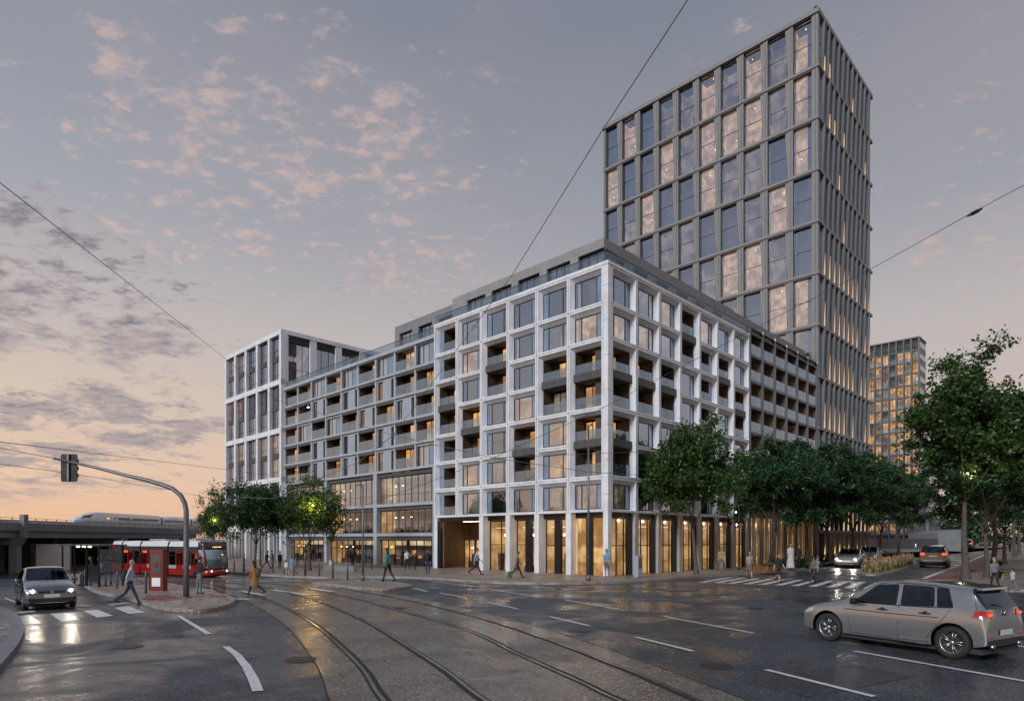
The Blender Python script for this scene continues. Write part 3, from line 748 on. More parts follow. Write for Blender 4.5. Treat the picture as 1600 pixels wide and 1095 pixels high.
# side street face: glass corner strip and rows of tapering twisted fins
q = MB(); q.box(.0, .14, -.05, .6, 0, 55.56); one('corner_post', q, 'stone_fin', E, FR)
pbr('tower_glazing', (.03, .035, .045), .12, .1, var=.3, coat=.5)
n = 11; fw = (17.9 - 1.35) / n
def blade(w, H, v):
    def f():
        b = MB(); a = .20 if v == 0 else .26; c = .80 * w if v == 0 else .68 * w
        b.hull8([(.02, -.02, 0), (a, -.02, 0), (a, .13, 0), (.02, .13, 0), (.02, -.26, H * .99), (c, -.02, H * .99), (c, .13, H * .99), (.02, .13, H * .99)])
        return b.mesh('fin', ['fin_grey'])
    return cached(('blade', w, round(H, 2), v), f)
for r in range(11):
    z1 = EZ[r] - (.45 if r == 0 else .14); z0 = (EZ[r + 1] if r < 10 else 0) + .14; H = z1 - z0
    if r == 10: H = z1
    if r < 10: b = MB(); b.box(-.0, 17.9, -.16, .5, EZ[r + 1] - .14, EZ[r + 1] + .14); one('floor_band', b, 'stone_fin', E, FR @ T(.001, 0, 0))
    win(E, FR @ T(.16, 0, z0), 1.1, H, .1, (.55,), None, 'room_dim', trans=(H * .5,), depth=.4, gm='glass_win')
    for i in range(n):
        x = 1.35 + fw * i; M = FR @ T(x, 0, z0)
        inst('fin', blade(fw, H, (i + r) % 2), E, M)
        def strip(h):
            def f():
                b = MB(); b.box(0, fw * .30, 0, .02, 0, h); return b.mesh('fin_wash_strip', ['fin_wash_glow'])  # glowing strip stands in for light washing up the fins
            return cached(('strip', round(h, 2)), f)
        p = rnd.random()
        if r == 10: inst('fin_wash_strip', strip(H), E, M @ T(fw * .46, .105, .05), mat='lit_shop'); continue  # full-height warm glow imitates golden lit fins at street level
        if p < (.38 if r < 4 else .75): inst('fin_wash_strip', strip(H * (.4 if r < 3 else .55 if p < .4 else .8)), E, M @ T(fw * .46, .105, .05))
        inst('glass_strip', pane_mesh(fw * .1, fw * 1.0, 0, H, .13, 'tower_glazing'), E, M)

# ---------------------------------------------------------------- tower further down the side street
fx, fy = 92.2, 145.
F = empty('far_residential_tower', (fx, fy, 0), BRZ, 'dark framed apartment tower far down the side street with lit flats and planted top terraces', 'tower')
fb, fp, ft = 1.5, 2.62, 48.0
rnd = random.Random(31)
for i in range(10):
    b = MB(); x = -fb * i; b.box(x - .16, x + .16, -.25, .3, 0, ft); one('pier', b, 'grey_metal', F)
for r in range(17):
    z = ft - fp * (r + 1); b = MB(); b.box(-fb * 9 - .1, 0, -.12, .3, z - .14, z + .14); one('slab_edge', b, 'grey_metal', F)
    for i in range(9):
        M = T(-fb * (i + 1) + .16, 0, z + .14); p = rnd.random()
        lt = 'lit_warm' if p < .5 else 'lit_amber' if p < .72 else 'lit_soft' if p < .85 else 'room_dim'
        if r == 0: lt = 'room_dim'
        f = inst('window', bars_mesh(fb - .32, fp - .28, (.55,), (), .1, .2, .06, 'black_metal'), F, M)
        inst('pane', pane_mesh(0, fb - .32, 0, fp - .28, .14, 'glass_shop'), f); inst('room', room_mesh(fb - .32, fp - .28, 1.0, .2), f, mat=lt)
        if r and rnd.random() < .6:
            def fbal():
                q = MB(); q.box(0, fb - .32, -.06, -.03, .0, .85); return q.mesh('balustrade', ['glass_rail'])
            inst('balustrade', cached('fbal', fbal), f)
b = MB(); b.box(-fb * 9, .2, -.3, 6.3, ft, ft + .3); one('roof_edge', b, 'grey_metal', F)
b = MB(); b.box(-fb * 9, -.16, 1.4, 6.3, 0, ft - .05); b.box(-.159, 0, .3, 6.3, 0, ft - .05); one('tower_core', b, 'slate_metal', F)
for k in range(16):
    b = MB(); b.box(.0, .05, .6, 6.0, ft - fp * k - 1.9, ft - fp * k - .7); one('side_window_band', b, 'blue_panel', F)
b = MB(); b.box(-8, .6, 6.3, 17.4, 0, 21.9); one('rear_volume', b, 'precast_grey', F)
for k in range(7):
    b = MB(); b.box(.6, .66, 6.8, 17.0, 2 + 2.7 * k, 3.7 + 2.7 * k); one('side_window_band', b, 'blue_panel', F)

# ---------------------------------------------------------------- near road viaduct on the left
pbr('viaduct_concrete', (.22, .22, .225), .75, var=.2, scale=.9, streak=.5, bump=.2, bscale=8)
pbr('viaduct_shade', (.06, .06, .062), .85, var=.3, scale=.8)  # concrete darkened in colour to give the black void under the deck
va = math.atan2(1, -.062) - R(90)
V = empty('concrete_viaduct', (-35.1, 44, 0), va, 'low grey concrete road viaduct with steel railing, left edge of the view', 'bridge')
# local: y runs away from the viewer along the deck, x=0 is the near face
b = MB(); b.box(-11, .25, -16, 31, 3.0, 3.1); b.box(.0, .3, -16, 31, 2.98, 3.55); b.box(-11, -10.7, -16, 31, 2.98, 3.55); one('deck', b, 'viaduct_concrete', V)
for k in range(12):
    y = -16 + 4 * k; b = MB(); b.box(.29, .318, y, y + 3.97, 3.02, 3.5); one('parapet_panel', b, 'viaduct_concrete', V)
b = MB(); b.box(-.7, .05, -16, 31, 2.5, 2.98); b.box(-4, -3.4, -16, 31, 2.5, 2.98); b.box(-7, -6.4, -16, 31, 2.5, 2.98); b.box(-10.6, -10, -16, 31, 2.5, 2.98); one('girder', b, 'viaduct_concrete', V)
for y in (-12.0, 1.5, 15.0, 27.5):
    for x0_, x1_ in ((-.35, .12), (-8.6, -7.8)): b = MB(); b.box(x0_, x1_, y - .3, y + .3, 0, 2.5); one('column', b, 'viaduct_concrete', V)
    b = MB(); b.hull8([(-9.5, y - .35, 2.0), (.2, y - .35, 2.0), (.2, y + .35, 2.0), (-9.5, y + .35, 2.0), (-9.8, y - .35, 2.49), (.5, y - .35, 2.49), (.5, y + .35, 2.49), (-9.8, y + .35, 2.49)]); one('capital', b, 'viaduct_concrete', V)
b = MB(); b.box(.3, .62, 1.3, 1.75, 2.5, 4.15); one('pylon', b, 'viaduct_concrete', V)
b = MB(); b.box(-11, -.4, 28.5, 31, 0, 3.0); b.box(-11.4, -11, -16, 31, 0, 3.0); one('abutment', b, 'viaduct_shade', V)  # closing walls, their dark tone paints the shade below the deck
b = MB()
for z in (3.72, 3.9): b.box(.12, .15, -16, 31, z, z + .025)
one('handrail', b, 'steel_post', V)
for k in range(40):
    def f():
        b = MB(); b.box(.11, .16, 0, .05, 0, .38); return b.mesh('railing_post', ['steel_post'])
    inst('railing_post', cached('rpost', f), V, T(0, -16 + 1.2 * k, 3.55))
for k, (y0, y1, x) in enumerate([(3.6, 4.2, -3.), (9, 9.6, -2.5)]):
    b = MB(); b.box(x - .3, x + .3, y0, y1, 0, 2.5); one('inner_column', b, 'viaduct_shade', V)
pbr('panel_white', (.82, .83, .84), .6, var=.05)
HB = empty('pale_panel', (-35.4, 49.5, 0), R(12), 'plain pale grey rectangular panel standing between the viaduct columns', 'screen')
b = MB(); b.box(-1.25, 1.1, 0, .06, .02, 2.02); one('panel', b, 'panel_white', HB)  # plain flat pale sheet
b = MB(); b.box(-1.3, -1.25, -.02, .1, 0, 2.1); b.box(1.1, 1.15, -.02, .1, 0, 2.1); one('frame', b, 'grey_metal', HB)

# railway viaduct behind, with the white train
V2a = math.atan2(1, .05) - R(90)
V2 = empty('railway_viaduct', (-79, 120, 0), V2a, 'distant pale railway viaduct carrying a white train behind the low road viaduct', 'bridge')
b = MB(); b.box(-4, .3, -30, 130, 4.6, 5.2); b.box(.0, .3, -30, 130, 5.2, 5.5); one('deck', b, 'precast_mid', V2)
for k in range(11): b = MB(); b.box(-3, -1.5, -28 + 15 * k, -26.6 + 15 * k, 0, 4.6); one('column', b, 'precast_mid', V2)
for k in range(10):
    b = MB(); b.box(.25, .33, 40 + 6 * k, 45.6 + 6 * k, 5.5, 6.1); one('noise_screen', b, 'glass_rail', V2)
pbr('train_white', (.72, .74, .78), .25, var=.04, coat=.5)
pbr('train_glass', (.03, .04, .05), .08, .2, var=.2, coat=.6)
TR = empty('passenger_train', (-79 - 1.2, 123.5, 5.25), V2a, 'white streamlined passenger train with dark window band running along the far viaduct', 'train')
def loft(secs, mb, mi=0, smooth=True, cap=True):
    i0 = len(mb.v); n = len(secs[0])
    for s_ in secs: mb.v += [tuple(p) for p in s_]
    for k in range(len(secs) - 1):
        for j in range(n):
            A_ = i0 + k * n + j; B_ = i0 + k * n + (j + 1) % n
            mb.f.append((A_, B_, B_ + n, A_ + n)); mb.m.append(mi); mb.sm.append(smooth)
    if cap:
        mb.f.append(tuple(i0 + j for j in reversed(range(n)))); mb.m.append(mi); mb.sm.append(False)
        mb.f.append(tuple(i0 + (len(secs) - 1) * n + j for j in range(n))); mb.m.append(mi); mb.sm.append(False)
def tsec(y, w, zt, zb=.15):
    return [(-w * .85, y, zb), (w * .85, y, zb), (w, y, zb + (zt - zb) * .18), (w, y, zb + (zt - zb) * .62), (w * .86, y, zb + (zt - zb) * .88), (w * .5, y, zt), (-w * .5, y, zt), (-w * .86, y, zb + (zt - zb) * .88), (-w, y, zb + (zt - zb) * .62), (-w, y, zb + (zt - zb) * .18)]
b = MB(); loft([tsec(-6.5, .45, .75, .3), tsec(-5.6, .8, 1.05, .2), tsec(-4.2, 1., 1.55), tsec(-2.2, 1.12, 2.15), tsec(-.5, 1.15, 2.35), tsec(19, 1.15, 2.35)], b); one('power_car', b, 'train_white', TR)
for (y0, y1) in ((19.6, 31.0), (31.6, 50.0), (50.6, 69)):
    b = MB(); loft([tsec(y0, 1.15, 2.3), tsec(y1, 1.15, 2.3)], b); one('carriage', b, 'train_white', TR)
for y in (19, 31, 50): b = MB(); loft([tsec(y, 1.0, 2.15), tsec(y + .6, 1.0, 2.15)], b); one('gangway', b, 'black_metal', TR)
b = MB(); b.hull8([(.9, -5.0, 1.15), (1.09, -3.2, 1.15), (.9, -3.2, 1.15), (.6, -5.0, 1.15), (.55, -4.0, 1.62), (1.06, -2.4, 1.85), (.8, -2.4, 1.85), (.3, -4.0, 1.62)]); one('cab_window', b, 'train_glass', TR)
for (y0, y1) in ((1.0, 2.6), (3.4, 18.2), (20.4, 30.2), (32.2, 49.4), (51.2, 68)):
    b = MB(); b.box(1.1, 1.162, y0, y1, .95, 1.5); one('window_band', b, 'train_glass', TR)
    for k in range(int((y1 - y0) / 1.6)):
        if (k + int(y0)) % 3 == 0 or y0 < 2: q = MB(); q.box(1.13, 1.168, y0 + .2 + 1.6 * k, y0 + 1.3 + 1.6 * k, 1.02, 1.44); one('lit_window', q, 'lit_soft' if y0 > 2 else 'lit_warm', TR)

# ---------------------------------------------------------------- red tram
pbr('tram_red', (.30, .014, .012), .25, var=.08, coat=.8)
pbr('tram_dark', (.05, .052, .055), .3, var=.15, coat=.3)
pbr('tram_white', (.62, .63, .65), .35, var=.06, coat=.3)
pbr('tram_grey', (.34, .34, .35), .35, var=.1, coat=.3)
ta = math.atan2(-.53, .848)
TM = empty('tram', (-28.3, 45.3, 0), ta, 'red and dark grey articulated tram with white roof and lit destination board', 'tram')
L, Wd, H = 11.2, 1.6, 2.3
pbr('screen_glass', (.20, .27, .33), .06, .2, var=.3, scale=1.2, coat=1.)
def ysec(x, z, inset=0.): return [(x, inset, z[0]), (x, Wd - inset, z[0]), (x, Wd - inset, z[1]), (x, inset, z[1])]
mods = [(0, 1.18), (1.32, 3.58), (3.74, 6.9), (7.08, 10.35)]
for k, (x0, x1) in enumerate(mods):
    b = MB(); b.box(x0, x1, 0, Wd, .12, .52); one('lower_panel', b, 'tram_red', TM)
    b = MB(); b.box(x0, x1, .004, Wd - .004, .521, .74); one('waist_panel', b, 'tram_grey' if k > 1 else 'tram_red', TM)
    b = MB(); b.box(x0, x1, .01, Wd - .01, 1.6, 1.93); one('upper_panel', b, 'tram_dark', TM)
    b = MB(); b.hull8([(x0, .0, 1.931), (x1, 0, 1.931), (x1, Wd, 1.931), (x0, Wd, 1.931), (x0, .14, H - .04), (x1, .14, H), (x1, Wd - .14, H), (x0, Wd - .14, H - .04)]); one('roof', b, 'tram_white', TM)
    if k: q = MB(); loft([[(x, .06, .15), (x, Wd - .06, .15), (x, Wd - .06, 2.2), (x, .06, 2.2)] for x in (mods[k - 1][1], x0)], q); one('bellows', q, 'black_metal', TM)
    nw = max(1, round((x1 - x0) / .85)); ww = (x1 - x0) / nw
    for j in range(nw):
        xa = x0 + ww * j
        door = (k, j) in ((3, 1), (2, 0), (1, 1), (3, 3), (0, 0))
        if door and k:
            q = MB(); q.box(xa + .05, xa + .1, -.012, .05, .2, 1.6); q.box(xa + ww - .1, xa + ww - .05, -.012, .05, .2, 1.6); q.box(xa + ww / 2 - .02, xa + ww / 2 + .02, -.012, .05, .2, 1.6); q.box(xa + .05, xa + ww - .05, -.012, .05, 1.5, 1.6); q.box(xa + .05, xa + ww - .05, -.008, .05, .2, .74)
            dd = one('door', q, 'tram_red', TM); inst('pane', pane_mesh(xa + .1, xa + ww - .1, .74, 1.5, .02, 'glass_clear'), dd)
        else:
            q = MB(); q.box(xa, xa + .06, 0, .06, .74, 1.6); q.box(xa + ww - .06, xa + ww, 0, .06, .74, 1.6); q.box(xa + .06, xa + ww - .06, .003, .05, 1.2 + .15, 1.2 + .17)
            f = one('window', q, 'tram_dark', TM); inst('pane', pane_mesh(xa + .06, xa + ww - .06, .74, 1.6, .02, 'glass_clear'), f)
        if (j + k) % 2 == 0: q = MB(); q.box(xa + ww * .2, xa + ww * .62, Wd - .4, Wd - .3, .95, 1.5); one('lit_interior', q, 'lit_amber', TM)
        q = MB(); q.box(xa + ww * .55, xa + ww * .8, .4, .75, .5, 1.15); one('seat', q, 'tram_dark', TM)
    q = MB(); q.box(x0, x1, Wd - .03, Wd - .01, .74, 1.6); one('far_side', q, 'tram_dark', TM)
    if k in (1, 2): q = MB(); q.box(x0 + .3, x0 + .75, -.02, -.011, 1.5, 1.62); one('door_light', q, 'lamp_red', TM)
b = MB(); b.box(-.02, .35, -.01, .25, 1.62, 2.0); one('rear_corner', b, 'tram_red', TM)
# driver's end: raked, slightly pointed nose
b = MB()
def nose(z, x, ins): return [(10.35, 0, z), (10.9 if ins < .2 else 10.8, ins * .25, z), (x, ins + .12, z), (x + .06, Wd / 2, z), (x, Wd - ins - .12, z), (10.9, Wd - ins * .25, z), (10.35, Wd, z)]
loft([nose(.12, 11.15, .1), nose(.3, 11.3, .1), nose(.5, 11.3, .1)], b); one('front_bumper', b, 'tram_red', TM)
b = MB(); loft([nose(.501, 11.28, .1), nose(.74, 11.24, .1)], b); one('front_apron', b, 'tram_dark', TM)
b = MB(); loft([nose(1.75, 11.0, .12), nose(2.05, 10.9, .12), nose(2.24, 10.7, .14)], b); one('front_brow', b, 'tram_dark', TM)
def nq(z): k = (z - .74) / 1.01; return 11.24 - .24 * k
b = MB(); secs = []
loft([nose(.741, 11.235, .1), nose(1.749, 11.0, .12)], b); one('windscreen', b, 'screen_glass', TM)
for yy in (.03, Wd - .03):
    b = MB(); b.tube([(10.95, yy, .5), (11.0, yy, .9), (10.86, yy, 1.8), (10.6, yy, 2.2)], .05, 6); one('corner_post', b, 'tram_red', TM)
b = MB(); b.box(11.0, 11.04, .45, 1.15, 1.84, 1.98); one('destination_board', b, 'black_metal', TM)
for k_, (y0_, y1_) in enumerate([(.50, .54), (.60, .72), (.74, .84), (.90, 1.0), (1.02, 1.1)]): b = MB(); b.box(11.041, 11.047, y0_, y1_, 1.88, 1.94); one('display_segment', b, 'sign_amber', TM)
for yy in (.3, 1.3):
    b = MB(); b.disc((11.27, yy, .42), .05, 'x', 10, h=.08); one('headlight', b, 'lamp_warm', TM)
b = MB(); b.disc((10.98, .25, 1.25), .035, 'x', 8, h=.2); one('cab_light', b, 'lamp_red', TM)
b = MB(); b.box(.2, 10.3, .12, Wd - .12, .02, .13); one('bogie_skirt', b, 'black_metal', TM)
for xa_, xb_ in ((4.2, 6.2), (8.2, 9.6)): b = MB(); b.box(xa_, xb_, .35, 1.25, H - .01, H + .12); one('roof_unit', b, 'tram_grey', TM)
b = MB(); b.tube([(5.0, .8, H + .12), (5.6, .8, H + .42), (5.1, .8, H + .75)], .02, 5); b.tube([(5.1, .3, H + .75), (5.1, 1.3, H + .75)], .02, 5); one('pantograph', b, 'black_metal', TM)
# ---------------------------------------------------------------- ground, roads, rails, markings
def catmull(P, n=8):
    out = []
    P = [Vector((p[0], p[1], 0)) for p in P]
    for i in range(len(P) - 1):
        p0 = P[max(i - 1, 0)]; p1 = P[i]; p2 = P[i + 1]; p3 = P[min(i + 2, len(P) - 1)]
        for k in range(n):
            t_ = k / n
            out.append(.5 * ((2 * p1) + (-p0 + p2) * t_ + (2 * p0 - 5 * p1 + 4 * p2 - p3) * t_ ** 2 + (-p0 + 3 * p1 - 3 * p2 + p3) * t_ ** 3))
    out.append(P[-1]); return out
def resample(P, step):
    out = [P[0]]; acc = 0
    for a_, b_ in zip(P, P[1:]):
        d_ = (b_ - a_).length
        while acc + d_ >= step:
            f_ = (step - acc) / d_; a_ = a_ + (b_ - a_) * f_; out.append(a_); d_ = (b_ - a_).length; acc = 0
        acc += d_
    return out
def asphalt(name, c, c2, wet=.5, tint=None, rlo=.22, rhi=.62, slab=False):
    m, t = newmat(name)
    pos = t.n('ShaderNodeNewGeometry').outputs['Position']
    big = t.noise(pos, .16, 4, .6, .4); mid = t.noise(pos, .9, 5, .65, .3); finec = t.noise(pos, 26, 4, .7); spk = t.n('ShaderNodeTexVoronoi'); spk.inputs['Scale'].default_value = 42; t.l(pos, spk.inputs['Vector'])
    col = t.mix(t.sm(big, .35, .65), c, c2)
    col = t.mix(t.m('MULTIPLY', t.sm(mid, .5, .72), .55), col, tuple(v * .55 for v in c))
    col = t.mix(t.m('MULTIPLY', t.sm(finec, .48, .68), .75), col, tuple(min(1, v * 2.0) for v in c2))
    sc = t.n('ShaderNodeSeparateColor'); t.l(spk.outputs['Color'], sc.inputs[0])
    col = t.mix(t.m('MULTIPLY', t.m('GREATER_THAN', sc.outputs[0], .90), .6), col, tuple(min(1, v * 4.5) for v in c2))
    cr = t.n('ShaderNodeTexVoronoi'); cr.feature = 'DISTANCE_TO_EDGE'; cr.inputs['Scale'].default_value = .42
    w = t.n('ShaderNodeVectorMath'); w.operation = 'ADD'; nn = t.n('ShaderNodeTexNoise'); nn.inputs['Scale'].default_value = 2.2; nn.inputs['Detail'].default_value = 5; t.l(pos, nn.inputs['Vector'])
    t.l(t.vmul(nn.outputs['Color'], (.9, .9, 0)), w.inputs[1]); t.l(pos, w.inputs[0]); t.l(w.outputs[0], cr.inputs['Vector'])
    crack = t.m('MULTIPLY', t.sm(cr.outputs['Distance'], .0, .012, 1., 0.), t.sm(mid, .45, .6))
    col = t.mix(t.m('MULTIPLY', crack, .75), col, (.008, .008, .008))
    b = t.n('ShaderNodeBsdfPrincipled'); t.l(col, b.inputs['Base Color'])
    pud = t.noise(t.vmul(pos, (1, 1, 1)), .33, 6, .62, .8)
    r_ = t.sm(pud, .40, .62, rlo, rhi)
    r2 = t.m('ADD', r_, t.m('MULTIPLY', t.m('SUBTRACT', mid, .5), .3), clamp=True)
    t.l(r2, b.inputs['Roughness']); b.inputs['Specular IOR Level'].default_value = .5
    bn = t.n('ShaderNodeBump'); bn.inputs['Strength'].default_value = .55; bn.inputs['Distance'].default_value = .012
    h = t.m('ADD', t.m('MULTIPLY', finec, .7), t.m('ADD', t.m('MULTIPLY', mid, .8), t.m('MULTIPLY', crack, -1.2)))
    t.l(h, bn.inputs['Height']); t.l(bn.outputs[0], b.inputs['Normal'])
    o = t.n('ShaderNodeOutputMaterial'); t.l(b.outputs[0], o.inputs[0])
asphalt('asphalt', (.020, .024, .031), (.046, .052, .063), rlo=.20, rhi=.60)
asphalt('asphalt_right', (.036, .035, .037), (.055, .053, .054), rlo=.3, rhi=.6)
asphalt('track_concrete', (.070, .061, .054), (.135, .116, .10), rlo=.12, rhi=.48)
asphalt('paving', (.15, .135, .125), (.20, .175, .16), rlo=.35, rhi=.65)
asphalt('paving_warm', (.16, .13, .11), (.22, .175, .145), rlo=.35, rhi=.65)
asphalt('red_lane', (.13, .045, .038), (.17, .06, .05), rlo=.4, rhi=.7)
asphalt('red_tactile', (.16, .05, .045), (.2, .07, .06), rlo=.4, rhi=.7)
pbr('kerb_stone', (.26, .25, .24), .6, var=.2, scale=2, bump=.3)
pbr('kerb_cool', (.15, .16, .175), .55, var=.2, scale=2, bump=.3)
pbr('grass_far', (.05, .06, .035), .9, var=.3)
def paintmat():
    m, t = newmat('road_paint')
    pos = t.n('ShaderNodeNewGeometry').outputs['Position']
    f = t.noise(pos, 9, 6, .7); f2 = t.noise(pos, 1.1, 3, .6)
    w = t.sm(t.m('ADD', t.m('MULTIPLY', f, .7), t.m('MULTIPLY', f2, .3)), .50, .62)
    col = t.mix(t.m('MULTIPLY', w, .5), (.66, .66, .65), (.2, .2, .2))
    b = t.n('ShaderNodeBsdfPrincipled'); t.l(col, b.inputs['Base Color']); b.inputs['Roughness'].default_value = .42
    o = t.n('ShaderNodeOutputMaterial'); t.l(b.outputs[0], o.inputs[0])
paintmat()
pbr('rail_steel', (.30, .29, .28), .22, .9, var=.3, scale=4)
pbr('cover_iron', (.04, .038, .036), .45, .6, var=.3, scale=20, bump=.6, bscale=60)
asphalt('patch_asphalt', (.020, .022, .026), (.034, .036, .040), rlo=.35, rhi=.65)
pbr('rail_groove', (.008, .008, .009), .6, var=.2)

def struct(name, mb, mats, **k):
    o = one(name, mb, mats, **k); o['kind'] = 'structure'; return o
b = MB(); b.poly([(-1500, -60), (1500, -60), (1500, 2500), (-1500, 2500)], -.012); struct('ground', b, 'paving')
b = MB(); b.poly([(-70, -25), (60, -25), (75, 34), (170, 190), (150, 205), (37, 62), (12, 40.5), (2.9, 38), (-60, 56), (-95, 75), (-95, 40)], -.004)
struct('road', b, 'asphalt')
# tram track bed: pale worn concrete between joints
r1 = [(600, 1095), (570, 1050), (540, 1017.5), (500, 982), (470, 962.5), (435, 945), (400, 931), (350, 917), (300, 909)]
r2 = [(760, 1095), (700, 1050), (650, 1017.5), (590, 980), (550, 960), (500, 940), (450, 925), (400, 915)]
r3 = [(970, 1095), (900, 1062), (800, 1017), (750, 992), (700, 975), (650, 961), (600, 947.5), (550, 934), (500, 924)]
r4 = [(1130, 1110), (1000, 1054), (950, 1035), (900, 1015), (850, 997), (800, 980), (750, 965), (700, 952), (650, 940), (600, 930), (550, 921)]
def ext(P, tail):
    Q = [g(*p) for p in P]; a_, b_ = Vector(Q[0]), Vector(Q[1]); d_ = (a_ - b_).normalized()
    return [tuple(a_ + d_ * 6 + Vector((1.6, 0))), tuple(a_ + d_ * 2.6 + Vector((.3, 0)))] + Q + tail
rails = [ext(r1, [(-24, 39.4), (-34, 45.5), (-52, 56)]), ext(r2, [(-17.5, 36.8), (-24, 40.7), (-34, 46.8), (-52, 57.5)]),
         ext(r3, [(-11.4, 33), (-18.6, 38.7), (-28.1, 44.6), (-36, 49.6), (-54, 61)]), ext(r4, [(-10.4, 34.4), (-17.9, 40), (-27.3, 46.0), (-35, 51), (-53, 62.4)])]
RC = [resample(catmull(r, 12), .35) for r in rails]
def offs(P, d_):
    out = []
    for i, p in enumerate(P):
        t_ = (P[min(i + 1, len(P) - 1)] - P[max(i - 1, 0)]).normalized(); out.append(p + Vector((-t_.y, t_.x, 0)) * d_)
    return out
def strip(mb, P, Q, z, mi=0):
    for i in range(min(len(P), len(Q)) - 1):
        mb.quad((P[i].x, P[i].y, z), (Q[i].x, Q[i].y, z), (Q[i + 1].x, Q[i + 1].y, z), (P[i + 1].x, P[i + 1].y, z), mi)
# two-sided bed between the outer rails, resampled to matching counts
def nsample(P, n):
    L_ = [0]
    for a_, b_ in zip(P, P[1:]): L_.append(L_[-1] + (b_ - a_).length)
    out = []; j = 0
    for k in range(n):
        s_ = L_[-1] * k / (n - 1)
        while j < len(L_) - 2 and L_[j + 1] < s_: j += 1
        f_ = (s_ - L_[j]) / max(1e-6, L_[j + 1] - L_[j]); out.append(P[j].lerp(P[j + 1], min(1, f_)))
    return out
lo = nsample(offs(RC[0], .75), 90); hi = nsample(offs(RC[3], -.7), 90)
b = MB(); strip(b, lo, hi, .0); tb = struct('tram_track_bed', b, 'track_concrete')
for P_ in (lo, hi):
    b = MB(); strip(b, offs(P_, .012), offs(P_, -.012), .006); one('expansion_joint', b, 'rail_groove', tb)
for k in range(6, 84, 6):                 # cross joints between the cast lengths
    b = MB(); a_, c_ = lo[k], hi[k]; d_ = (c_ - a_).normalized(); n_ = Vector((-d_.y, d_.x, 0)) * .008
    b.quad(a_ - n_ + Vector((0, 0, .005)), c_ - n_ + Vector((0, 0, .005)), c_ + n_ + Vector((0, 0, .005)), a_ + n_ + Vector((0, 0, .005))); one('cross_joint', b, 'rail_groove', tb)
for k, P_ in enumerate(RC):
    s_ = 1 if k % 2 == 0 else -1
    b = MB()
    pts = offs(P_, .0)
    for i in range(len(pts) - 1):
        p, q = pts[i], pts[i + 1]; t_ = (q - p).normalized(); n_ = Vector((-t_.y, t_.x, 0)) * .032
        b.quad(p - n_ + Vector((0, 0, .012)), p + n_ + Vector((0, 0, .012)), q + n_ + Vector((0, 0, .012)), q - n_ + Vector((0, 0, .012)))
        b.quad(p + n_ + Vector((0, 0, .012)), p + n_, q + n_, q + n_ + Vector((0, 0, .012))); b.quad(p - n_, p - n_ + Vector((0, 0, .012)), q - n_ + Vector((0, 0, .012)), q - n_)
    rl = struct('tram_rail', b, 'rail_steel')
    b = MB(); strip(b, offs(P_, -s_ * .034), offs(P_, -s_ * .115), .005); strip(b, offs(P_, s_ * .034), offs(P_, s_ * .07), .005); one('flange_groove', b, 'rail_groove', rl)

PZ = .009
def mark(pts, z=PZ, name='road_marking'):
    Q = [g(*p) for p in pts]
    ar = sum(Q[i][0] * Q[(i + 1) % len(Q)][1] - Q[(i + 1) % len(Q)][0] * Q[i][1] for i in range(len(Q)))
    if ar < 0: Q = Q[::-1]
    b = MB(); b.poly(Q, z); return struct(name, b, 'road_paint')
def dash(p, q, w=.11):
    a_ = Vector(g(*p)); c_ = Vector(g(*q)); d_ = (c_ - a_).normalized(); n_ = Vector((-d_.y, d_.x)) * w / 2
    b = MB(); b.poly([tuple(a_ - n_), tuple(c_ - n_), tuple(c_ + n_), tuple(a_ + n_)] if True else [], PZ)
    return struct('road_marking', b, 'road_paint')
mark([(275, 961.5), (282, 961.5), (331, 990), (322, 991)])
L_ = [(347.5, 1010), (364, 1023), (378, 1042), (388, 1063), (394, 1080)]; R_ = [(359, 1010), (376, 1022), (392, 1040), (404, 1060), (412, 1079)]
mark(L_ + R_[::-1])
for p, q in [((687, 926), (727, 933.5)), ((767, 921), (841, 932)), ((762, 941), (809, 951)), ((883, 937), (965, 951.5)), ((859, 963), (921, 977.5)),
             ((660, 905.5), (740, 916.5)), ((914, 925), (950, 921)), ((888, 915.5), (940, 917)), ((1038, 963), (1178, 989)), ((993, 995), (1083, 1017)),
             ((1197, 1046), (1366, 1088)), ((1335, 1017), (1640, 1071)), ((1590, 992), (1640, 1001)), ((640, 917), (668, 924)), ((1580, 1007), (1650, 1019))]: dash(p, q, .13)
for p, q in [((375.6, 923), (413.6, 929.7)), ((425.5, 921), (480, 928.8)), ((478, 918), (520.5, 923.8)), ((340, 928), (359, 929)), ((361, 935), (391, 936)), ((258, 915), (330, 922)), ((395, 908), (470, 907))]: dash(p, q, .34)
for Q in ([(105, 505), (210, 495), (295, 555), (170, 563)], [(345, 485), (465, 478), (560, 527), (430, 542)], [(578, 465), (680, 457), (790, 500), (680, 512)], [(795, 443), (900, 433), (1015, 478), (900, 487)],
          [(490, 425), (580, 415), (650, 433), (560, 440)], [(733, 420), (860, 408), (915, 410), (780, 430)], [(75, 478), (235, 463), (250, 470), (85, 488)], [(150, 430), (220, 428), (250, 448), (180, 455)]):
    mark([(x / 4.47, 850 + y / 4.47) for x, y in Q], name='crossing_stripe')
mark([(6, 934.5), (9, 934), (26, 940), (23, 941)])
# zebra crossing over the side street
for k in range(11):
    f_ = k - 2.6
    ax, ay = 12.1 + .66 * f_, 34.5 - .47 * f_
    dx_, dy_ = 3.2, 4.5; wx_, wy_ = .30, -.21
    b = MB(); b.poly([(ax, ay), (ax + wx_, ay + wy_), (ax + wx_ + dx_, ay + wy_ + dy_), (ax + dx_, ay + dy_)], PZ + (k % 2) * .0); struct('zebra_stripe', b, 'road_paint')

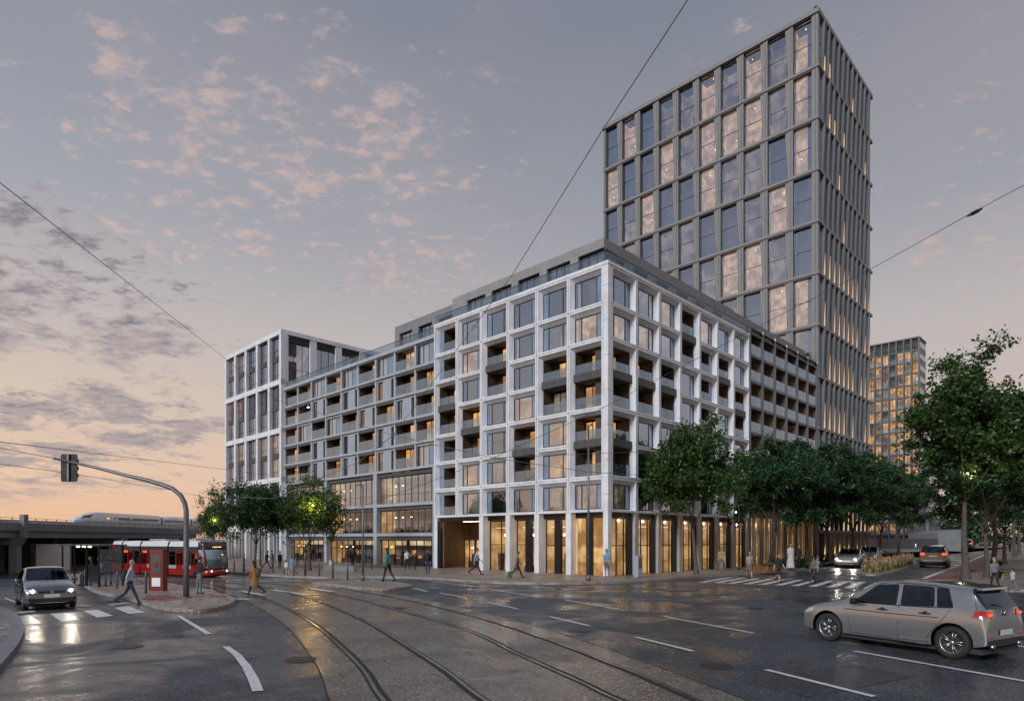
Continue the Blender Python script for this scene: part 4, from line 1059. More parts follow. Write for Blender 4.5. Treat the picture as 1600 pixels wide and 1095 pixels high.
def clip(poly, a_, n_):
    out = []
    for i in range(len(poly)):
        p, q = poly[i], poly[(i + 1) % len(poly)]
        dp = (p[0] - a_[0]) * n_[0] + (p[1] - a_[1]) * n_[1]; dq = (q[0] - a_[0]) * n_[0] + (q[1] - a_[1]) * n_[1]
        if dp >= 0: out.append(p)
        if dp * dq < 0:
            t_ = dp / (dp - dq); out.append((p[0] + (q[0] - p[0]) * t_, p[1] + (q[1] - p[1]) * t_))
    return out
def inside(p, poly):
    c = False
    for i in range(len(poly)):
        a_, b_ = poly[i], poly[i - 1]
        if (a_[1] > p[1]) != (b_[1] > p[1]) and p[0] < (b_[0] - a_[0]) * (p[1] - a_[1]) / (b_[1] - a_[1]) + a_[0]: c = not c
    return c
def pavement(name, outline, mat, kmat, kerbs=True, h=.12, slab=None, rot=0, kw=.16, kstep=1.0, maxy=60):
    """raised paving with kerb stones round it; slab=(w,d) lays single slabs"""
    P_ = [Vector((*p, 0)) for p in outline]
    ar = sum(P_[i].x * P_[(i + 1) % len(P_)].y - P_[(i + 1) % len(P_)].x * P_[i].y for i in range(len(P_)))
    if ar < 0: P_ = P_[::-1]
    b = MB(); b.poly([(p.x, p.y) for p in P_], -.003, h - .012, mi=0); root = struct(name, b, [mat])
    if kerbs:
        C_ = resample(P_ + [P_[0]], kstep)
        for a_, c_ in zip(C_, C_[1:]):
            if min(a_.y, c_.y) > maxy: continue
            d_ = (c_ - a_); 
            if d_.length < .05: continue
            t_ = d_.normalized(); n_ = Vector((-t_.y, t_.x, 0)); e_ = t_ * .008
            b = MB(); z1 = h + .004
            o1, o2 = a_ + e_ - n_ * .02, c_ - e_ - n_ * .02; i1, i2 = a_ + e_ + n_ * kw, c_ - e_ + n_ * kw; ch = n_ * .03
            b.hull8([(o1.x, o1.y, -.002), (o2.x, o2.y, -.002), (i2.x, i2.y, -.002), (i1.x, i1.y, -.002), (o1.x + ch.x * .6, o1.y + ch.y * .6, z1), (o2.x + ch.x * .6, o2.y + ch.y * .6, z1), (i2.x, i2.y, z1), (i1.x, i1.y, z1)])
            one('kerb_piece', b, kmat, root)
    if slab:
        sw, sdp = slab; cx = sum(p.x for p in P_) / len(P_); cy = sum(p.y for p in P_) / len(P_)
        co, si_ = math.cos(R(rot)), math.sin(R(rot)); rr = max((p - Vector((cx, cy, 0))).length for p in P_)
        n1, n2 = int(rr / sw) + 1, int(rr / sdp) + 1; rn = random.Random(4)
        for i in range(-n1, n1):
            for j in range(-n2, n2):
                offx = (j % 2) * sw * .5; x0, y0 = i * sw + offx, j * sdp; g_ = .006
                cs = [(x0 + g_, y0 + g_), (x0 + sw - g_, y0 + g_), (x0 + sw - g_, y0 + sdp - g_), (x0 + g_, y0 + sdp - g_)]
                ws = [(cx + x * co - y * si_, cy + x * si_ + y * co) for x, y in cs]
                if all(inside(w_2, [(p.x, p.y) for p in P_]) for w_2 in ws):
                    m_ = ((ws[0][0] + ws[2][0]) / 2, (ws[0][1] + ws[2][1]) / 2)
                    ds = min(((Vector((*m_, 0)) - p1) - (p2 - p1) * max(0, min(1, ((Vector((*m_, 0)) - p1).dot(p2 - p1) / (p2 - p1).length_squared)))).length for p1, p2 in zip(P_, P_[1:] + P_[:1]))
                    if ds < kw + .3: continue
                    q = MB(); q.poly(ws, h - .011, h + rn.uniform(-.001, .003)); one('slab', q, mat, root)
    return root
def fromz(pts, s, ox, oy): return [g(ox + x / s, oy + y / s) for x, y in pts]
pl = [g(*p) for p in [(-60, 949), (-20, 951), (13, 956), (29, 968.5), (37, 984), (36, 997.6), (27, 1015.5), (13, 1033), (0, 1049), (-60, 1110)]]
pl = [tuple(v[:2]) for v in catmull(pl, 3)] + [(-26, 9), (-32, 22)]
asphalt('slab_cool', (.085, .09, .10), (.13, .135, .145), rlo=.3, rhi=.6)
pavement('corner_pavement', pl, 'slab_cool', 'kerb_cool', slab=(.62, .42), rot=-20, kw=.28)
isl = [(132, 916), (152.5, 927), (189, 935), (221, 943), (248.6, 952), (288.5, 956), (325, 955), (352, 950.5), (366, 943.5), (368, 938.7), (352, 933), (330, 928), (290, 920), (257, 912), (225, 906), (180, 902), (120, 898), (98, 902), (104, 909)]
isl = [g(*p) for p in isl]; isl = [tuple(v[:2]) for v in catmull(isl + [isl[0]], 3)][:-1]
isl_root = pavement('tram_stop_island', isl, 'paving_warm', 'kerb_stone', slab=(.5, .5), rot=-32)
for Q in ([(222, 940), (256, 944), (287, 940), (262, 934), (233, 933)], [(326, 938), (352, 939), (355, 935), (330, 933.6)]):
    b = MB(); b.poly([g(*p) for p in Q] if True else [], .119, .128); one('tactile_paving', b, 'red_tactile', isl_root)
ci = [(487, 912.6), (511, 914.5), (542, 918.5), (570, 921.6), (599, 922.8), (625, 921), (644, 917.4), (613, 911.5), (554, 908), (518, 908.5)]
ci = [g(*p) for p in ci]; ci = [tuple(v[:2]) for v in catmull(ci + [ci[0]], 3)][:-1]
pavement('crossing_island', ci, 'paving_warm', 'kerb_stone')
# pavement in front of the block, running round the corner
sw_ = [(352, 895.5), (400, 899), (459, 902), (511, 904), (580, 903), (644, 903.5), (700, 907), (762, 911), (839, 913), (930, 912.5), (994, 909), (1053, 904.6), (1093, 900.5), (1173, 893.5), (1250, 889), (1300, 882), (1345, 868)]
sw_ = [g(*p) for p in sw_]
back = [(150, 190), (92, 138), tuple(bloc(-2, 50)[:2]), tuple(bloc(-2, 4)[:2]), tuple(bloc(-4, 3)[:2]), tuple(bloc(-58, 3)[:2]), (-50, 75), (-44, 66)]
pavement('building_pavement', [tuple(v[:2]) for v in catmull(sw_, 2)] + [(60, 95), (135, 180)] + back, 'paving_warm', 'kerb_stone', kstep=1.2, maxy=52)
# right-hand side: cycle lane and pavement under the trees
a1, a2, a3 = g(1445, 903), g(1518.7, 875), g(1547.5, 862.5)
b1, b2 = g(1503, 907), g(1533, 889)
b = MB(); b.poly([(19.5, 31.6), (22.5, 31.0), b1, b2, (38.5 + 35, 51 + 48), (121, 155), (a3[0], a3[1]), a2, a1], .0, .004); struct('cycle_lane', b, 'red_lane')
def line_w(P_, w, z=PZ + .004):
    P_ = [Vector((*p, 0)) for p in P_]; b = MB(); strip(b, offs(P_, -w / 2), offs(P_, w / 2), z); return struct('lane_line', b, 'road_paint')
line_w([(19.4, 31.6), a1, a2, a3, (125, 165)], .28)
line_w([g(1497, 895), g(1521, 895)], .3)
pr = [(21.8, 29.0), (23.0, 30.6), b1, b2, (38.5 + 35.2, 51 + 47.6), (122, 154), (160, 160), (120, 60), (60, 28.6)]
pavement('tree_pavement', pr, 'paving_warm', 'kerb_stone', maxy=60, slab=None, kstep=1.2)
b = MB(); b.poly([(120, 190), (170, 150), (400, 300), (300, 500)], .0); struct('far_plaza', b, 'paving_warm')

for k, (px, py, lab) in enumerate([(470, 1030, 0), (905, 985, 0), (1120, 1040, 0), (200, 1010, 0), (1180, 950, 0), (620, 950, 0)]):
    p = g(px, py); b = MB(); b.tube([(p[0], p[1], -.002), (p[0], p[1], .007 if py != 950 else .011)], .3, 20); o = struct('drain_cover', b, 'rail_steel' if 0 else 'cover_iron')
for (px, py, w_, d_, rt_) in [(240, 985, 1.3, 3.2, 30), (820, 1040, .0, 0, 0), (1050, 975, 1.4, 4.5, -55), (1300, 1060, 1.2, 3.0, -60)]:
    if not w_: continue
    p = g(px, py); c_, s_ = math.cos(R(rt_)), math.sin(R(rt_)); b = MB()
    b.poly([(p[0] + x * c_ - y * s_, p[1] + x * s_ + y * c_) for x, y in ((-w_ / 2, -d_ / 2), (w_ / 2, -d_ / 2), (w_ / 2, d_ / 2), (-w_ / 2, d_ / 2))], .0); struct('asphalt_patch', b, 'patch_asphalt')
# ---------------------------------------------------------------- cars
from mathutils.bvhtree import BVHTree
def paint(name, c, m_=.55):
    pbr(name, c, .19, m_, var=.03, coat=1., rvar=.04, scale=.5)
paint('paint_bronze', (.29, .30, .315), .65); paint('paint_graphite', (.115, .13, .15)); paint('paint_silver', (.46, .46, .455)); paint('paint_dark', (.055, .052, .05)); paint('paint_pale', (.50, .54, .57)); paint('paint_blue', (.14, .18, .22))
pbr('rubber', (.018, .018, .019), .75, var=.2); pbr('alloy', (.42, .42, .43), .28, .9, var=.08); pbr('trim_black', (.012, .012, .013), .4, var=.1); pbr('chrome', (.6, .6, .62), .12, 1., var=.03)
pbr('cabin', (.03, .03, .033), .8, var=.2); pbr('lens_clear', (.55, .55, .55), .06, .4, var=.05, coat=1.); pbr('lens_red', (.35, .012, .012), .12, 0, var=.15, coat=1., emis=((1, .03, .02), .07)); pbr('plate_white', (.6, .6, .58), .5, var=.04)
emit('head_lamp', (1., .9, .72), 22.); emit('tail_lamp', (1., .10, .04), 2.)
def smooth_eval(me, lv):
    o = bpy.data.objects.new('tmp', me); COL.objects.link(o)
    m = o.modifiers.new('s', 'SUBSURF'); m.levels = lv; m.render_levels = lv
    return o
def build_body(sp):
    """half sections -> closed control cage -> subdivided shell with arches cut"""
    W_ = sp['W'] / 2; verts = []; st = sp['st']
    for s_ in st:
        xl, x5, xu, zb, z5, zu, kind, wf = s_
        w = W_ * wf
        zlo = zb; zm = zb + (z5 - zb) * .42
        half = [(xl, 0, zlo), (xl, .80 * w, zlo), (xl, .965 * w, zlo + .05), (xl, w, zm), (x5 * .5 + xl * .5, .985 * w, zb + (z5 - zb) * .80), (x5, .945 * w, z5)]
        if kind == 'hood': half += [(xu, .80 * w, z5 + (zu - z5) * .55), (xu, .55 * w, z5 + (zu - z5) * .9), (xu, 0, zu)]
        elif kind == 'cowl': half += [(xu, .87 * w, z5 + (zu - z5) * .5), (xu, .835 * w, zu - .012), (xu - .03 * sp.get('cs', 1), 0, zu)]
        elif kind == 'roof': half += [(xu, .775 * w, zu - .10), (xu, .71 * w, zu - .02), (xu - .03, 0, zu)]
        elif kind == 'rglass': half += [(xu, .80 * w, z5 + (zu - z5) * .8), (xu, .70 * w, zu), (xu + .04, 0, zu)]
        full = half + [(x, -y, z) for x, y, z in half[7:0:-1]]
        verts.append(full)
    b = MB(); n = 16; mi = sp['mi']
    for r in verts: b.v += r
    for k in range(len(verts) - 1):
        for j in range(n):
            A_ = k * n + j; B_ = k * n + (j + 1) % n
            b.f.append((A_, A_ + n, B_ + n, B_)); jj = j if j < 8 else 15 - j
            b.m.append(mi(k, jj, j)); b.sm.append(True)
    b.f.append(tuple(range(n))); b.m.append(0); b.sm.append(True)
    b.f.append(tuple((len(verts) - 1) * n + j for j in reversed(range(n)))); b.m.append(0); b.sm.append(True)
    mats = [sp['paint'], 'glass_car', 'glass_car', 'glass_car', 'glass_car', 'glass_car', 'glass_car', 'glass_car', 'cabin', 'trim_black']
    me = b.mesh('cage', mats)
    bm = bmesh.new(); bm.from_mesh(me); bmesh.ops.recalc_face_normals(bm, faces=bm.faces)
    cl = bm.edges.layers.float.get('crease_edge') or bm.edges.layers.float.new('crease_edge')
    for e in bm.edges:
        ms = {f.material_index for f in e.link_faces}
        if len(ms) > 1 and any(1 <= q < 8 for q in ms): e[cl] = 1.
        elif len(ms) > 1: e[cl] = .6
    vl = bm.verts.layers.float.get('crease_vert') or bm.verts.layers.float.new('crease_vert')
    for f in bm.faces:
        if 3 <= f.material_index < 8:
            for v in f.verts: v[vl] = .85
        elif f.material_index in (1, 2):
            for v in f.verts:
                if abs(v.co.y) > .1: v[vl] = .7
    bm.to_mesh(me); bm.free()
    o = smooth_eval(me, sp.get('lv', 2))
    cut = []
    for wx in sp['wheels']:
        c = MB(); c.tube([(wx, -W_ - .3, sp['wr'] + .015), (wx, W_ + .3, sp['wr'] + .015)], sp['wr'] * 1.17, 28)
        cm = c.mesh('cutter', ['cabin']); co = bpy.data.objects.new('cutter', cm); COL.objects.link(co); cut.append(co)
        m = o.modifiers.new('b', 'BOOLEAN'); m.operation = 'DIFFERENCE'; m.object = co; m.solver = 'EXACT'; m.material_mode = 'TRANSFER'
    dg = bpy.context.evaluated_depsgraph_get(); em = bpy.data.meshes.new_from_object(o.evaluated_get(dg), depsgraph=dg)
    for c in cut + [o]: bpy.data.objects.remove(c)
    return em
def split_by_mat(em):
    out = {}
    for p in em.polygons: out.setdefault(p.material_index, []).append(p)
    res = {}
    for k, ps in out.items():
        mb = MB(); mp = {}
        for p in ps:
            f = []
            for v in p.vertices:
                if v not in mp: mp[v] = len(mb.v); mb.v.append(tuple(em.vertices[v].co))
                f.append(mp[v])
            mb.f.append(tuple(f)); mb.m.append(0); mb.sm.append(True)
        res[k] = mb
    return res
def lathe(mb, prof, n=24, mi=0, y0=0):
    """profile (r, y) turned round the y axis"""
    i0 = len(mb.v); m_ = len(prof)
    for k in range(n):
        a_ = 2 * math.pi * k / n
        for r, y in prof: mb.v.append((r * math.cos(a_), y + y0, r * math.sin(a_)))
    for k in range(n):
        for j in range(m_ - 1):
            A_ = i0 + k * m_ + j; B_ = i0 + ((k + 1) % n) * m_ + j
            mb.f.append((A_, B_, B_ + 1, A_ + 1)); mb.m.append(mi); mb.sm.append(True)
def wheel_meshes(r):
    def f():
        t_ = MB(); w = .105
        lathe(t_, [(r * .66, -w * .85), (r * .80, -w), (r * .95, -w * .92), (r, -w * .6), (r, w * .6), (r * .95, w * .92), (r * .8, w), (r * .66, w * .85)], 32)
        q = MB(); lathe(q, [(r * .68, -w * .8), (r * .64, -w * .82), (r * .62, -w * .3), (r * .62, w * .8)], 32)
        lathe(q, [(0.001, -w * .72), (r * .13, -w * .74), (r * .15, -w * .5)], 14)
        for k in range(5):
            for dd in (-.16, .16):
                a_ = 2 * math.pi * k / 5; a1_ = a_ + dd * .55; a2_ = a_ + dd
                p1 = Vector((math.cos(a1_) * r * .1, -w * .64, math.sin(a1_) * r * .1)); p2 = Vector((math.cos(a2_) * r * .64, -w * .76, math.sin(a2_) * r * .64))
                q.tube([p1, p2], [r * .045, r * .034], 5)
        q.tube([(0, -w * .2, 0), (0, -w * .1, 0)], r * .60, 20, 1)
        return t_.mesh('tyre', ['rubber']), q.mesh('rim', ['alloy', 'cabin'])
    return cached(('wheel', r), f)
def car(name, label, loc, head, sp, sc=1., group=None, detail=True, lights='off'):
    """head = heading angle in the ground plane (the way the bonnet points)"""
    key = ('car', sp['id'])
    if key not in CACHE:
        em = build_body(sp); CACHE[key] = (split_by_mat(em), BVHTree.FromPolygons([v.co.copy() for v in em.vertices], [tuple(p.vertices) for p in em.polygons]))
    parts, bvh = CACHE[key]
    L_ = sp['L']; root = empty(name, loc, head + math.pi, label, 'car', group, scale=sc)
    off = T(-L_ / 2, 0, 0)
    o = inst('body', parts[0].mesh('body', [sp['paint']]), root, off)
    names = {1: 'windscreen', 2: 'rear_window', 3: 'side_window', 4: 'side_window', 5: 'side_window', 6: 'side_window', 7: 'side_window', 8: 'wheel_arch', 9: 'trim'}
    for k, mb in parts.items():
        if k and k in names:
            if k in (3, 4, 5, 6, 7):
                # each side its own pane
                for sgn in (1, -1):
                    s_ = MB(); mp = {}
                    for f in mb.f:
                        if sum(mb.v[i][1] for i in f) * sgn > 0:
                            s_.f.append(tuple(mp.setdefault(i, len(mp)) for i in f)); s_.m.append(0); s_.sm.append(True)
                    s_.v = [None] * len(mp)
                    for i, j in mp.items(): s_.v[j] = mb.v[i]
                    if s_.f: inst('side_window', s_.mesh('side_window', ['glass_car']), root, off)
            else: inst(names[k], mb.mesh(names[k], ['glass_car' if k < 8 else 'cabin' if k == 8 else 'trim_black']), root, off)
    def cast(p, d_):
        h = bvh.ray_cast(Vector(p), Vector(d_)); return h[0], h[1]
    def patch(nm, quad, axis, mat, dep=.006, nx=6, nz=4, thick=True, parent=root):
        """quad corners in the projection plane laid onto the body; axis: 'F','B','L','R' or a direction"""
        D = {'F': (1, 0, 0), 'B': (-1, 0, 0), 'R': (0, -1, 0), 'L': (0, 1, 0)}
        b = MB(); P_ = []
        for i in range(nz + 1):
            row = []
            for j in range(nx + 1):
                u, v = j / nx, i / nz
                a_ = Vector(quad[0]).lerp(Vector(quad[1]), u).lerp(Vector(quad[3]).lerp(Vector(quad[2]), u), v)
                if axis in 'FB': o_ = Vector((-2 if axis == 'F' else L_ + 2, a_.x, a_.y))
                else: o_ = Vector((a_.x, 3 if axis == 'R' else -3, a_.y))
                h, nn = cast(o_, D[axis])
                if h is None: row.append(None); continue
                row.append(h - Vector(D[axis]) * dep)
            P_.append(row)
        for i in range(nz):
            for j in range(nx):
                q = [P_[i][j], P_[i][j + 1], P_[i + 1][j + 1], P_[i + 1][j]]
                if all(q): b.quad(*q); b.sm[-1] = True
        if b.f: return one(nm, b, mat, parent, off)
    def sline(nm, pts, mat='trim_black', r=.006, sides=(1, -1)):
        for sg in sides:
            out = []
            for (x, z) in pts:
                h, nn = cast((x, 3 * sg, z), (0, -sg, 0))
                if h is not None: out.append(h + Vector((0, sg * .001, 0)))
            if len(out) > 1: b = MB(); b.tube(out, r, 4); one(nm, b, mat, root, off)
    sp['deco'](patch, sline, root, off, lights, cast)
    tm, rm = wheel_meshes(sp['wr'])
    for wx in sp['wheels']:
        for sg in (-1, 1):
            M = off @ T(wx, sg * (sp['W'] / 2 - .115), sp['wr']) @ (Matrix.Identity(4) if sg < 0 else Matrix.Rotation(math.pi, 4, 'Z'))
            w_ = inst('wheel', tm, root, M); inst('rim', rm, w_)
    if detail:                          # seats, dashboard and steering wheel behind the glass
        b = MB(); z5 = sp['z5']
        for x in sp['seats']:
            for y in (-.36, .36):
                b.box(x, x + .14, y - .24, y + .24, .45, z5 + .1); b.box(x + .03, x + .12, y - .12, y + .12, z5 + .1, z5 + .26)
        b.box(sp['seats'][0] - .9, sp['seats'][0] - .55, -.6, .6, .6, z5 - .06); b.box(.9, L_ - .5, -.66, .66, .3, .5)
        one('seat', b, 'cabin', root, off)
        b = MB(); b.box(.25, L_ - .25, -sp['W'] / 2 + .12, sp['W'] / 2 - .12, .14, .24); one('underbody', b, 'cabin', root, off)
    return root
def mirror_part(root, off, x, y, z, sc_=1, mat='trim_black'):
    for sg in (1, -1):
        b = MB()
        loft([[(x - .06, sg * (y + .02), z - .05), (x + .05, sg * (y + .02), z - .05), (x + .05, sg * (y + .02), z + .06), (x - .05, sg * (y + .02), z + .06)],
              [(x - .09, sg * (y + .12), z - .07), (x + .06, sg * (y + .12), z - .07), (x + .06, sg * (y + .12), z + .08), (x - .07, sg * (y + .12), z + .08)],
              [(x - .05, sg * (y + .20), z - .03), (x + .04, sg * (y + .20), z - .03), (x + .04, sg * (y + .20), z + .05), (x - .04, sg * (y + .20), z + .05)]], b)
        one('mirror', b, mat, root, off)
HL, WL = 4.20, 1.72
def hatch_mi(k, jj, j):
    if jj in (6, 7) and k == 5: return 1 if jj == 7 or True else 0
    if jj in (6, 7) and k == 12: return 2
    if jj == 5 and k in (6,): return 3
    if jj == 5 and k == 8: return 4
    if jj == 5 and k == 10: return 5
    if jj == 0 or jj == 1: return 9
    return 0
def mi_hatch(k, jj, j):
    if k == 5 and jj == 7: return 1
    if k == 12 and jj in (6, 7): return 2
    if jj == 5 and k == 6: return 3
    if jj == 5 and k == 8: return 4
    if jj == 5 and k == 10: return 5
    if jj in (0, 1): return 9
    return 0
hatch_st = [
    (.10, .13, .14, .30, .60, .635, 'hood', .74), (.08, .12, .14, .22, .66, .70, 'hood', .88), (.26, .28, .30, .19, .77, .83, 'hood', .97), (.58, .58, .58, .18, .85, .91, 'hood', 1.0), (.95, .95, .95, .18, .91, .985, 'hood', 1.),
    (1.26, 1.20, 1.16, .18, .945, 1.02, 'cowl', 1.), (1.65, 1.38, 1.88, .18, .955, 1.475, 'roof', 1.), (2.36, 2.36, 2.36, .18, .965, 1.525, 'roof', 1.), (2.44, 2.44, 2.44, .18, .967, 1.525, 'roof', 1.),
    (3.10, 3.12, 3.06, .18, .985, 1.505, 'roof', 1.), (3.15, 3.17, 3.10, .18, .988, 1.503, 'roof', 1.), (3.45, 3.46, 3.32, .18, 1.01, 1.485, 'roof', 1.0), (3.74, 3.72, 3.74, .20, 1.02, 1.44, 'roof', .97),
    (3.90, 3.92, 3.98, .24, .98, 1.02, 'rglass', .96), (3.98, 4.00, 4.0, .26, .90, .95, 'hood', .94), (4.06, 4.05, 4.03, .30, .62, .66, 'hood', .91), (4.03, 4.03, 4.03, .32, .56, .60, 'hood', .85)]
def deco_hatch(patch, sline, root, off, lights, cast):
    sline('door_seam', [(1.36, .30), (1.33, .6), (1.34, .93)]); sline('door_seam', [(2.41, .27), (2.41, .6), (2.41, .97)]); sline('door_seam', [(2.98, .35), (3.10, .55), (3.3, .8), (3.43, .99)])
    sline('door_seam', [(1.38, .28), (2.4, .26), (3.02, .30)], r=.005); sline('rub_strip', [(1.2, .80), (2.4, .79), (3.2, .80)], r=.009)
    sline('window_seal', [(1.36, .965), (2.4, .975), (3.46, 1.02)], r=.012); sline('window_seal', [(1.45, 1.0), (1.75, 1.22), (1.93, 1.40), (2.4, 1.445), (3.05, 1.425), (3.32, 1.385), (3.46, 1.03)], r=.011)
    sline('sill_strip', [(.98, .24), (2.4, .215), (3.0, .23)], r=.03)
    for x in (2.08, 2.95):
        for sg in (1, -1):
            h, _ = cast((x, 3 * sg, .86), (0, -sg, 0))
            if h: b = MB(); b.tube([(x - .11, h.y + sg * .012, .862), (x, h.y + sg * .035, .868), (x + .11, h.y + sg * .012, .862)], [.014, .019, .014], 6); b.disc((x, h.y - sg * .0, .86), .05, 'y', 12, h=.006); one('door_handle', b, 'trim_black', root, off)
    for sg in (1, -1):
        patch('taillight', [(sg * .50, .86), (sg * .86, .85), (sg * .86, 1.0), (sg * .52, .985)], 'B', 'lens_red', .012)
        patch('taillight', [(3.80, .86), (4.04, .86), (4.02, .99), (3.84, .985)], 'R' if sg > 0 else 'L', 'lens_red', .010)
        b = MB(); b.box(4.02, 4.04, sg * .62 - .07, sg * .62 + .07, .895, .93); one('lamp_element', b, 'tail_lamp', root, off)
        patch('headlight', [(.03, .60), (.42, .68), (.46, .76), (.08, .71)], 'R' if sg > 0 else 'L', 'lens_clear', .008)
        patch('headlight', [(sg * .40, .60), (sg * .80, .60), (sg * .80, .70), (sg * .42, .67)], 'F', 'head_lamp' if lights == 'on' else 'lens_clear', .012)
        patch('reflector', [(sg * .5, .46), (sg * .82, .47), (sg * .82, .50), (sg * .5, .49)], 'B', 'lens_red', .008)
        b = MB(); b.tube([(3.95, sg * .55, .30), (4.08, sg * .55, .30)], .04, 8); one('exhaust_tip', b, 'chrome', root, off)
    patch('grille', [(-.5, .52), (.5, .52), (.5, .62), (-.5, .62)], 'F', 'trim_black', .01); patch('lower_grille', [(-.6, .26), (.6, .26), (.65, .42), (-.65, .42)], 'F', 'trim_black', .01)
    patch('rear_valance', [(-.72, .24), (.72, .24), (.76, .42), (-.76, .42)], 'B', 'trim_black', .01)
    patch('number_plate', [(-.26, .50), (.26, .50), (.26, .61), (-.26, .61)], 'B', 'plate_white', .02, 2, 1)
    b = MB(); b.disc((4.03, 0, .93), .055, 'x', 20, h=.03); one('badge', b, 'chrome', root, off)
    b = MB(); b.hull8([(3.45, -.50, 1.40), (3.86, -.53, 1.375), (3.86, .53, 1.375), (3.45, .50, 1.40), (3.45, -.46, 1.462), (3.85, -.50, 1.42), (3.85, .50, 1.42), (3.45, .46, 1.462)]); one('spoiler', b, 'paint_bronze', root, off)
    b = MB(); b.tube([(3.99, 0, 1.03), (3.965, -.22, 1.09), (3.96, -.36, 1.11)], .01, 5); one('wiper', b, 'trim_black', root, off)
    sline('tailgate_seam', [(3.82, .86), (3.86, 1.0), (3.74, 1.38)], r=.005)
    mirror_part(root, off, 1.52, .86, 1.0)
hatch = dict(id='hatch', W=WL, L=HL, st=hatch_st, mi=mi_hatch, paint='paint_bronze', wheels=(.80, 3.44), wr=.325, z5=.96, seats=(2.3, 3.15), deco=deco_hatch, lv=3)
def mi_sedan(k, jj, j):
    if k == 5 and jj == 7: return 1
    if k == 11 and jj in (7,): return 2
    if jj == 5 and k == 6: return 3
    if jj == 5 and k == 8: return 4
    if jj in (0, 1): return 9
    return 0
sedan_st = [
    (.03, .05, .07, .30, .56, .60, 'hood', .72), (.0, .04, .06, .20, .64, .68, 'hood', .88), (.22, .24, .26, .18, .76, .80, 'hood', .97), (.6, .6, .6, .17, .83, .89, 'hood', 1.), (1., 1., 1., .17, .89, .95, 'hood', 1.),
    (1.36, 1.26, 1.22, .17, .93, .99, 'cowl', 1.), (1.75, 1.5, 2.12, .17, .945, 1.41, 'roof', 1.), (2.42, 2.42, 2.42, .17, .955, 1.455, 'roof', 1.), (2.52, 2.52, 2.52, .17, .955, 1.455, 'roof', 1.),
    (3.25, 3.35, 3.1, .17, .965, 1.42, 'roof', 1.), (3.4, 3.5, 3.2, .17, .97, 1.41, 'roof', 1.), (3.6, 3.7, 3.35, .18, .975, 1.39, 'roof', 1.), (3.95, 3.98, 3.98, .19, .985, 1.03, 'rglass', .98),
    (4.3, 4.32, 4.34, .22, .95, 1.0, 'hood', .95), (4.45, 4.44, 4.42, .28, .62, .66, 'hood', .9), (4.42, 4.42, 4.42, .32, .56, .6, 'hood', .84)]
def deco_sedan(pm):
    def f(patch, sline, root, off, lights, cast):
        sline('door_seam', [(1.42, .28), (1.4, .6), (1.42, .93)]); sline('door_seam', [(2.47, .25), (2.47, .6), (2.47, .95)]); sline('door_seam', [(3.15, .3), (3.35, .55), (3.5, .95)])
        sline('window_seal', [(1.5, .965), (2.4, .97), (3.4, .98)], r=.012, ); sline('crease', [(1.3, .78), (2.4, .80), (3.9, .84)], pm, r=.008)
        for sg in (1, -1):
            patch('headlight', [(sg * .44, .60), (sg * .80, .62), (sg * .82, .74), (sg * .50, .68)], 'F', 'lens_clear', .012)
            patch('headlight', [(.06, .60), (.42, .68), (.48, .76), (.12, .71)], 'R' if sg > 0 else 'L', 'lens_clear', .008)
            if lights == 'on':
                h, _ = cast((-2, sg * .62, .66), (1, 0, 0))
                if h: b = MB(); b.disc((h.x - .02, sg * .62, .66), .06, 'x', 14, h=.03); one('headlamp_bulb', b, 'head_lamp', root, off)
            patch('fog_light', [(sg * .55, .32), (sg * .78, .33), (sg * .78, .43), (sg * .55, .42)], 'F', 'trim_black', .01)
            patch('taillight', [(sg * .5, .78), (sg * .85, .78), (sg * .85, .9), (sg * .5, .9)], 'B', 'lens_red', .012)
            b = MB(); y_ = sg * .90
        patch('grille', [(-.42, .58), (.42, .58), (.50, .66), (-.50, .66)], 'F', 'trim_black', .012)
        patch('lower_grille', [(-.5, .27), (.5, .27), (.58, .40), (-.58, .40)], 'F', 'trim_black', .012)
        patch('bumper_strip', [(-.55, .245), (.55, .245), (.55, .262), (-.55, .262)], 'F', 'chrome', .016)
        patch('number_plate', [(-.26, .44), (.26, .44), (.26, .55), (-.26, .55)], 'F', 'plate_white', .022, 2, 1)
        h, _ = cast((-2, 0, .63), (1, 0, 0))
        if h: b = MB(); b.disc((h.x - .012, 0, .63), .06, 'x', 18, h=.02); one('badge', b, 'chrome', root, off)
        for x in (2.2, 3.15):
            for sg in (1, -1):
                h, _ = cast((x, 3 * sg, .83), (0, -sg, 0))
                if h: b = MB(); b.tube([(x - .1, h.y + sg * .01, .83), (x, h.y + sg * .03, .835), (x + .1, h.y + sg * .01, .83)], .014, 5); one('door_handle', b, 'chrome', root, off)
        mirror_part(root, off, 1.62, .86, .98, mat=pm)
    return f
def sedan(pm): return dict(id='sedan_' + pm, W=1.78, L=4.45, st=sedan_st, mi=mi_sedan, paint=pm, wheels=(.86, 3.52), wr=.32, z5=.955, seats=(2.4, 3.2), deco=deco_sedan(pm), lv=2)
suv_st = [(a_ * 1.03, b_ * 1.03, c_ * 1.03, zb * 1.15, z5 * 1.13, zu * 1.1, k_, wf) for a_, b_, c_, zb, z5, zu, k_, wf in hatch_st]
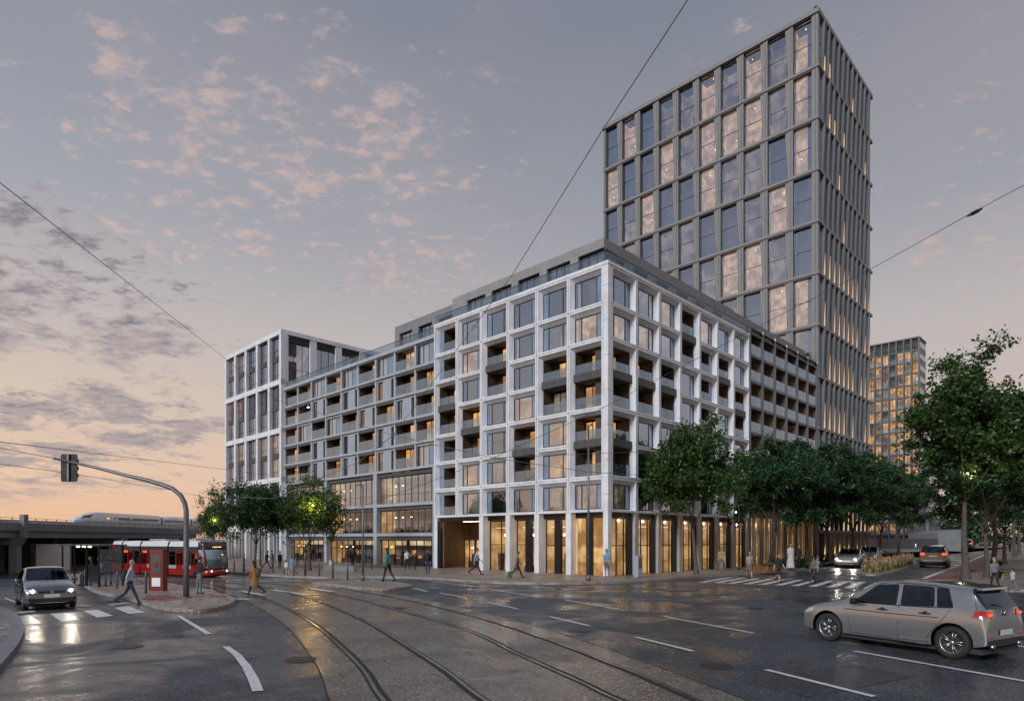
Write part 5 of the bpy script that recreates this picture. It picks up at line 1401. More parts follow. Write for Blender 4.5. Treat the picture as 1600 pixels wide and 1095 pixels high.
def deco_suv(pm, lit=True):
    def f(patch, sline, root, off, lights, cast):
        sline('door_seam', [(2.41, .33), (2.41, .7), (2.41, 1.08)]); sline('door_seam', [(3.05, .4), (3.22, .65), (3.5, 1.08)]); sline('sill_strip', [(.98, .28), (2.4, .26), (3.0, .28)], r=.04)
        for sg in (1, -1):
            patch('taillight', [(sg * .52, .93), (sg * .86, .93), (sg * .86, 1.1), (sg * .56, 1.1)], 'B', 'tail_lamp' if lit else 'lens_red', .015)
            patch('taillight', [(3.84, .95), (4.15, .96), (4.13, 1.1), (3.9, 1.08)], 'R' if sg > 0 else 'L', 'lens_red', .010)
            patch('headlight', [(sg * .40, .70), (sg * .80, .70), (sg * .80, .82), (sg * .42, .80)], 'F', 'lens_clear', .012)
        patch('rear_valance', [(-.76, .28), (.76, .28), (.8, .50), (-.8, .50)], 'B', 'trim_black', .012)
        patch('chrome_strip', [(-.6, .50), (.6, .50), (.6, .52), (-.6, .52)], 'B', 'chrome', .02)
        patch('number_plate', [(-.26, .80), (.26, .80), (.26, .91), (-.26, .91)], 'B', 'plate_white', .02, 2, 1)
        mirror_part(root, off, 1.52, .86, 1.14, mat=pm)
        for sg in (1, -1): b = MB(); b.tube([(2.0, sg * .62, 1.63), (3.6, sg * .62, 1.62)], .018, 5); one('roof_rail', b, 'trim_black', root, off)
    return f
def suv(pm, lit=True): return dict(id='suv_' + pm + str(lit), W=1.82, L=4.3, st=suv_st, mi=mi_hatch, paint=pm, wheels=(.82, 3.46), wr=.345, z5=1.09, seats=(2.3, 3.15), deco=deco_suv(pm, lit), lv=2)

# the near hatchback: near-side wheels stand at these two places of the photograph
rw, fw_ = Vector(g(1485, 1028)), Vector(g(1293, 1000)); hd = (fw_ - rw).normalized(); nrm = Vector((hd.y, -hd.x))
mid = (rw + fw_) / 2 + nrm * (WL / 2 - .08)          # wheel contact line to the middle of the car
ang = math.atan2(hd.y, hd.x)
c_ = Vector((mid.x, mid.y)) - hd * ((.80 + 3.44) / 2 - HL / 2) * -1 * -1
car('hatchback_car', 'warm silver-grey five-door hatchback in the foreground at lower right, seen from behind its left side', (c_.x, c_.y, 0), ang, hatch, sc=(rw - fw_).length / 2.64)
# sedan at the left crossing
car('sedan_car', 'dark silver sedan with lit headlights stopped at the zebra crossing on the left', (-16.9, 23.15, 0), math.atan2(-.74, .67), sedan('paint_graphite'), sc=(.87, .86, .98), lights='on')
p = g(1334, 886.5); car('sedan_car', 'pale silver sedan with lit headlights driving towards the side street crossing', (p[0] + .6, p[1] + 1.6, 0), math.atan2(-.80, -.60), sedan('paint_silver'), sc=1.12, lights='on')
p = g(1459, 886); car('suv_car', 'dark brown sport utility car with red rear lights driving away beside the flower island', (p[0] + .9, p[1] + 1.2, 0), math.atan2(.80, .60), suv('paint_dark'), sc=1.14)
p = g(1432, 861.5); car('estate_car', 'pale blue-grey car driving away in the distance, left of the brown sport utility car', (p[0], p[1] + 2, 0), math.atan2(.82, .57), suv('paint_pale', False), sc=1.45)
p = g(1521, 859.5); car('suv_car', 'grey car with red rear lights far along the cycle lane, seen between the tree trunks', (p[0], p[1] + 2, 0), math.atan2(.76, .65), suv('paint_graphite'), sc=1.45)
p = g(1371, 878); car('estate_car', 'blue-grey car half hidden directly behind the pale silver sedan', (p[0] + .3, p[1] + 2.0, 0), math.atan2(-.80, -.60), sedan('paint_pale'), sc=1.12)
p = g(1545, 853); car('estate_car', 'dark car furthest away between the right-hand tree trunks', (p[0], p[1] + 2, 0), math.atan2(.76, .65), sedan('paint_dark'), sc=1.6)
def head_beam(x, y, z, ang_, e):
    l = bpy.data.lights.new('headlight_beam', 'SPOT'); l.energy = e; l.spot_size = R(62); l.spot_blend = .9; l.color = (1, .88, .7); l.shadow_soft_size = .06
    o = bpy.data.objects.new('headlight_beam', l); COL.objects.link(o); o.location = (x, y, z)
    o.rotation_euler = Vector((math.cos(ang_), math.sin(ang_), -.22)).to_track_quat('-Z', 'Y').to_euler()
for dx_ in (-.5, .5):
    a_ = math.atan2(-.74, .67); n_ = Vector((-math.sin(a_), math.cos(a_))) * dx_; f_ = Vector((math.cos(a_), math.sin(a_))) * 2.1
    head_beam(-16.9 + n_.x + f_.x, 23.15 + n_.y + f_.y, .68, a_, 22)
    p = g(1334, 886.5); a_ = math.atan2(-.8, -.6); n_ = Vector((-math.sin(a_), math.cos(a_))) * dx_ * 1.2; f_ = Vector((math.cos(a_), math.sin(a_))) * 2.65
    head_beam(p[0] + .6 + n_.x + f_.x, p[1] + 1.6 + n_.y + f_.y, .74, a_, 120)
# ---------------------------------------------------------------- trees
def leafmat(name, c1, c2, tr=.25):
    m, t = newmat(name)
    oi = t.n('ShaderNodeNewGeometry'); f = t.noise(oi.outputs['Position'], 1.3, 4, .6); ri = oi.outputs['Random Per Island']
    col = t.mix(t.m('ADD', t.m('MULTIPLY', f, .5), t.m('MULTIPLY', ri, .5)), c1, c2)
    b = t.n('ShaderNodeBsdfPrincipled'); t.l(col, b.inputs['Base Color']); b.inputs['Roughness'].default_value = .42
    d = t.n('ShaderNodeBsdfTranslucent'); t.l(t.mix(1., col, (1.3, 1.5, .6), 'MULTIPLY'), d.inputs[0])
    mx = t.n('ShaderNodeMixShader'); mx.inputs[0].default_value = tr; t.l(b.outputs[0], mx.inputs[1]); t.l(d.outputs[0], mx.inputs[2])
    o = t.n('ShaderNodeOutputMaterial'); t.l(mx.outputs[0], o.inputs[0])
leafmat('leaf_green', (.014, .045, .012), (.075, .14, .03)); leafmat('leaf_deep', (.010, .036, .015), (.045, .11, .032)); leafmat('leaf_autumn', (.30, .13, .04), (.42, .24, .14))
leafmat('leaf_bush', (.05, .09, .018), (.17, .20, .035)); leafmat('leaf_pink', (.34, .17, .10), (.46, .30, .20))
pbr('bark', (.085, .072, .062), .85, var=.35, scale=5, streak=.6, bump=.6, bscale=18)
def tree_meshes(key, seed, H=10., tr=2.9, cw=3.2, leaves=30000, ls=.13, mat='leaf_deep', lean=0., multi=5, r0=.17):
    def f():
        rn = random.Random(seed); b = MB(); tips = []
        def limb(p, d_, ln, r, lev):
            pts = [Vector(p)]; dd = Vector(d_).normalized(); n = 5 if lev == 0 else 4
            for k in range(n):
                dd = (dd + Vector((rn.uniform(-1, 1), rn.uniform(-1, 1), rn.uniform(-.1, .6))) * (.07 if lev == 0 else .2)).normalized()
                pts.append(pts[-1] + dd * ln / n)
            rs = [r * (1 - .5 * k / n) for k in range(n + 1)]
            if lev == 0: rs[0] *= 1.35
            b.tube(pts, rs, 10 if lev == 0 else 6 if lev < 2 else 4, cap=lev > 0)
            if lev >= 2: tips.append(pts[-1]); tips.append(pts[-2])
            if lev < 3:
                m = multi if lev == 0 else rn.choice([3, 4]) if lev == 1 else 3
                for k in range(m):
                    a_ = 2 * math.pi * (k + rn.uniform(-.3, .3)) / m
                    at = pts[-1] if lev == 0 else pts[rn.choice([-1, -2, -2, -3])]
                    if lev == 0: nd = Vector((math.cos(a_) * .55, math.sin(a_) * .55, 1.0 + rn.uniform(-.2, .35)))
                    else: nd = dd * .9 + Vector((math.cos(a_) * .8, math.sin(a_) * .8, rn.uniform(-.15, .6)))
                    ll = {0: (H - tr) * .43, 1: (H - tr) * .30, 2: (H - tr) * .20}[lev] * rn.uniform(.8, 1.15)
                    limb(at, nd, ll, rs[-1] * (.62 if lev == 0 else .6), lev + 1)
                if lev == 0: limb(pts[-1], (0, 0, 1), (H - tr) * .5, rs[-1] * .7, 1)
        limb((0, 0, 0), (lean, 0, 1), tr, r0, 0)
        tm = b.mesh('trunk', ['bark'])
        cz = tr + (H - tr) * .52; hz = (H - tr) * .56
        tips2 = []
        for p in tips:
            q = Vector((p.x / cw, p.y / cw, (p.z - cz) / hz))
            if q.length > 1: q = q.normalized() * rn.uniform(.82, 1.0)
            tips2.append((Vector((q.x * cw, q.y * cw, cz + q.z * hz)), rn.uniform(.40, .80)))
        for _ in range(46):            # outer sprays fill the silhouette unevenly
            a_ = rn.uniform(0, 2 * math.pi); u = rn.uniform(-.75, 1); s_ = math.sqrt(max(0, 1 - u * u)); k = rn.uniform(.62, 1.0)
            tips2.append((Vector((math.cos(a_) * s_ * cw * k, math.sin(a_) * s_ * cw * k, cz + u * hz * k)), rn.uniform(.35, .85)))
        v = []; fc = []; tot = sum(r ** 2 for _, r in tips2)
        for c_, r in tips2:
            nl = int(leaves * r * r / tot); tw = [Vector((rn.gauss(0, 1), rn.gauss(0, 1), rn.gauss(0, .8))).normalized() for _ in range(9)]
            for _ in range(nl):
                t_ = rn.choice(tw); p = c_ + t_ * r * rn.uniform(.1, 1.2) + Vector((rn.gauss(0, 1), rn.gauss(0, 1), rn.gauss(0, 1))) * r * .20
                n_ = Vector((rn.gauss(0, 1), rn.gauss(0, 1), rn.gauss(.6, 1))).normalized(); a_ = n_.cross(Vector((rn.gauss(0, 1), rn.gauss(0, 1), rn.gauss(0, 1)))).normalized(); bb = n_.cross(a_)
                s_ = ls * rn.uniform(.6, 1.25); i = len(v)
                v += [tuple(p - a_ * s_ * .6), tuple(p + bb * s_ * .38 - a_ * s_ * .05), tuple(p + a_ * s_ * .65 - n_ * s_ * .12), tuple(p - bb * s_ * .38 - a_ * s_ * .05)]; fc.append((i, i + 1, i + 2, i + 3))
        me = bpy.data.meshes.new('crown'); me.from_pydata(v, [], fc); me.materials.append(MAT[mat]); me.update()
        return tm, me
    return cached(('tree', key), f)
def tree(loc, key, label, sc=1., rz=0., group=None, name='street_tree', grate=True, **k):
    tm, cm = tree_meshes(key, **k)
    r_ = empty(name, (loc[0], loc[1], loc[2] if len(loc) > 2 else .1), rz, label, 'tree', group, scale=sc)
    inst('trunk', tm, r_); inst('crown', cm, r_); return r_
TK = dict(a=dict(seed=2, H=9.7, tr=3.0, cw=3.1, leaves=30000, ls=.18, mat='leaf_green', multi=4, r0=.15), b=dict(seed=9, H=10.0, tr=2.9, cw=4.3, leaves=46000, ls=.20, mat='leaf_deep'), c=dict(seed=14, H=10.0, tr=2.9, cw=4.2, leaves=46000, ls=.20, mat='leaf_deep'),
          d=dict(seed=23, H=12.6, tr=4.2, cw=3.0, leaves=28000, ls=.18, mat='leaf_green', r0=.19, multi=4), e=dict(seed=31, H=6.5, tr=1.9, cw=2.45, leaves=22000, ls=.14, mat='leaf_green', multi=4, r0=.13), f=dict(seed=44, H=6.1, tr=1.9, cw=2.6, leaves=24000, ls=.14, mat='leaf_deep', multi=4, r0=.13))
def at(px, py): p = g(px, py); return (p[0], p[1])
GR = 'row of street trees along the pavement of the side street'
tree(at(1088, 900), 'a', 'leafy street tree nearest the corner of the white block, in front of its shops', (1.03, 1.03, 1.0), 1.0, GR, **TK['a'])
for k, (px, py, ky, s_, lab) in enumerate([(1204, 888, 'b', 1.0, 'broad dark street tree second from the block corner, behind the woman in the skirt'), (1262, 884, 'c', 1.07, 'dense dark street tree third along the side street'), (1298, 882, 'b', 1.08, 'dense dark street tree fourth along the side street, behind the silver sedan'),
                                        (1332, 878.5, 'c', 1.08, 'street tree fifth along, in front of the foot of the high tower'), (1374, 874, 'b', 1.09, 'street tree sixth along, between the high tower and the far tower'), (1404, 869, 'c', 1.14, 'last and smallest looking street tree of the row, in front of the far tower')]):
    tree(at(px, py), ky, lab, s_, 1.3 * k + .4, GR, **TK[ky])
GR2 = 'trees lining the cycle lane at the right'
for k, (px, py, ky, s_, lab) in enumerate([(1509, 907, 'd', 1.06, 'tall tree nearest the silver-grey hatchback roof, with crown reaching to the upper right'), (1541, 905, 'c', .92, 'tree second from the left in the right-hand row, just right of the tall one'), (1551, 893, 'd', 1.0, 'slim tree behind the mother and child at the right edge'),
                                        (1570, 883, 'c', 1.05, 'tree midway in the right-hand row beside the benches'), (1585, 872, 'd', 1.15, 'tree at the right border by the person in the blue shirt'), (1592, 865, 'c', 1.5, 'distant tree at the right border beyond the benches'), (1640, 890, 'd', 1.1, 'tree at the very right edge with only its crown showing'), (1556, 862, 'b', 1.5, 'far tree closing the right-hand row')]):
    tree(at(px, py), ky, lab, s_, 2.1 * k + .3, GR2, **TK[ky])
GR3 = 'trees beside the tram stop crossing'
tree(at(484, 893), 'e', 'small tree with a lamp glowing yellow in its crown, before the grey apartment wing', (1.0, 1.0, .98), .6, GR3, **TK['e'])
tree(at(398, 893), 'f', 'dark tree in front of the end office block, left of the glowing tree', 1.02, 2.2, GR3, **TK['f'])
tree(at(336, 892), 'e', 'half hidden tree behind the tram with a bright lamp in its leaves', (.55, .55, .86), 3.1, GR3, **TK['e'])
# far greenery closing the street
def clump(name, loc, rx, ry, rz_, n, ls, mat, label, cat, kind=None, seed=0, group=None, parent=None, z0=0):
    rn = random.Random(seed); v = []; fc = []
    for _ in range(n):
        d_ = Vector((rn.gauss(0, 1), rn.gauss(0, 1), rn.gauss(0, 1))).normalized() * rn.uniform(.35, 1.0) ** .5
        lump = 1 + .18 * math.sin(d_.x * 7 + seed) + .15 * math.sin(d_.y * 9)
        p = Vector((d_.x * rx * lump, d_.y * ry * lump, z0 + max(.02, (d_.z * .5 + .5)) * rz_ * lump)); n_ = Vector((rn.gauss(0, 1), rn.gauss(0, 1), rn.gauss(.5, 1))).normalized(); a_ = n_.orthogonal().normalized(); a_ = (Matrix.Rotation(rn.uniform(0, 6), 3, n_) @ a_); bb = n_.cross(a_); s_ = ls * rn.uniform(.6, 1.3); i = len(v)
        v += [tuple(p - a_ * s_ * .6), tuple(p + bb * s_ * .4), tuple(p + a_ * s_ * .6), tuple(p - bb * s_ * .4)]; fc.append((i, i + 1, i + 2, i + 3))
    me = bpy.data.meshes.new(name); me.from_pydata(v, [], fc); me.materials.append(MAT[mat]); me.update()
    o = inst(name, me, parent); o.location = loc; return tag(o, label, cat, group, kind)
clump('far_treeline', (195, 235, 0), 70, 12, 13, 14000, 1.0, 'leaf_deep', 'dark band of trees closing the far end of the street at the right', 'trees', 'stuff', 3)
for k in range(6):
    x = -fb * (k + .5); v_ = Matrix.Rotation(BRZ, 4, 'Z') @ Vector((x, .55, 0))
    clump('terrace_shrub', (fx + v_.x, fy + v_.y, ft - fp + .15), .5, .4, 1.15, 160, .22, 'leaf_bush', ['round green shrub on the top terrace of the far tower at its right corner', 'second green shrub from the right on the far tower top terrace', 'third green shrub from the right on the far tower top terrace', 'fourth green shrub from the right on the far tower top terrace', 'fifth green shrub from the right on the far tower top terrace', 'leftmost green shrub visible on the far tower top terrace'][k], 'shrub', seed=k, group='shrubs on the far tower roof terrace')
# flower island in the side street
fi = [g(*p) for p in [(1338, 896), (1352, 899), (1368, 899.5), (1400, 892), (1432, 882), (1430, 876), (1400, 880), (1356, 888)]]
fr_ = pavement('flower_island', fi, 'paving_warm', 'kerb_stone', kstep=1.0, maxy=75)
def blades(name, poly, n, h, mat, label, cat, seed=1, base=.1, w=.02, kind='stuff'):
    rn = random.Random(seed); xs = [p[0] for p in poly]; ys = [p[1] for p in poly]; v = []; fc = []
    while len(fc) < n:
        p = (rn.uniform(min(xs), max(xs)), rn.uniform(min(ys), max(ys)))
        if not inside(p, poly): continue
        hh = h * rn.uniform(.5, 1.2) * (.55 + .9 * abs(math.sin(p[0] * 2.1 + seed) * math.cos(p[1] * 1.7))); a_ = rn.uniform(0, 6.28); ln = rn.uniform(0, .35) * hh; i = len(v); c_, s_ = math.cos(a_), math.sin(a_)
        q = Vector((p[0], p[1], base)); t_ = q + Vector((c_ * ln, s_ * ln, hh)); sd_ = Vector((-s_, c_, 0)) * w
        v += [tuple(q - sd_), tuple(q + sd_), tuple(t_ + sd_ * .8), tuple(t_ - sd_ * .8)]; fc.append((i, i + 1, i + 2, i + 3))
    me = bpy.data.meshes.new(name); me.from_pydata(v, [], fc); me.materials.append(MAT[mat]); me.update()
    return tag(inst(name, me), label, cat, None, kind)
fi2 = [((p[0] - 36) * .84 + 36, (p[1] - 52) * .84 + 52) for p in fi]
cxm = sum(p[0] for p in fi) / len(fi); cym = sum(p[1] for p in fi) / len(fi); fi2 = [((p[0] - cxm) * .86 + cxm, (p[1] - cym) * .86 + cym) for p in fi]
blades('green_planting', fi2, 14000, .42, 'leaf_bush', 'yellow green planting filling the flower island in the side street', 'plants', 1, w=.035)
blades('pink_grasses', [p for p in fi2], 2200, .6, 'leaf_pink', 'tall pink flowering grasses on the flower island', 'grasses', 2, w=.04)
# planter box by the zebra and hedge strips behind
def box_planter(px, py, w, d_, h, label, rot, mat='leaf_bush'):
    p = g(px, py); e = empty('planter', (p[0], p[1], .11), rot, label, 'planter')
    b = MB(); b.box(-w / 2, w / 2, 0, .1, 0, h); b.box(-w / 2, w / 2, d_ - .1, d_, 0, h); b.box(-w / 2, -w / 2 + .1, .1, d_ - .1, 0, h); b.box(w / 2 - .1, w / 2, .1, d_ - .1, 0, h); one('rim', b, 'corten', e)
    b = MB(); b.box(-w / 2 + .1, w / 2 - .1, .1, d_ - .1, 0, h - .06); one('soil', b, 'bark', e)
    clump('foliage', (0, d_ / 2, h - .08), w * .42, d_ * .36, .28, 1400, .09, mat, None, None, 'stuff', seed=int(px), parent=e); return e
pbr('corten', (.20, .085, .045), .6, var=.3)
box_planter(1212, 896.5, 1.6, 1.2, .42, 'low rusty planter box with grass beside the zebra crossing', R(30))
for k, (px, py, rx, ry, h) in enumerate([(1258, 889, 2.2, .8, .7), (1300, 880, 3.2, .9, .8), (1340, 872, 5, 1.2, 1.1), (1500, 856, 6, 3, 2.6), (1476, 858, 3, 2, 1.8)]):
    p = g(px, py); clump('low_hedge', (p[0], p[1] + ry + .5, .0), rx, ry, h, 3500, .13 if k < 3 else .3, 'leaf_deep', ['low hedge behind the woman in the white dress', 'low dark hedge behind the silver sedan', 'long low hedge at the foot of the high tower', 'dark bush behind the brown sport utility car, right part', 'smaller dark bush behind the brown sport utility car'][k], 'hedge', seed=k + 50)
# raised plaza wall by the far tower
WP = empty('plaza_wall', (78, 122, 0), R(-8), 'pale concrete retaining wall of a raised plaza below the far tower', 'wall')
b = MB(); b.hull8([(3, 0, 0), (8, 0, 0), (8, 12, 0), (3, 12, 0), (3, 0, 3.6), (8, 0, 4.3), (8, 12, 4.3), (3, 12, 3.6)]); one('wall_panel', b, 'precast_grey', WP)
b = MB(); b.box(-8, 2.98, .02, 12, 0, 2.5); one('low_wall_panel', b, 'dark_panel', WP)
for k in range(5): b = MB(); b.box(-6 + 2 * k, -5.97 + 2 * k, -.02, .03, 0, 2.6); one('panel_joint', b, 'dark_panel', WP)
b = MB(); b.box(-8, 8, -.12, -.02, .0, .5); one('plinth', b, 'precast_grey', WP)

# ---------------------------------------------------------------- street furniture
def pole_mesh(mb, h, r0, r1, n=10): mb.tube([(0, 0, 0), (0, 0, h * .5), (0, 0, h)], [r0, (r0 + r1) / 2, r1], n)
def lamp_post(px, py, top, label, arm=(-.5, 0), r=.055, head=True, lit=False):
    p = g(px, py); e = empty('street_lamp', (p[0], p[1], .1), 0, label, 'street lamp'); h = zat(top, p[1]) - .1
    b = MB(); pole_mesh(b, h, r * 1.3, r * .7); b.tube([(0, 0, 0), (0, 0, .35)], r * 2, 10); b.tube([(0, 0, 1.3), (0, 0, 1.36)], r * 1.7, 10); one('post', b, 'steel_post', e)
    if head:
        b = MB(); b.tube([(0, 0, h - .05), (arm[0] * .5, arm[1] * .5, h + .0), (arm[0], arm[1], h - .0)], r * .6, 6); one('arm', b, 'steel_post', e)
        b = MB(); x, y = arm; b.box(min(x, x * .35), max(x, x * .35), y - .09, y + .09, h - .03, h + .05); hd_ = one('lantern', b, 'steel_post', e)
        b = MB(); b.box(min(x * .95, x * .5), max(x * .95, x * .5), y - .06, y + .06, h - .05, h - .03); one('lamp_glass', b, 'lamp_white' if lit else 'lens_clear', hd_)
    return e
lamp_post(567, 910, 757, 'slim grey street lamp on the crossing island with a short flat arm', (-.42, 0), .05)
lamp_post(919.5, 910, 664, 'tall thin street lamp before the corner of the white block', (.22, -.1), .06)
lamp_post(1154.5, 892, 788, 'lamp post on the pavement between the first two street trees', (.3, 0), .05)
lamp_post(407, 893, 778, 'street lamp among the trees left of the glowing tree', (-.4, 0), .05)
lamp_post(1405, 862, 700, 'distant street lamp near the far tower', (1.0, 0), .1)
# traffic signal on its long curved arm, seen from behind
SG = empty('traffic_signal', (*g(291, 938), .1), 0, 'grey curved mast arm holding a traffic signal seen from behind, on the tram stop island', 'traffic signal')
Yg = g(291, 938)[1]
def sgp(px, py): return (((px - 291) / 1000 * Yg), 0, zat(py, Yg) - .1)
arm = [(291, 938), (291, 880), (291, 830), (291, 797), (288.5, 785), (282.7, 774), (269.5, 763), (250, 756), (230, 750), (197, 742.5), (144.6, 729), (84, 716)]
b = MB(); b.tube([sgp(*q) for q in arm], [.115, .105, .10, .092, .09, .088, .085, .08, .075, .066, .055, .042], 12); b.tube([(0, 0, 0), (0, 0, .06)], .2, 12); one('mast_arm', b, 'steel_post', SG)
c_ = sgp(105, 730)
b = MB(); x0, x1, z0, z1 = c_[0] - .32, c_[0] + .32, sgp(105, 752)[2], sgp(105, 708.5)[2]; k_ = .05
out = [(x0 + k_, z0), (x1 - k_, z0), (x1, z0 + k_), (x1, z1 - k_), (x1 - k_, z1), (x0 + k_, z1), (x0, z1 - k_), (x0, z0 + k_)]
i = len(b.v); b.v += [(x, -.0 + .10, z) for x, z in out] + [(x, .13, z) for x, z in out]; n_ = 8
b.f += [tuple(range(n_)), tuple(reversed(range(n_, 2 * n_)))] + [(j, n_ + j, n_ + (j + 1) % n_, (j + 1) % n_) for j in range(n_)]; b.m += [0] * 10; b.sm += [False] * 10
one('backing_board', b, 'black_metal', SG)
b = MB(); b.box(c_[0] - .15, c_[0] + .15, .13, .38, z0 + .1, z1 - .1); one('signal_head', b, 'black_metal', SG)
for k in range(3): b = MB(); b.tube([(c_[0], .38, z0 + .28 + .29 * k), (c_[0], .52, z0 + .28 + .29 * k)], .11, 12, cap=False); one('visor', b, 'black_metal', SG)
b = MB(); b.box(c_[0] - .035, c_[0] + .035, .03, .1, z0 + .02, z1 - .02); one('bracket', b, 'steel_post', SG)
# tram stop shelter
def P3(px, py): p = g(px, py); return Vector((p[0], p[1], .12))
SH = empty('tram_shelter', P3(136, 919), R(-32), 'glass tram stop shelter with dark metal frame and a flat roof', 'shelter')
hh = 1.95
b = MB(); b.box(-2.6, 1.25, -.1, 1.25, hh, hh + .07); one('roof', b, 'grey_metal', SH)
for (x, y) in [(-2.5, 0), (-1.25, 0), (0, 0), (1.15, 0), (-2.5, 1.1), (-1.25, 1.1), (0, 1.1), (1.15, 1.1)]: b = MB(); b.box(x - .03, x + .03, y - .03, y + .03, 0, hh); one('post', b, 'black_metal', SH)
for (x0, x1, y) in [(-2.47, -1.28, 1.1), (-1.22, -.03, 1.1), (.03, 1.12, 1.1), (.03, 1.12, 0)]: b = MB(); b.box(x0, x1, y - .006, y + .006, .2, hh - .15); one('glass_panel', b, 'glass_clear', SH)
b = MB(); b.box(1.14, 1.152, .04, 1.06, .2, hh - .15); one('glass_panel', b, 'glass_clear', SH)
b = MB(); b.box(-2.2, -.2, .7, 1.02, .42, .46); one('bench', b, 'grey_metal', SH)
b = MB(); b.box(.15, 1.05, .03, .09, .15, 1.0); one('poster_case', b, 'dark_panel', SH)
for x in (-2.2, -1.6, -1.0): b = MB(); b.box(x, x + .22, .5, .56, hh - .08, hh - .005); one('roof_light', b, 'lamp_warm', SH)
# red ticket machine
pbr('kiosk_red', (.17, .012, .010), .4, var=.15)
TKM = empty('ticket_machine', P3(244, 927), R(-6), 'tall red ticket machine on the tram stop island with a dark poster and pale panel', 'ticket machine')
b = MB(); b.box(-.30, .30, 0, .28, 0, 1.72); one('housing', b, 'kiosk_red', TKM)
b = MB(); b.box(-.22, .22, -.012, 0, .78, 1.60); one('display_panel', b, 'screen_dark', TKM) if 'screen_dark' in MAT else one('display_panel', b, 'tram_dark', TKM)
b = MB(); b.box(-.20, .20, -.014, 0, .2, .58); one('lower_panel', b, 'panel_white', TKM)
b = MB(); b.box(-.33, -.301, -.02, .3, 0, 1.78); b.box(.301, .33, -.02, .3, 0, 1.78); b.box(-.33, .33, -.02, .3, 1.721, 1.80); one('frame', b, 'kiosk_red', TKM)
b = MB(); b.disc((-.02, -.02, 1.15), .12, 'y', 18, h=.008); one('round_emblem', b, 'kiosk_red', TKM)
# bollards
def bollard_me():
    b = MB(); b.tube([(0, 0, 0), (0, 0, .86), (0, 0, .9)], [.045, .045, .036], 10); return b.mesh('bollard', ['steel_post'])
for k, (px, py, s_, lab) in enumerate([(183, 923, .9, 'short dark bollard just left of the man in the light blue shirt'), (228, 931, 1.05, 'bollard beside the red ticket machine'), (156, 919.5, .95, 'left bollard in front of the shelter glass'), (165, 919.5, .95, 'right bollard in front of the shelter glass'), (133, 918, .9, 'bollard at the corner of the tram shelter'),
    (366, 894, .9, 'bollard on the pavement behind the tram front'), (381, 895, 1.5, 'tall bollard post by the left pavement edge'), (427, 896, .8, 'bollard behind the person in the orange coat'), (444, 899, .9, 'bollard beside the child in pale clothes'), (459, 902, .9, 'bollard right of the woman in the blue dress'), (477, 901, 1.6, 'tall bollard just left of the glowing tree trunk'), (499, 902, 1.2, 'bollard right of the glowing tree trunk'), (520, 906, 1.2, 'slanted looking bollard near the seated person'), (543, 909, 1.1, 'bollard at the tip of the crossing island')]):
    p = g(px, py); o = inst('bollard', cached('bol', bollard_me)); o.location = (p[0], p[1], .1); o.scale = (s_, s_, s_ * 1.0); tag(o, lab, 'bollard', 'bollards along the tram crossing')
def bin_box(px, py, w, d_, h, mat, label, name, cat, rot=0):
    p = g(px, py); e = empty(name, (p[0], p[1], .1), rot, label, cat)
    b = MB(); b.box(-w / 2, w / 2, 0, d_, .04, h); one('casing', b, mat, e); b = MB(); b.box(-w / 2 - .02, w / 2 + .02, -.02, d_ + .02, h, h + .05); one('lid', b, mat, e); b = MB(); b.box(-w / 2 + .06, w / 2 - .06, -.012, 0, h * .45, h - .12); one('door', b, 'steel_post', e); b = MB(); b.box(-w / 2 + .05, w / 2 - .05, .03, d_ - .03, 0, .04); one('foot', b, 'black_metal', e); return e
bin_box(936, 900, .42, .35, .95, 'black_metal', 'black litter bin beside the corner pier of the white block', 'litter_bin', 'litter bin', R(-44))
bin_box(1000.5, 905, .44, .3, 1.28, 'grey_panel', 'pale grey street cabinet standing on the pavement right of the corner', 'street_cabinet', 'cabinet', R(45))
def bench(px, py, rot, label, L_=2.4):
    p = g(px, py); e = empty('bench', (p[0], p[1], .11), rot, label, 'bench')
    for k in range(3): b = MB(); b.box(-L_ / 2, L_ / 2, .13 * k, .13 * k + .11, .42, .46); one('slat', b, 'wood_lining', e)
    for x in (-L_ / 2 + .15, L_ / 2 - .2): b = MB(); b.box(x, x + .06, .02, .36, 0, .42); one('leg', b, 'black_metal', e)
bench(1597, 907, R(-5), 'wooden bench right behind the two children'); bench(1592, 886, R(-3), 'bench in the middle of the tree pavement', 3.2); bench(1594, 874, R(-3), 'farther bench under the right-hand trees', 3.6)
p = g(540, 893); e = empty('crowd_rail', (p[0] + .8, p[1] + 1.0, .11), R(-30), 'black tubular railing standing in front of the lit shop windows', 'railing')
b = MB(); b.tube([(-1.2, 0, 0), (-1.2, 0, 1.15), (1.2, 0, 1.15), (1.2, 0, 0)], .03, 6); one('frame', b, 'black_metal', e)
def low_wall(px, py, w, label, rot):
    p = g(px, py); e = one('low_wall', (lambda b: (b.box(-w / 2, w / 2, 0, .3, 0, .42), b)[1])(MB()), 'precast_grey'); e.location = (p[0], p[1], .1); e.rotation_euler = (0, 0, rot); tag(e, label, 'low wall')
low_wall(528, 894, 4.2, 'low concrete seat wall behind the bollards left of the crossing', BRZ)
low_wall(1268, 876, 6, 'low dark wall between pavement and side street tower', R(45))
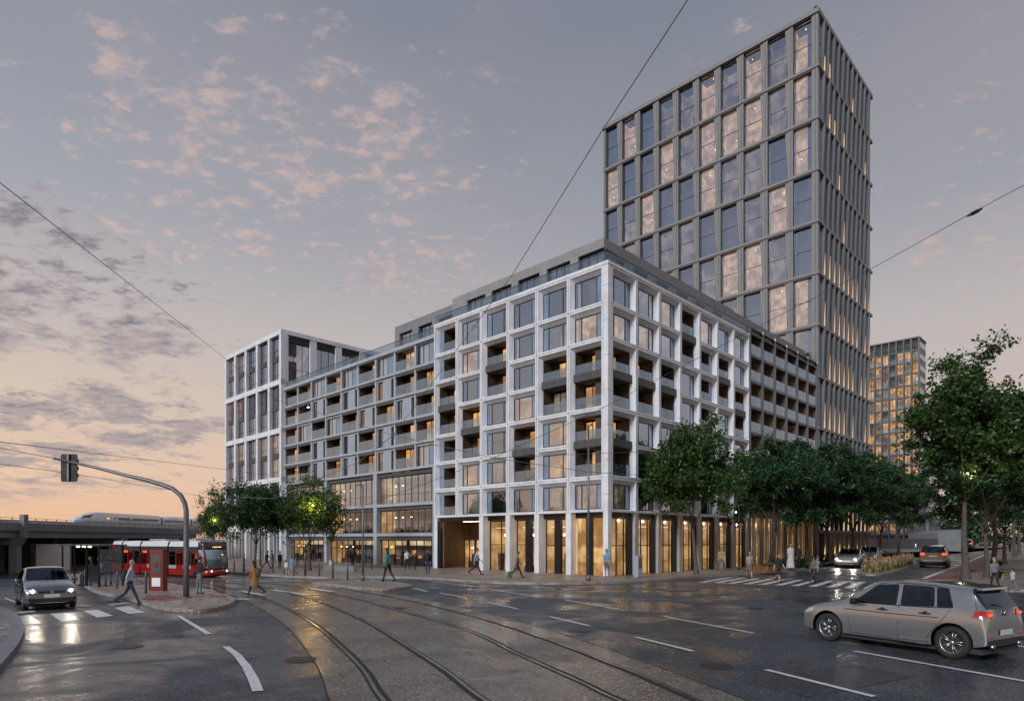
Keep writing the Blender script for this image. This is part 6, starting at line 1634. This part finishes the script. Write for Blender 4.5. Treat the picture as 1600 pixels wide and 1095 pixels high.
# lamps that glow in the leaves
for (px, Y, py, e_, c_) in [(489, 45.0, 789, 170, (1, .58, .16)), (337, 47.5, 812, 40, (1, .7, .3)), (1092, 41.0, 722, 20, (1, .62, .3)), (1150, 43, 800, 22, (1, .7, .4)), (1512, 36, 740, 25, (1, .8, .4))]:
    x = (px - 800) / 1000 * Y; z = zat(py, Y)
    b = MB(); b.tube([(0, 0, -.05), (0, 0, .05)], .04, 10); o = one('lamp_globe', b, 'lamp_white'); o.location = (x, Y, z)
    tag(o, {489: 'bright yellow lamp shining inside the crown of the small tree', 337: 'bright white lamp in the leaves above the tram', 1092: 'small lamp inside the crown of the tree nearest the corner', 1150: 'lamp glowing under the second street tree', 1512: 'lamp hidden in the tall tree at the right', 631: 'small lamp hanging on the tram wires before the apartment wing'}[px], 'lamp')
    l = bpy.data.lights.new('lamp_light', 'POINT'); l.energy = e_; l.color = c_; l.shadow_soft_size = .12; q = bpy.data.objects.new('lamp_light', l); COL.objects.link(q); q.location = (x, Y - .25, z)
# overhead wires
def wp(px, py, Y): return ((px - 800) / 1000 * Y, Y, zat(py, Y))
def wire(pts, label, r=.018, sag=.0, mat='black_metal', name='overhead_wire'):
    P_ = []
    for a_, c_ in zip(pts, pts[1:]):
        a_, c_ = Vector(a_), Vector(c_)
        for k in range(8): t_ = k / 8; q = a_.lerp(c_, t_); q.z -= sag * 4 * t_ * (1 - t_); P_.append(q)
    P_.append(Vector(pts[-1])); b = MB(); b.tube(P_, r, 5); o = one(name, b, mat); tag(o, label, 'wire'); return o
J = (614, 680, 40)
wire([wp(-40, 254, 18), wp(8, 292, 20), wp(352, 560, 60)], 'thin dark span wire from the upper left down to the end office block', .016)
wire([wp(352, 560, 60), wp(433, 625, 57), wp(614, 680, 40)], 'thin wire continuing in front of the grey wing to the wire junction', .014)
wire([wp(1080, -8, 16), wp(940, 206, 20), wp(800, 430, 27), wp(700, 565, 34), wp(*J)], 'long dark wire running from the top of the view down to the wire junction', .013)
wire([wp(*J), wp(560, 722, 44), wp(505, 745, 46), wp(440, 775, 48), wp(376, 799, 50)], 'pale tram contact wire dropping from the junction towards the left trees', .02, mat='steel_post')
wire([wp(505, 745, 46), wp(430, 779, 44), wp(376, 776, 44)], 'second pale wire below the contact wire among the left trees', .016, mat='steel_post')
wire([wp(*J), wp(770, 715, 34), wp(919, 737, 35.4), wp(1000, 742, 40)], 'pale span wire from the junction to the tall thin street lamp', .016, mat='steel_post')
wire([wp(1640, 268, 22), wp(1520, 332, 24), wp(1365, 418, 28), wp(1165, 520, 30), wp(936, 640, 32), wp(770, 715, 34), wp(660, 757, 38), wp(540, 800, 46)], 'long dark wire coming down from the right across the white block', .012)
wire([wp(-10, 689, 22), wp(352, 733, 50), wp(436, 745, 69)], 'thin wire above the traffic signal crossing the left sky', .013)
wire([wp(-10, 698, 22), wp(84, 716, 25)], 'short wire meeting the end of the signal mast arm', .011)
wire([wp(-10, 723, 22), wp(120, 741, 26), wp(265, 765, 36), wp(345, 782, 60)], 'lower thin wire passing behind the traffic signal', .010)
wire([wp(770, 715, 34), wp(1083, 702, 44), wp(1270, 660, 60), wp(1370, 628, 60)], 'thin wire running right through the street trees', .014, mat='steel_post')
b = MB(); b.tube([(-.28, 0, -.14), (-.1, 0, -.05), (.1, 0, .05), (.28, 0, .14)], [.03, .07, .07, .03], 8); o = one('wire_insulator', b, 'black_metal'); o.location = wp(1523, 332, 23.9); tag(o, 'dark insulator on the wire in the sky at the right', 'insulator')
b = MB(); b.tube([(-.16, 0, -.12), (0, 0, 0), (.16, 0, .08)], .028, 6); b.tube([(-.06, 0, .12), (.1, 0, -.18)], .02, 6); o = one('wire_junction', b, 'steel_post'); o.location = wp(*J); tag(o, 'junction clamp where the tram wires meet before the apartment wing', 'wire clamp')
# ---------------------------------------------------------------- people
for n_, c_ in dict(skin=(.42, .26, .19), skin_dark=(.16, .09, .06), cl_black=(.018, .018, .02), cl_navy=(.03, .038, .06), cl_lightblue=(.36, .46, .56), cl_grey=(.16, .17, .18), cl_white=(.62, .61, .60), cl_orange=(.38, .19, .06), cl_teal=(.04, .25, .33), cl_brown=(.16, .11, .085),
                   cl_tan=(.40, .31, .18), cl_pink=(.34, .25, .22), cl_blue=(.14, .26, .42), cl_green=(.06, .11, .06), cl_denim=(.08, .11, .16), hair_dark=(.03, .02, .015), hair_blond=(.36, .24, .12), hair_grey=(.25, .24, .23), leather=(.12, .07, .04)).items():
    pbr(n_, c_, .8 if n_.startswith('cl') else .55, var=.18, scale=9, bump=.25 if n_.startswith('cl') else 0, bscale=30)
def ell(mb, c, rx, ry, rz_, n=10, m=7):
    i0 = len(mb.v); c = Vector(c)
    for a_ in range(m + 1):
        th = math.pi * a_ / m
        for k in range(n):
            ph = 2 * math.pi * k / n; mb.v.append((c.x + rx * math.sin(th) * math.cos(ph), c.y + ry * math.sin(th) * math.sin(ph), c.z + rz_ * math.cos(th)))
    for a_ in range(m):
        for k in range(n):
            A_ = i0 + a_ * n + k; B_ = i0 + a_ * n + (k + 1) % n; mb.f.append((A_, A_ + n, B_ + n, B_)); mb.m.append(0); mb.sm.append(True)
def person(px, py, hpx, head_deg, label, top='cl_grey', legs='cl_black', skin='skin', hair='hair_dark', pose='walk', bag=None, bagcol='cl_black', long_hair=False, sleeves=True, skirt=None, coat=None, group=None, seat=None, base=.1, woman=False, phase=1, loc=None, shoes='cl_black', bareleg=False):
    p_ = g(px, py); H_ = hpx / 1000 * p_[1] if hpx else 1.7
    sc = H_ / 1.76
    if loc: p_ = loc
    rt = empty('person', (p_[0], p_[1], base), R(head_deg), label, 'person', group, scale=sc)
    S_ = .91 if woman else 1.
    def jt(o_, a_, l_): return Vector((o_[0] + math.sin(a_) * l_, o_[1], o_[2] - math.cos(a_) * l_))
    hipz = .93
    if pose == 'walk': A_ = [(.42 * phase, .05), (-.38 * phase, .55 if phase > 0 else .1)]; B_ = [(-.35, .25), (.35, .45)]; 
    elif pose == 'walk2': A_ = [(-.28, .42), (.30, .02)]; B_ = [(.25, .4), (-.28, .2)]
    elif pose == 'stand': A_ = [(.02, .03), (-.03, .02)]; B_ = [(-.03, .15), (.05, .2)]
    elif pose == 'bent': A_ = [(.02, .03), (-.05, .03)]; B_ = [(.1, 1.5), (.15, 1.4)]
    elif pose == 'reach': A_ = [(.03, .03), (-.05, .03)]; B_ = [(1.0, .3), (.05, .2)]
    elif pose == 'sit': A_ = [(1.45, 1.4), (1.4, 1.35)]; B_ = [(.3, .9), (.35, .8)]; hipz = .50
    J_ = {}
    if pose in ('walk', 'walk2'):
        hipz = .05 + max(math.cos(a_) * .43 + math.cos(a_ - k_) * .42 for a_, k_ in A_) + .04
    pel = Vector((0, 0, hipz)); lean = .05 if 'walk' in pose else 0
    ch = pel + Vector((lean * .6, 0, .44)); nk = ch + Vector((.015 + lean * .2, 0, .13)); hd_ = nk + Vector((.03, 0, .145))
    b = MB(); reg = []          # reg: (a, b, tag)
    def seg(a_, c_, r1_, r2_, tg, n=10):
        b.tube([a_, (Vector(a_) + Vector(c_)) / 2, c_], [r1_, (r1_ + r2_) / 2 * 1.03, r2_], n); ell(b, a_, r1_, r1_, r1_, 8, 6); ell(b, c_, r2_, r2_, r2_, 8, 6); reg.append((Vector(a_), Vector(c_), tg))
    # torso
    secs = []
    for z, rx, ry, xo in [(-.10, .10, .145, 0), (0, .115, .165, 0), (.12, .10, .14 * S_, .01), (.26, .11, .155 * S_, .01), (.38, .115, .185 * S_, .0), (.45, .085, .17 * S_, 0), (.50, .05, .07, .0)]:
        c0 = pel + (ch - pel) * max(0, z) / .44 if z > 0 else pel + Vector((0, 0, z)); c0.z = pel.z + z
        secs.append([(c0.x + xo + rx * math.cos(2 * math.pi * k / 14), ry * math.sin(2 * math.pi * k / 14), c0.z) for k in range(14)])
    loft(secs, b); reg.append((pel + Vector((0, 0, .12)), ch + Vector((0, 0, .02)), 'top')); reg.append((pel + Vector((0, 0, -.08)), pel + Vector((0, 0, -.02)), 'legs'))
    seg(ch + Vector((0, 0, .03)), nk + Vector((.01, 0, .02)), .058, .052, 'skin')
    ell(b, hd_ + Vector((0, 0, .01)), .092, .072, .118, 12, 9); ell(b, hd_ + Vector((.03, 0, -.055)), .06, .052, .055); reg.append((hd_, hd_ + Vector((0, 0, .04)), 'skin')); reg.append((hd_ + Vector((0, 0, -.08)), hd_, 'skin'))
    b.tube([hd_ + Vector((.075, 0, .01)), hd_ + Vector((.112, 0, -.025))], [.012, .02], 6)
    for sg in (-1, 1): ell(b, hd_ + Vector((-.005, sg * .075, -.01)), .018, .012, .03, 6, 5)
    ends = []
    for sg, (a_, k_) in zip((-1, 1), A_):
        hp = pel + Vector((0, sg * .085, -.03)); kn = jt(hp, a_, .43); an = jt(kn, a_ - k_, .42)
        seg(hp, kn, .088, .058, 'legs'); seg(kn, an, .058 if not bareleg else .05, .042 if not bareleg else .036, 'skin' if bareleg else 'legs'); fa = a_ - k_
        toe = an + Vector((.16 * math.cos(fa * .6), 0, .16 * math.sin(fa * .6) - .03)); seg(an + Vector((-.03, 0, -.035)), toe, .042, .034, 'shoes')
    for sg, (a_, k_) in zip((-1, 1), B_):
        sh = ch + Vector((0, sg * .175 * S_, .0)); el = jt(sh + Vector((0, sg * .03, 0)), a_, .29); wr = jt(el, a_ + k_, .25); 
        seg(sh, el, .055, .042, 'top'); seg(el, wr, .042, .03, 'top' if sleeves else 'skin')
        d_ = (wr - el).normalized(); pm = wr + d_ * .07; seg(wr, pm, .03, .03, 'skin', 8); ends.append((pm, d_, sg))
    me = b.mesh('body', [top]); bm = bmesh.new(); bm.from_mesh(me); bmesh.ops.recalc_face_normals(bm, faces=bm.faces); bm.to_mesh(me); bm.free()
    o = bpy.data.objects.new('tmp', me); COL.objects.link(o)
    m = o.modifiers.new('r', 'REMESH'); m.mode = 'VOXEL'; m.voxel_size = .021; m.use_smooth_shade = True
    m = o.modifiers.new('s', 'SMOOTH'); m.factor = .5; m.iterations = 2
    dg = bpy.context.evaluated_depsgraph_get(); em = bpy.data.meshes.new_from_object(o.evaluated_get(dg), depsgraph=dg); bpy.data.objects.remove(o)
    em.name = 'body'; em.materials.clear()
    mats = {'top': top, 'legs': legs, 'skin': skin, 'shoes': shoes}; keys = list(mats)
    for k in keys: em.materials.append(MAT[mats[k]])
    def dseg(q, a_, c_):
        ab = c_ - a_; t_ = max(0, min(1, (q - a_).dot(ab) / max(1e-9, ab.length_squared))); return (q - a_ - ab * t_).length
    rad = {'top': .09, 'legs': .06, 'skin': .04, 'shoes': .03}
    for f in em.polygons:
        q = f.center; best = min(reg, key=lambda r_: dseg(q, r_[0], r_[1]) - (.10 if r_[2] == 'top' and r_[0].y == 0 else .05 if r_[2] == 'legs' else .03)); f.material_index = keys.index(best[2])
    body = inst('body', em, rt)
    fb_ = MB()
    for pm, d_, sg in ends:           # four fingers and a thumb, slightly curled
        sd_ = Vector((0, 1, 0)); fw2 = d_.cross(sd_).normalized(); 
        for k, l_ in enumerate((.055, .066, .062, .048)):
            s0 = pm + fw2 * (.024 - .016 * k) + d_ * .01; m1 = s0 + d_ * l_ * .55; e1 = m1 + (d_ * .8 - sd_ * sg * .5) * l_ * .5; fb_.tube([s0, m1, e1], [.010, .009, .007], 5)
        s0 = pm - d_ * .035 + fw2 * .02; fb_.tube([s0, s0 + fw2 * .03 + d_ * .02, s0 + fw2 * .035 + d_ * .05], [.012, .010, .008], 5)
    one('fingers', fb_, skin, rt)
    hb = MB(); ell(hb, hd_ + Vector((-.018, 0, .032)), .094, .081, .106, 12, 9)
    if long_hair: hb.tube([hd_ + Vector((-.05, 0, .0)), hd_ + Vector((-.08, 0, -.12)), hd_ + Vector((-.09, 0, -.24))], [.08, .075, .045], 10)
    one('hair', hb, hair, rt)
    eb = MB()
    for sg in (-1, 1): ell(eb, hd_ + Vector((.082, sg * .03, .015)), .012, .014, .009, 6, 5)
    one('eyes', eb, 'hair_dark', rt); eb = MB(); ell(eb, hd_ + Vector((.082, 0, -.062)), .01, .024, .007, 6, 5); one('mouth', eb, 'leather', rt)
    if skirt:
        q = MB(); ks = [(.13, .17, .02), (.17, .2, -.25), (.21, .24, -.5)] if skirt[1] > .4 else [(.13, .17, .04), (.16, .19, -.15), (.19, .21, -.35)]
        if skirt[1] > .7: ks.append((.23, .27, -.82))
        loft([[(pel.x + rx * math.cos(2 * math.pi * k / 16), ry * math.sin(2 * math.pi * k / 16), pel.z + z) for k in range(16)] for rx, ry, z in ks], q, cap=False); one('skirt', q, skirt[0], rt)
    if coat:
        q = MB(); loft([[(c0 + rx * math.cos(2 * math.pi * k / 16), ry * math.sin(2 * math.pi * k / 16), z) for k in range(16)] for rx, ry, z, c0 in [(.10, .16, ch.z + .06, ch.x), (.15, .215, ch.z - .05, ch.x), (.16, .20, pel.z + .1, 0), (.19, .23, pel.z - .15, 0), (.22, .25, pel.z - .42, -.01)]], q, cap=False); one('coat', q, coat, rt)
    if bag:
        wld = Matrix.Translation((p_[0], p_[1], base)) @ Matrix.Rotation(R(head_deg), 4, 'Z') @ Matrix.Scale(sc, 4)
        q = MB()
        if bag[0] == 'backpack':
            c0 = ch + Vector((-.2, 0, -.16)); secs = [[(c0.x + dx3 * wx_, wy * sy_, c0.z + z) for wx_, sy_ in ((-1, -.8), (-1, .8), (-.4, 1), (1, 1), (1, -1), (-.4, -1))] for z, dx3, wy in [(-.24, .08, .12), (-.18, .10, .15), (.10, .09, .15), (.20, .05, .11)]]; loft(secs, q)
        elif bag[0] == 'shoulder': c0 = pel + Vector((-.02, .24, .0)); loft([[(c0.x - w1, c0.y - .05, c0.z + z), (c0.x + w1, c0.y - .05, c0.z + z), (c0.x + w1, c0.y + .06, c0.z + z), (c0.x - w1, c0.y + .06, c0.z + z)] for z, w1 in [(-.2, .13), (.0, .17), (.1, .12)]], q); q.tube([(c0.x - .1, c0.y, c0.z + .08), (ch.x, ch.y + .1, ch.z + .09), (c0.x + .1, c0.y, c0.z + .08)], .014, 5)
        elif bag[0] == 'suitcase': q.hull8([(-.62, -.1, .03), (-.35, -.1, .0), (-.35, .16, .0), (-.62, .16, .03), (-.56, -.08, .42), (-.3, -.08, .40), (-.3, .14, .40), (-.56, .14, .42)]); q.tube([(-.42, .05, .4), (-.16, .12, .8)], .012, 5)
        o = one({'backpack': 'backpack', 'shoulder': 'shoulder_bag', 'suitcase': 'suitcase'}[bag[0]], q, bagcol); o.matrix_world = wld; tag(o, bag[1], 'bag' if bag[0] != 'suitcase' else 'suitcase')
    return rt
GP = 'people on foot around the crossing'
person(203, 943.5, 71, 20, 'grey-haired man in a light blue shirt with backpack striding over the left zebra crossing', 'cl_lightblue', 'cl_navy', hair='hair_grey', pose='walk', bag=('backpack', 'black backpack on the man in the light blue shirt'), group=GP, base=.0)
person(311.5, 932, 59, 60, 'person in black jacket and grey trousers standing at the edge of the tram stop', 'cl_black', 'cl_grey', pose='bent', bag=('shoulder', 'dark bag on the person waiting at the island edge'), group=GP, base=.12)
person(398, 929, 54, 190, 'woman in an orange-brown coat crossing the tram tracks', 'cl_orange', 'cl_black', pose='walk', coat='cl_orange', bag=('backpack', 'brown backpack on the woman in the orange-brown coat'), bagcol='leather', group=GP, base=.01, woman=True, long_hair=True)
person(606, 911.5, 53, 150, 'woman in a teal jacket and dark trousers walking on the crossing island', 'cl_teal', 'cl_black', pose='walk2', bag=('shoulder', 'green bag at the side of the woman in the teal jacket'), bagcol='cl_green', group=GP, base=.12, woman=True, long_hair=True)
person(636, 891.5, 33, 120, 'person in a white shirt before the lit shop windows of the grey wing', 'cl_white', 'cl_black', group=GP, pose='walk2')
person(648.5, 892, 25, 120, 'child in dark clothes beside the person in the white shirt', 'cl_black', 'cl_black', group=GP, pose='stand')
person(668.5, 898.5, 40, 80, 'man in dark clothes with a backpack seen from behind, left of the entrance portal', 'cl_black', 'cl_navy', group=GP, pose='stand', bag=('backpack', 'dark backpack on the man left of the entrance portal'))
person(551, 889, 27, 250, 'person in black standing against the bright shop glass behind the black railing', 'cl_black', 'cl_black', group=GP, pose='bent')
person(516, 893, 27, 30, 'person in a white top and dark waistcoat sitting near the crossing', 'cl_white', 'cl_grey', group=GP, pose='sit', hair='hair_blond')
person(456, 901, 33, 250, 'woman in a blue dress walking by the bollards', 'cl_blue', 'cl_blue', group=GP, pose='walk', woman=True, skirt=('cl_blue', .4), bareleg=True, long_hair=True, sleeves=False)
person(447, 900.5, 24, 250, 'child in pale clothes beside the woman in the blue dress', 'cl_white', 'cl_pink', group=GP, pose='stand', hair='hair_blond')
person(437.5, 889.5, 27, 90, 'person in black standing left of the glowing tree', 'cl_black', 'cl_black', group=GP, pose='stand')
person(417, 889, 28, 0, 'person in dark clothes striding along before the end block', 'cl_navy', 'cl_black', group=GP, pose='walk')
person(425, 890, 29, 200, 'person in a dark brown coat before the end block', 'cl_brown', 'cl_black', group=GP, pose='stand', coat='cl_brown')
person(464.5, 884.5, 24, 100, 'person in dark clothes against the shop wall just behind the glowing tree', 'cl_black', 'cl_navy', group=GP, pose='stand')
person(744, 900, 43, 355, 'man in a pale blue shirt walking past the entrance portal', 'cl_lightblue', 'cl_black', group=GP, pose='walk', bag=('backpack', 'black backpack on the man walking past the portal'))
person(808, 905, 43, 10, 'man in a brown-grey jacket pulling a green suitcase past the shops', 'cl_brown', 'cl_black', group=GP, pose='walk', bag=('suitcase', 'dark green wheeled suitcase pulled by the man in the jacket'), bagcol='cl_green')
person(948, 903, 43, 240, 'man in a blue shirt and shorts standing at the corner pier of the white block', 'cl_blue', 'cl_brown', group=GP, pose='stand', sleeves=False, bareleg=True)
person(1127, 895.5, 40, 250, 'person in a tan jacket standing under the nearest street tree', 'cl_tan', 'cl_grey', group=GP, pose='stand', hair='hair_blond')
person(1171, 903, 43, 265, 'woman in a pinkish brown top and short skirt stepping onto the zebra', 'cl_pink', 'cl_brown', group=GP, pose='walk2', woman=True, skirt=('cl_brown', .3), bareleg=True, long_hair=True, base=.0)
person(1216, 908.5, 46, 280, 'person in a black top and dark shorts on the zebra crossing', 'cl_black', 'cl_black', group=GP, pose='walk', bareleg=True, sleeves=False, base=.0)
person(1235, 891, 41, 270, 'woman in a long white dress beside the planter', 'cl_white', 'cl_white', group=GP, pose='stand', woman=True, skirt=('cl_white', .8), sleeves=False)
person(1276, 909.5, 44, 15, 'man with bare arms and a dark waistcoat striding across the zebra crossing', 'cl_grey', 'cl_navy', group=GP, pose='walk', sleeves=False, base=.0)
person(1270, 908.6, 40, 15, 'second walker half hidden beside the man in the waistcoat on the zebra', 'cl_brown', 'cl_black', group=GP, pose='walk2', base=.0)
person(1248, 889, 36, 270, 'dark dressed person standing by the low hedge', 'cl_black', 'cl_black', group=GP, pose='stand')
person(1554, 922, 49, 75, 'adult in a grey hooded top with dark trousers walking with two children on the right', 'cl_grey', 'cl_black', group=GP, pose='walk2', hair='hair_blond', long_hair=True)
person(1567, 921.5, 22, 80, 'small child in a grey top holding the adult by the hand', 'cl_grey', 'cl_brown', group=GP, pose='reach', hair='hair_blond')
person(1583, 926, 36, 100, 'child in blue and white clothes at the right edge of the pavement', 'cl_lightblue', 'cl_grey', group=GP, pose='walk2')
person(1578, 862, 22, 100, 'distant person in a blue shirt beside the far tree trunk', 'cl_blue', 'cl_black', group=GP, pose='stand')
v_ = Matrix.Translation(P3(136, 919)) @ Matrix.Rotation(R(-32), 4, 'Z')
for dx2, lab, tp, hr in ((-1.6, 'dark dressed person sitting in the tram shelter', 'cl_black', 'hair_dark'), (-.7, 'fair-haired person sitting in the tram shelter', 'cl_brown', 'hair_blond')):
    q = v_ @ Vector((dx2, .95, 0)); person(145, 915, 57, -122, lab, tp, 'cl_navy', hair=hr, pose='sit', loc=(q.x, q.y), base=.12, group=GP)
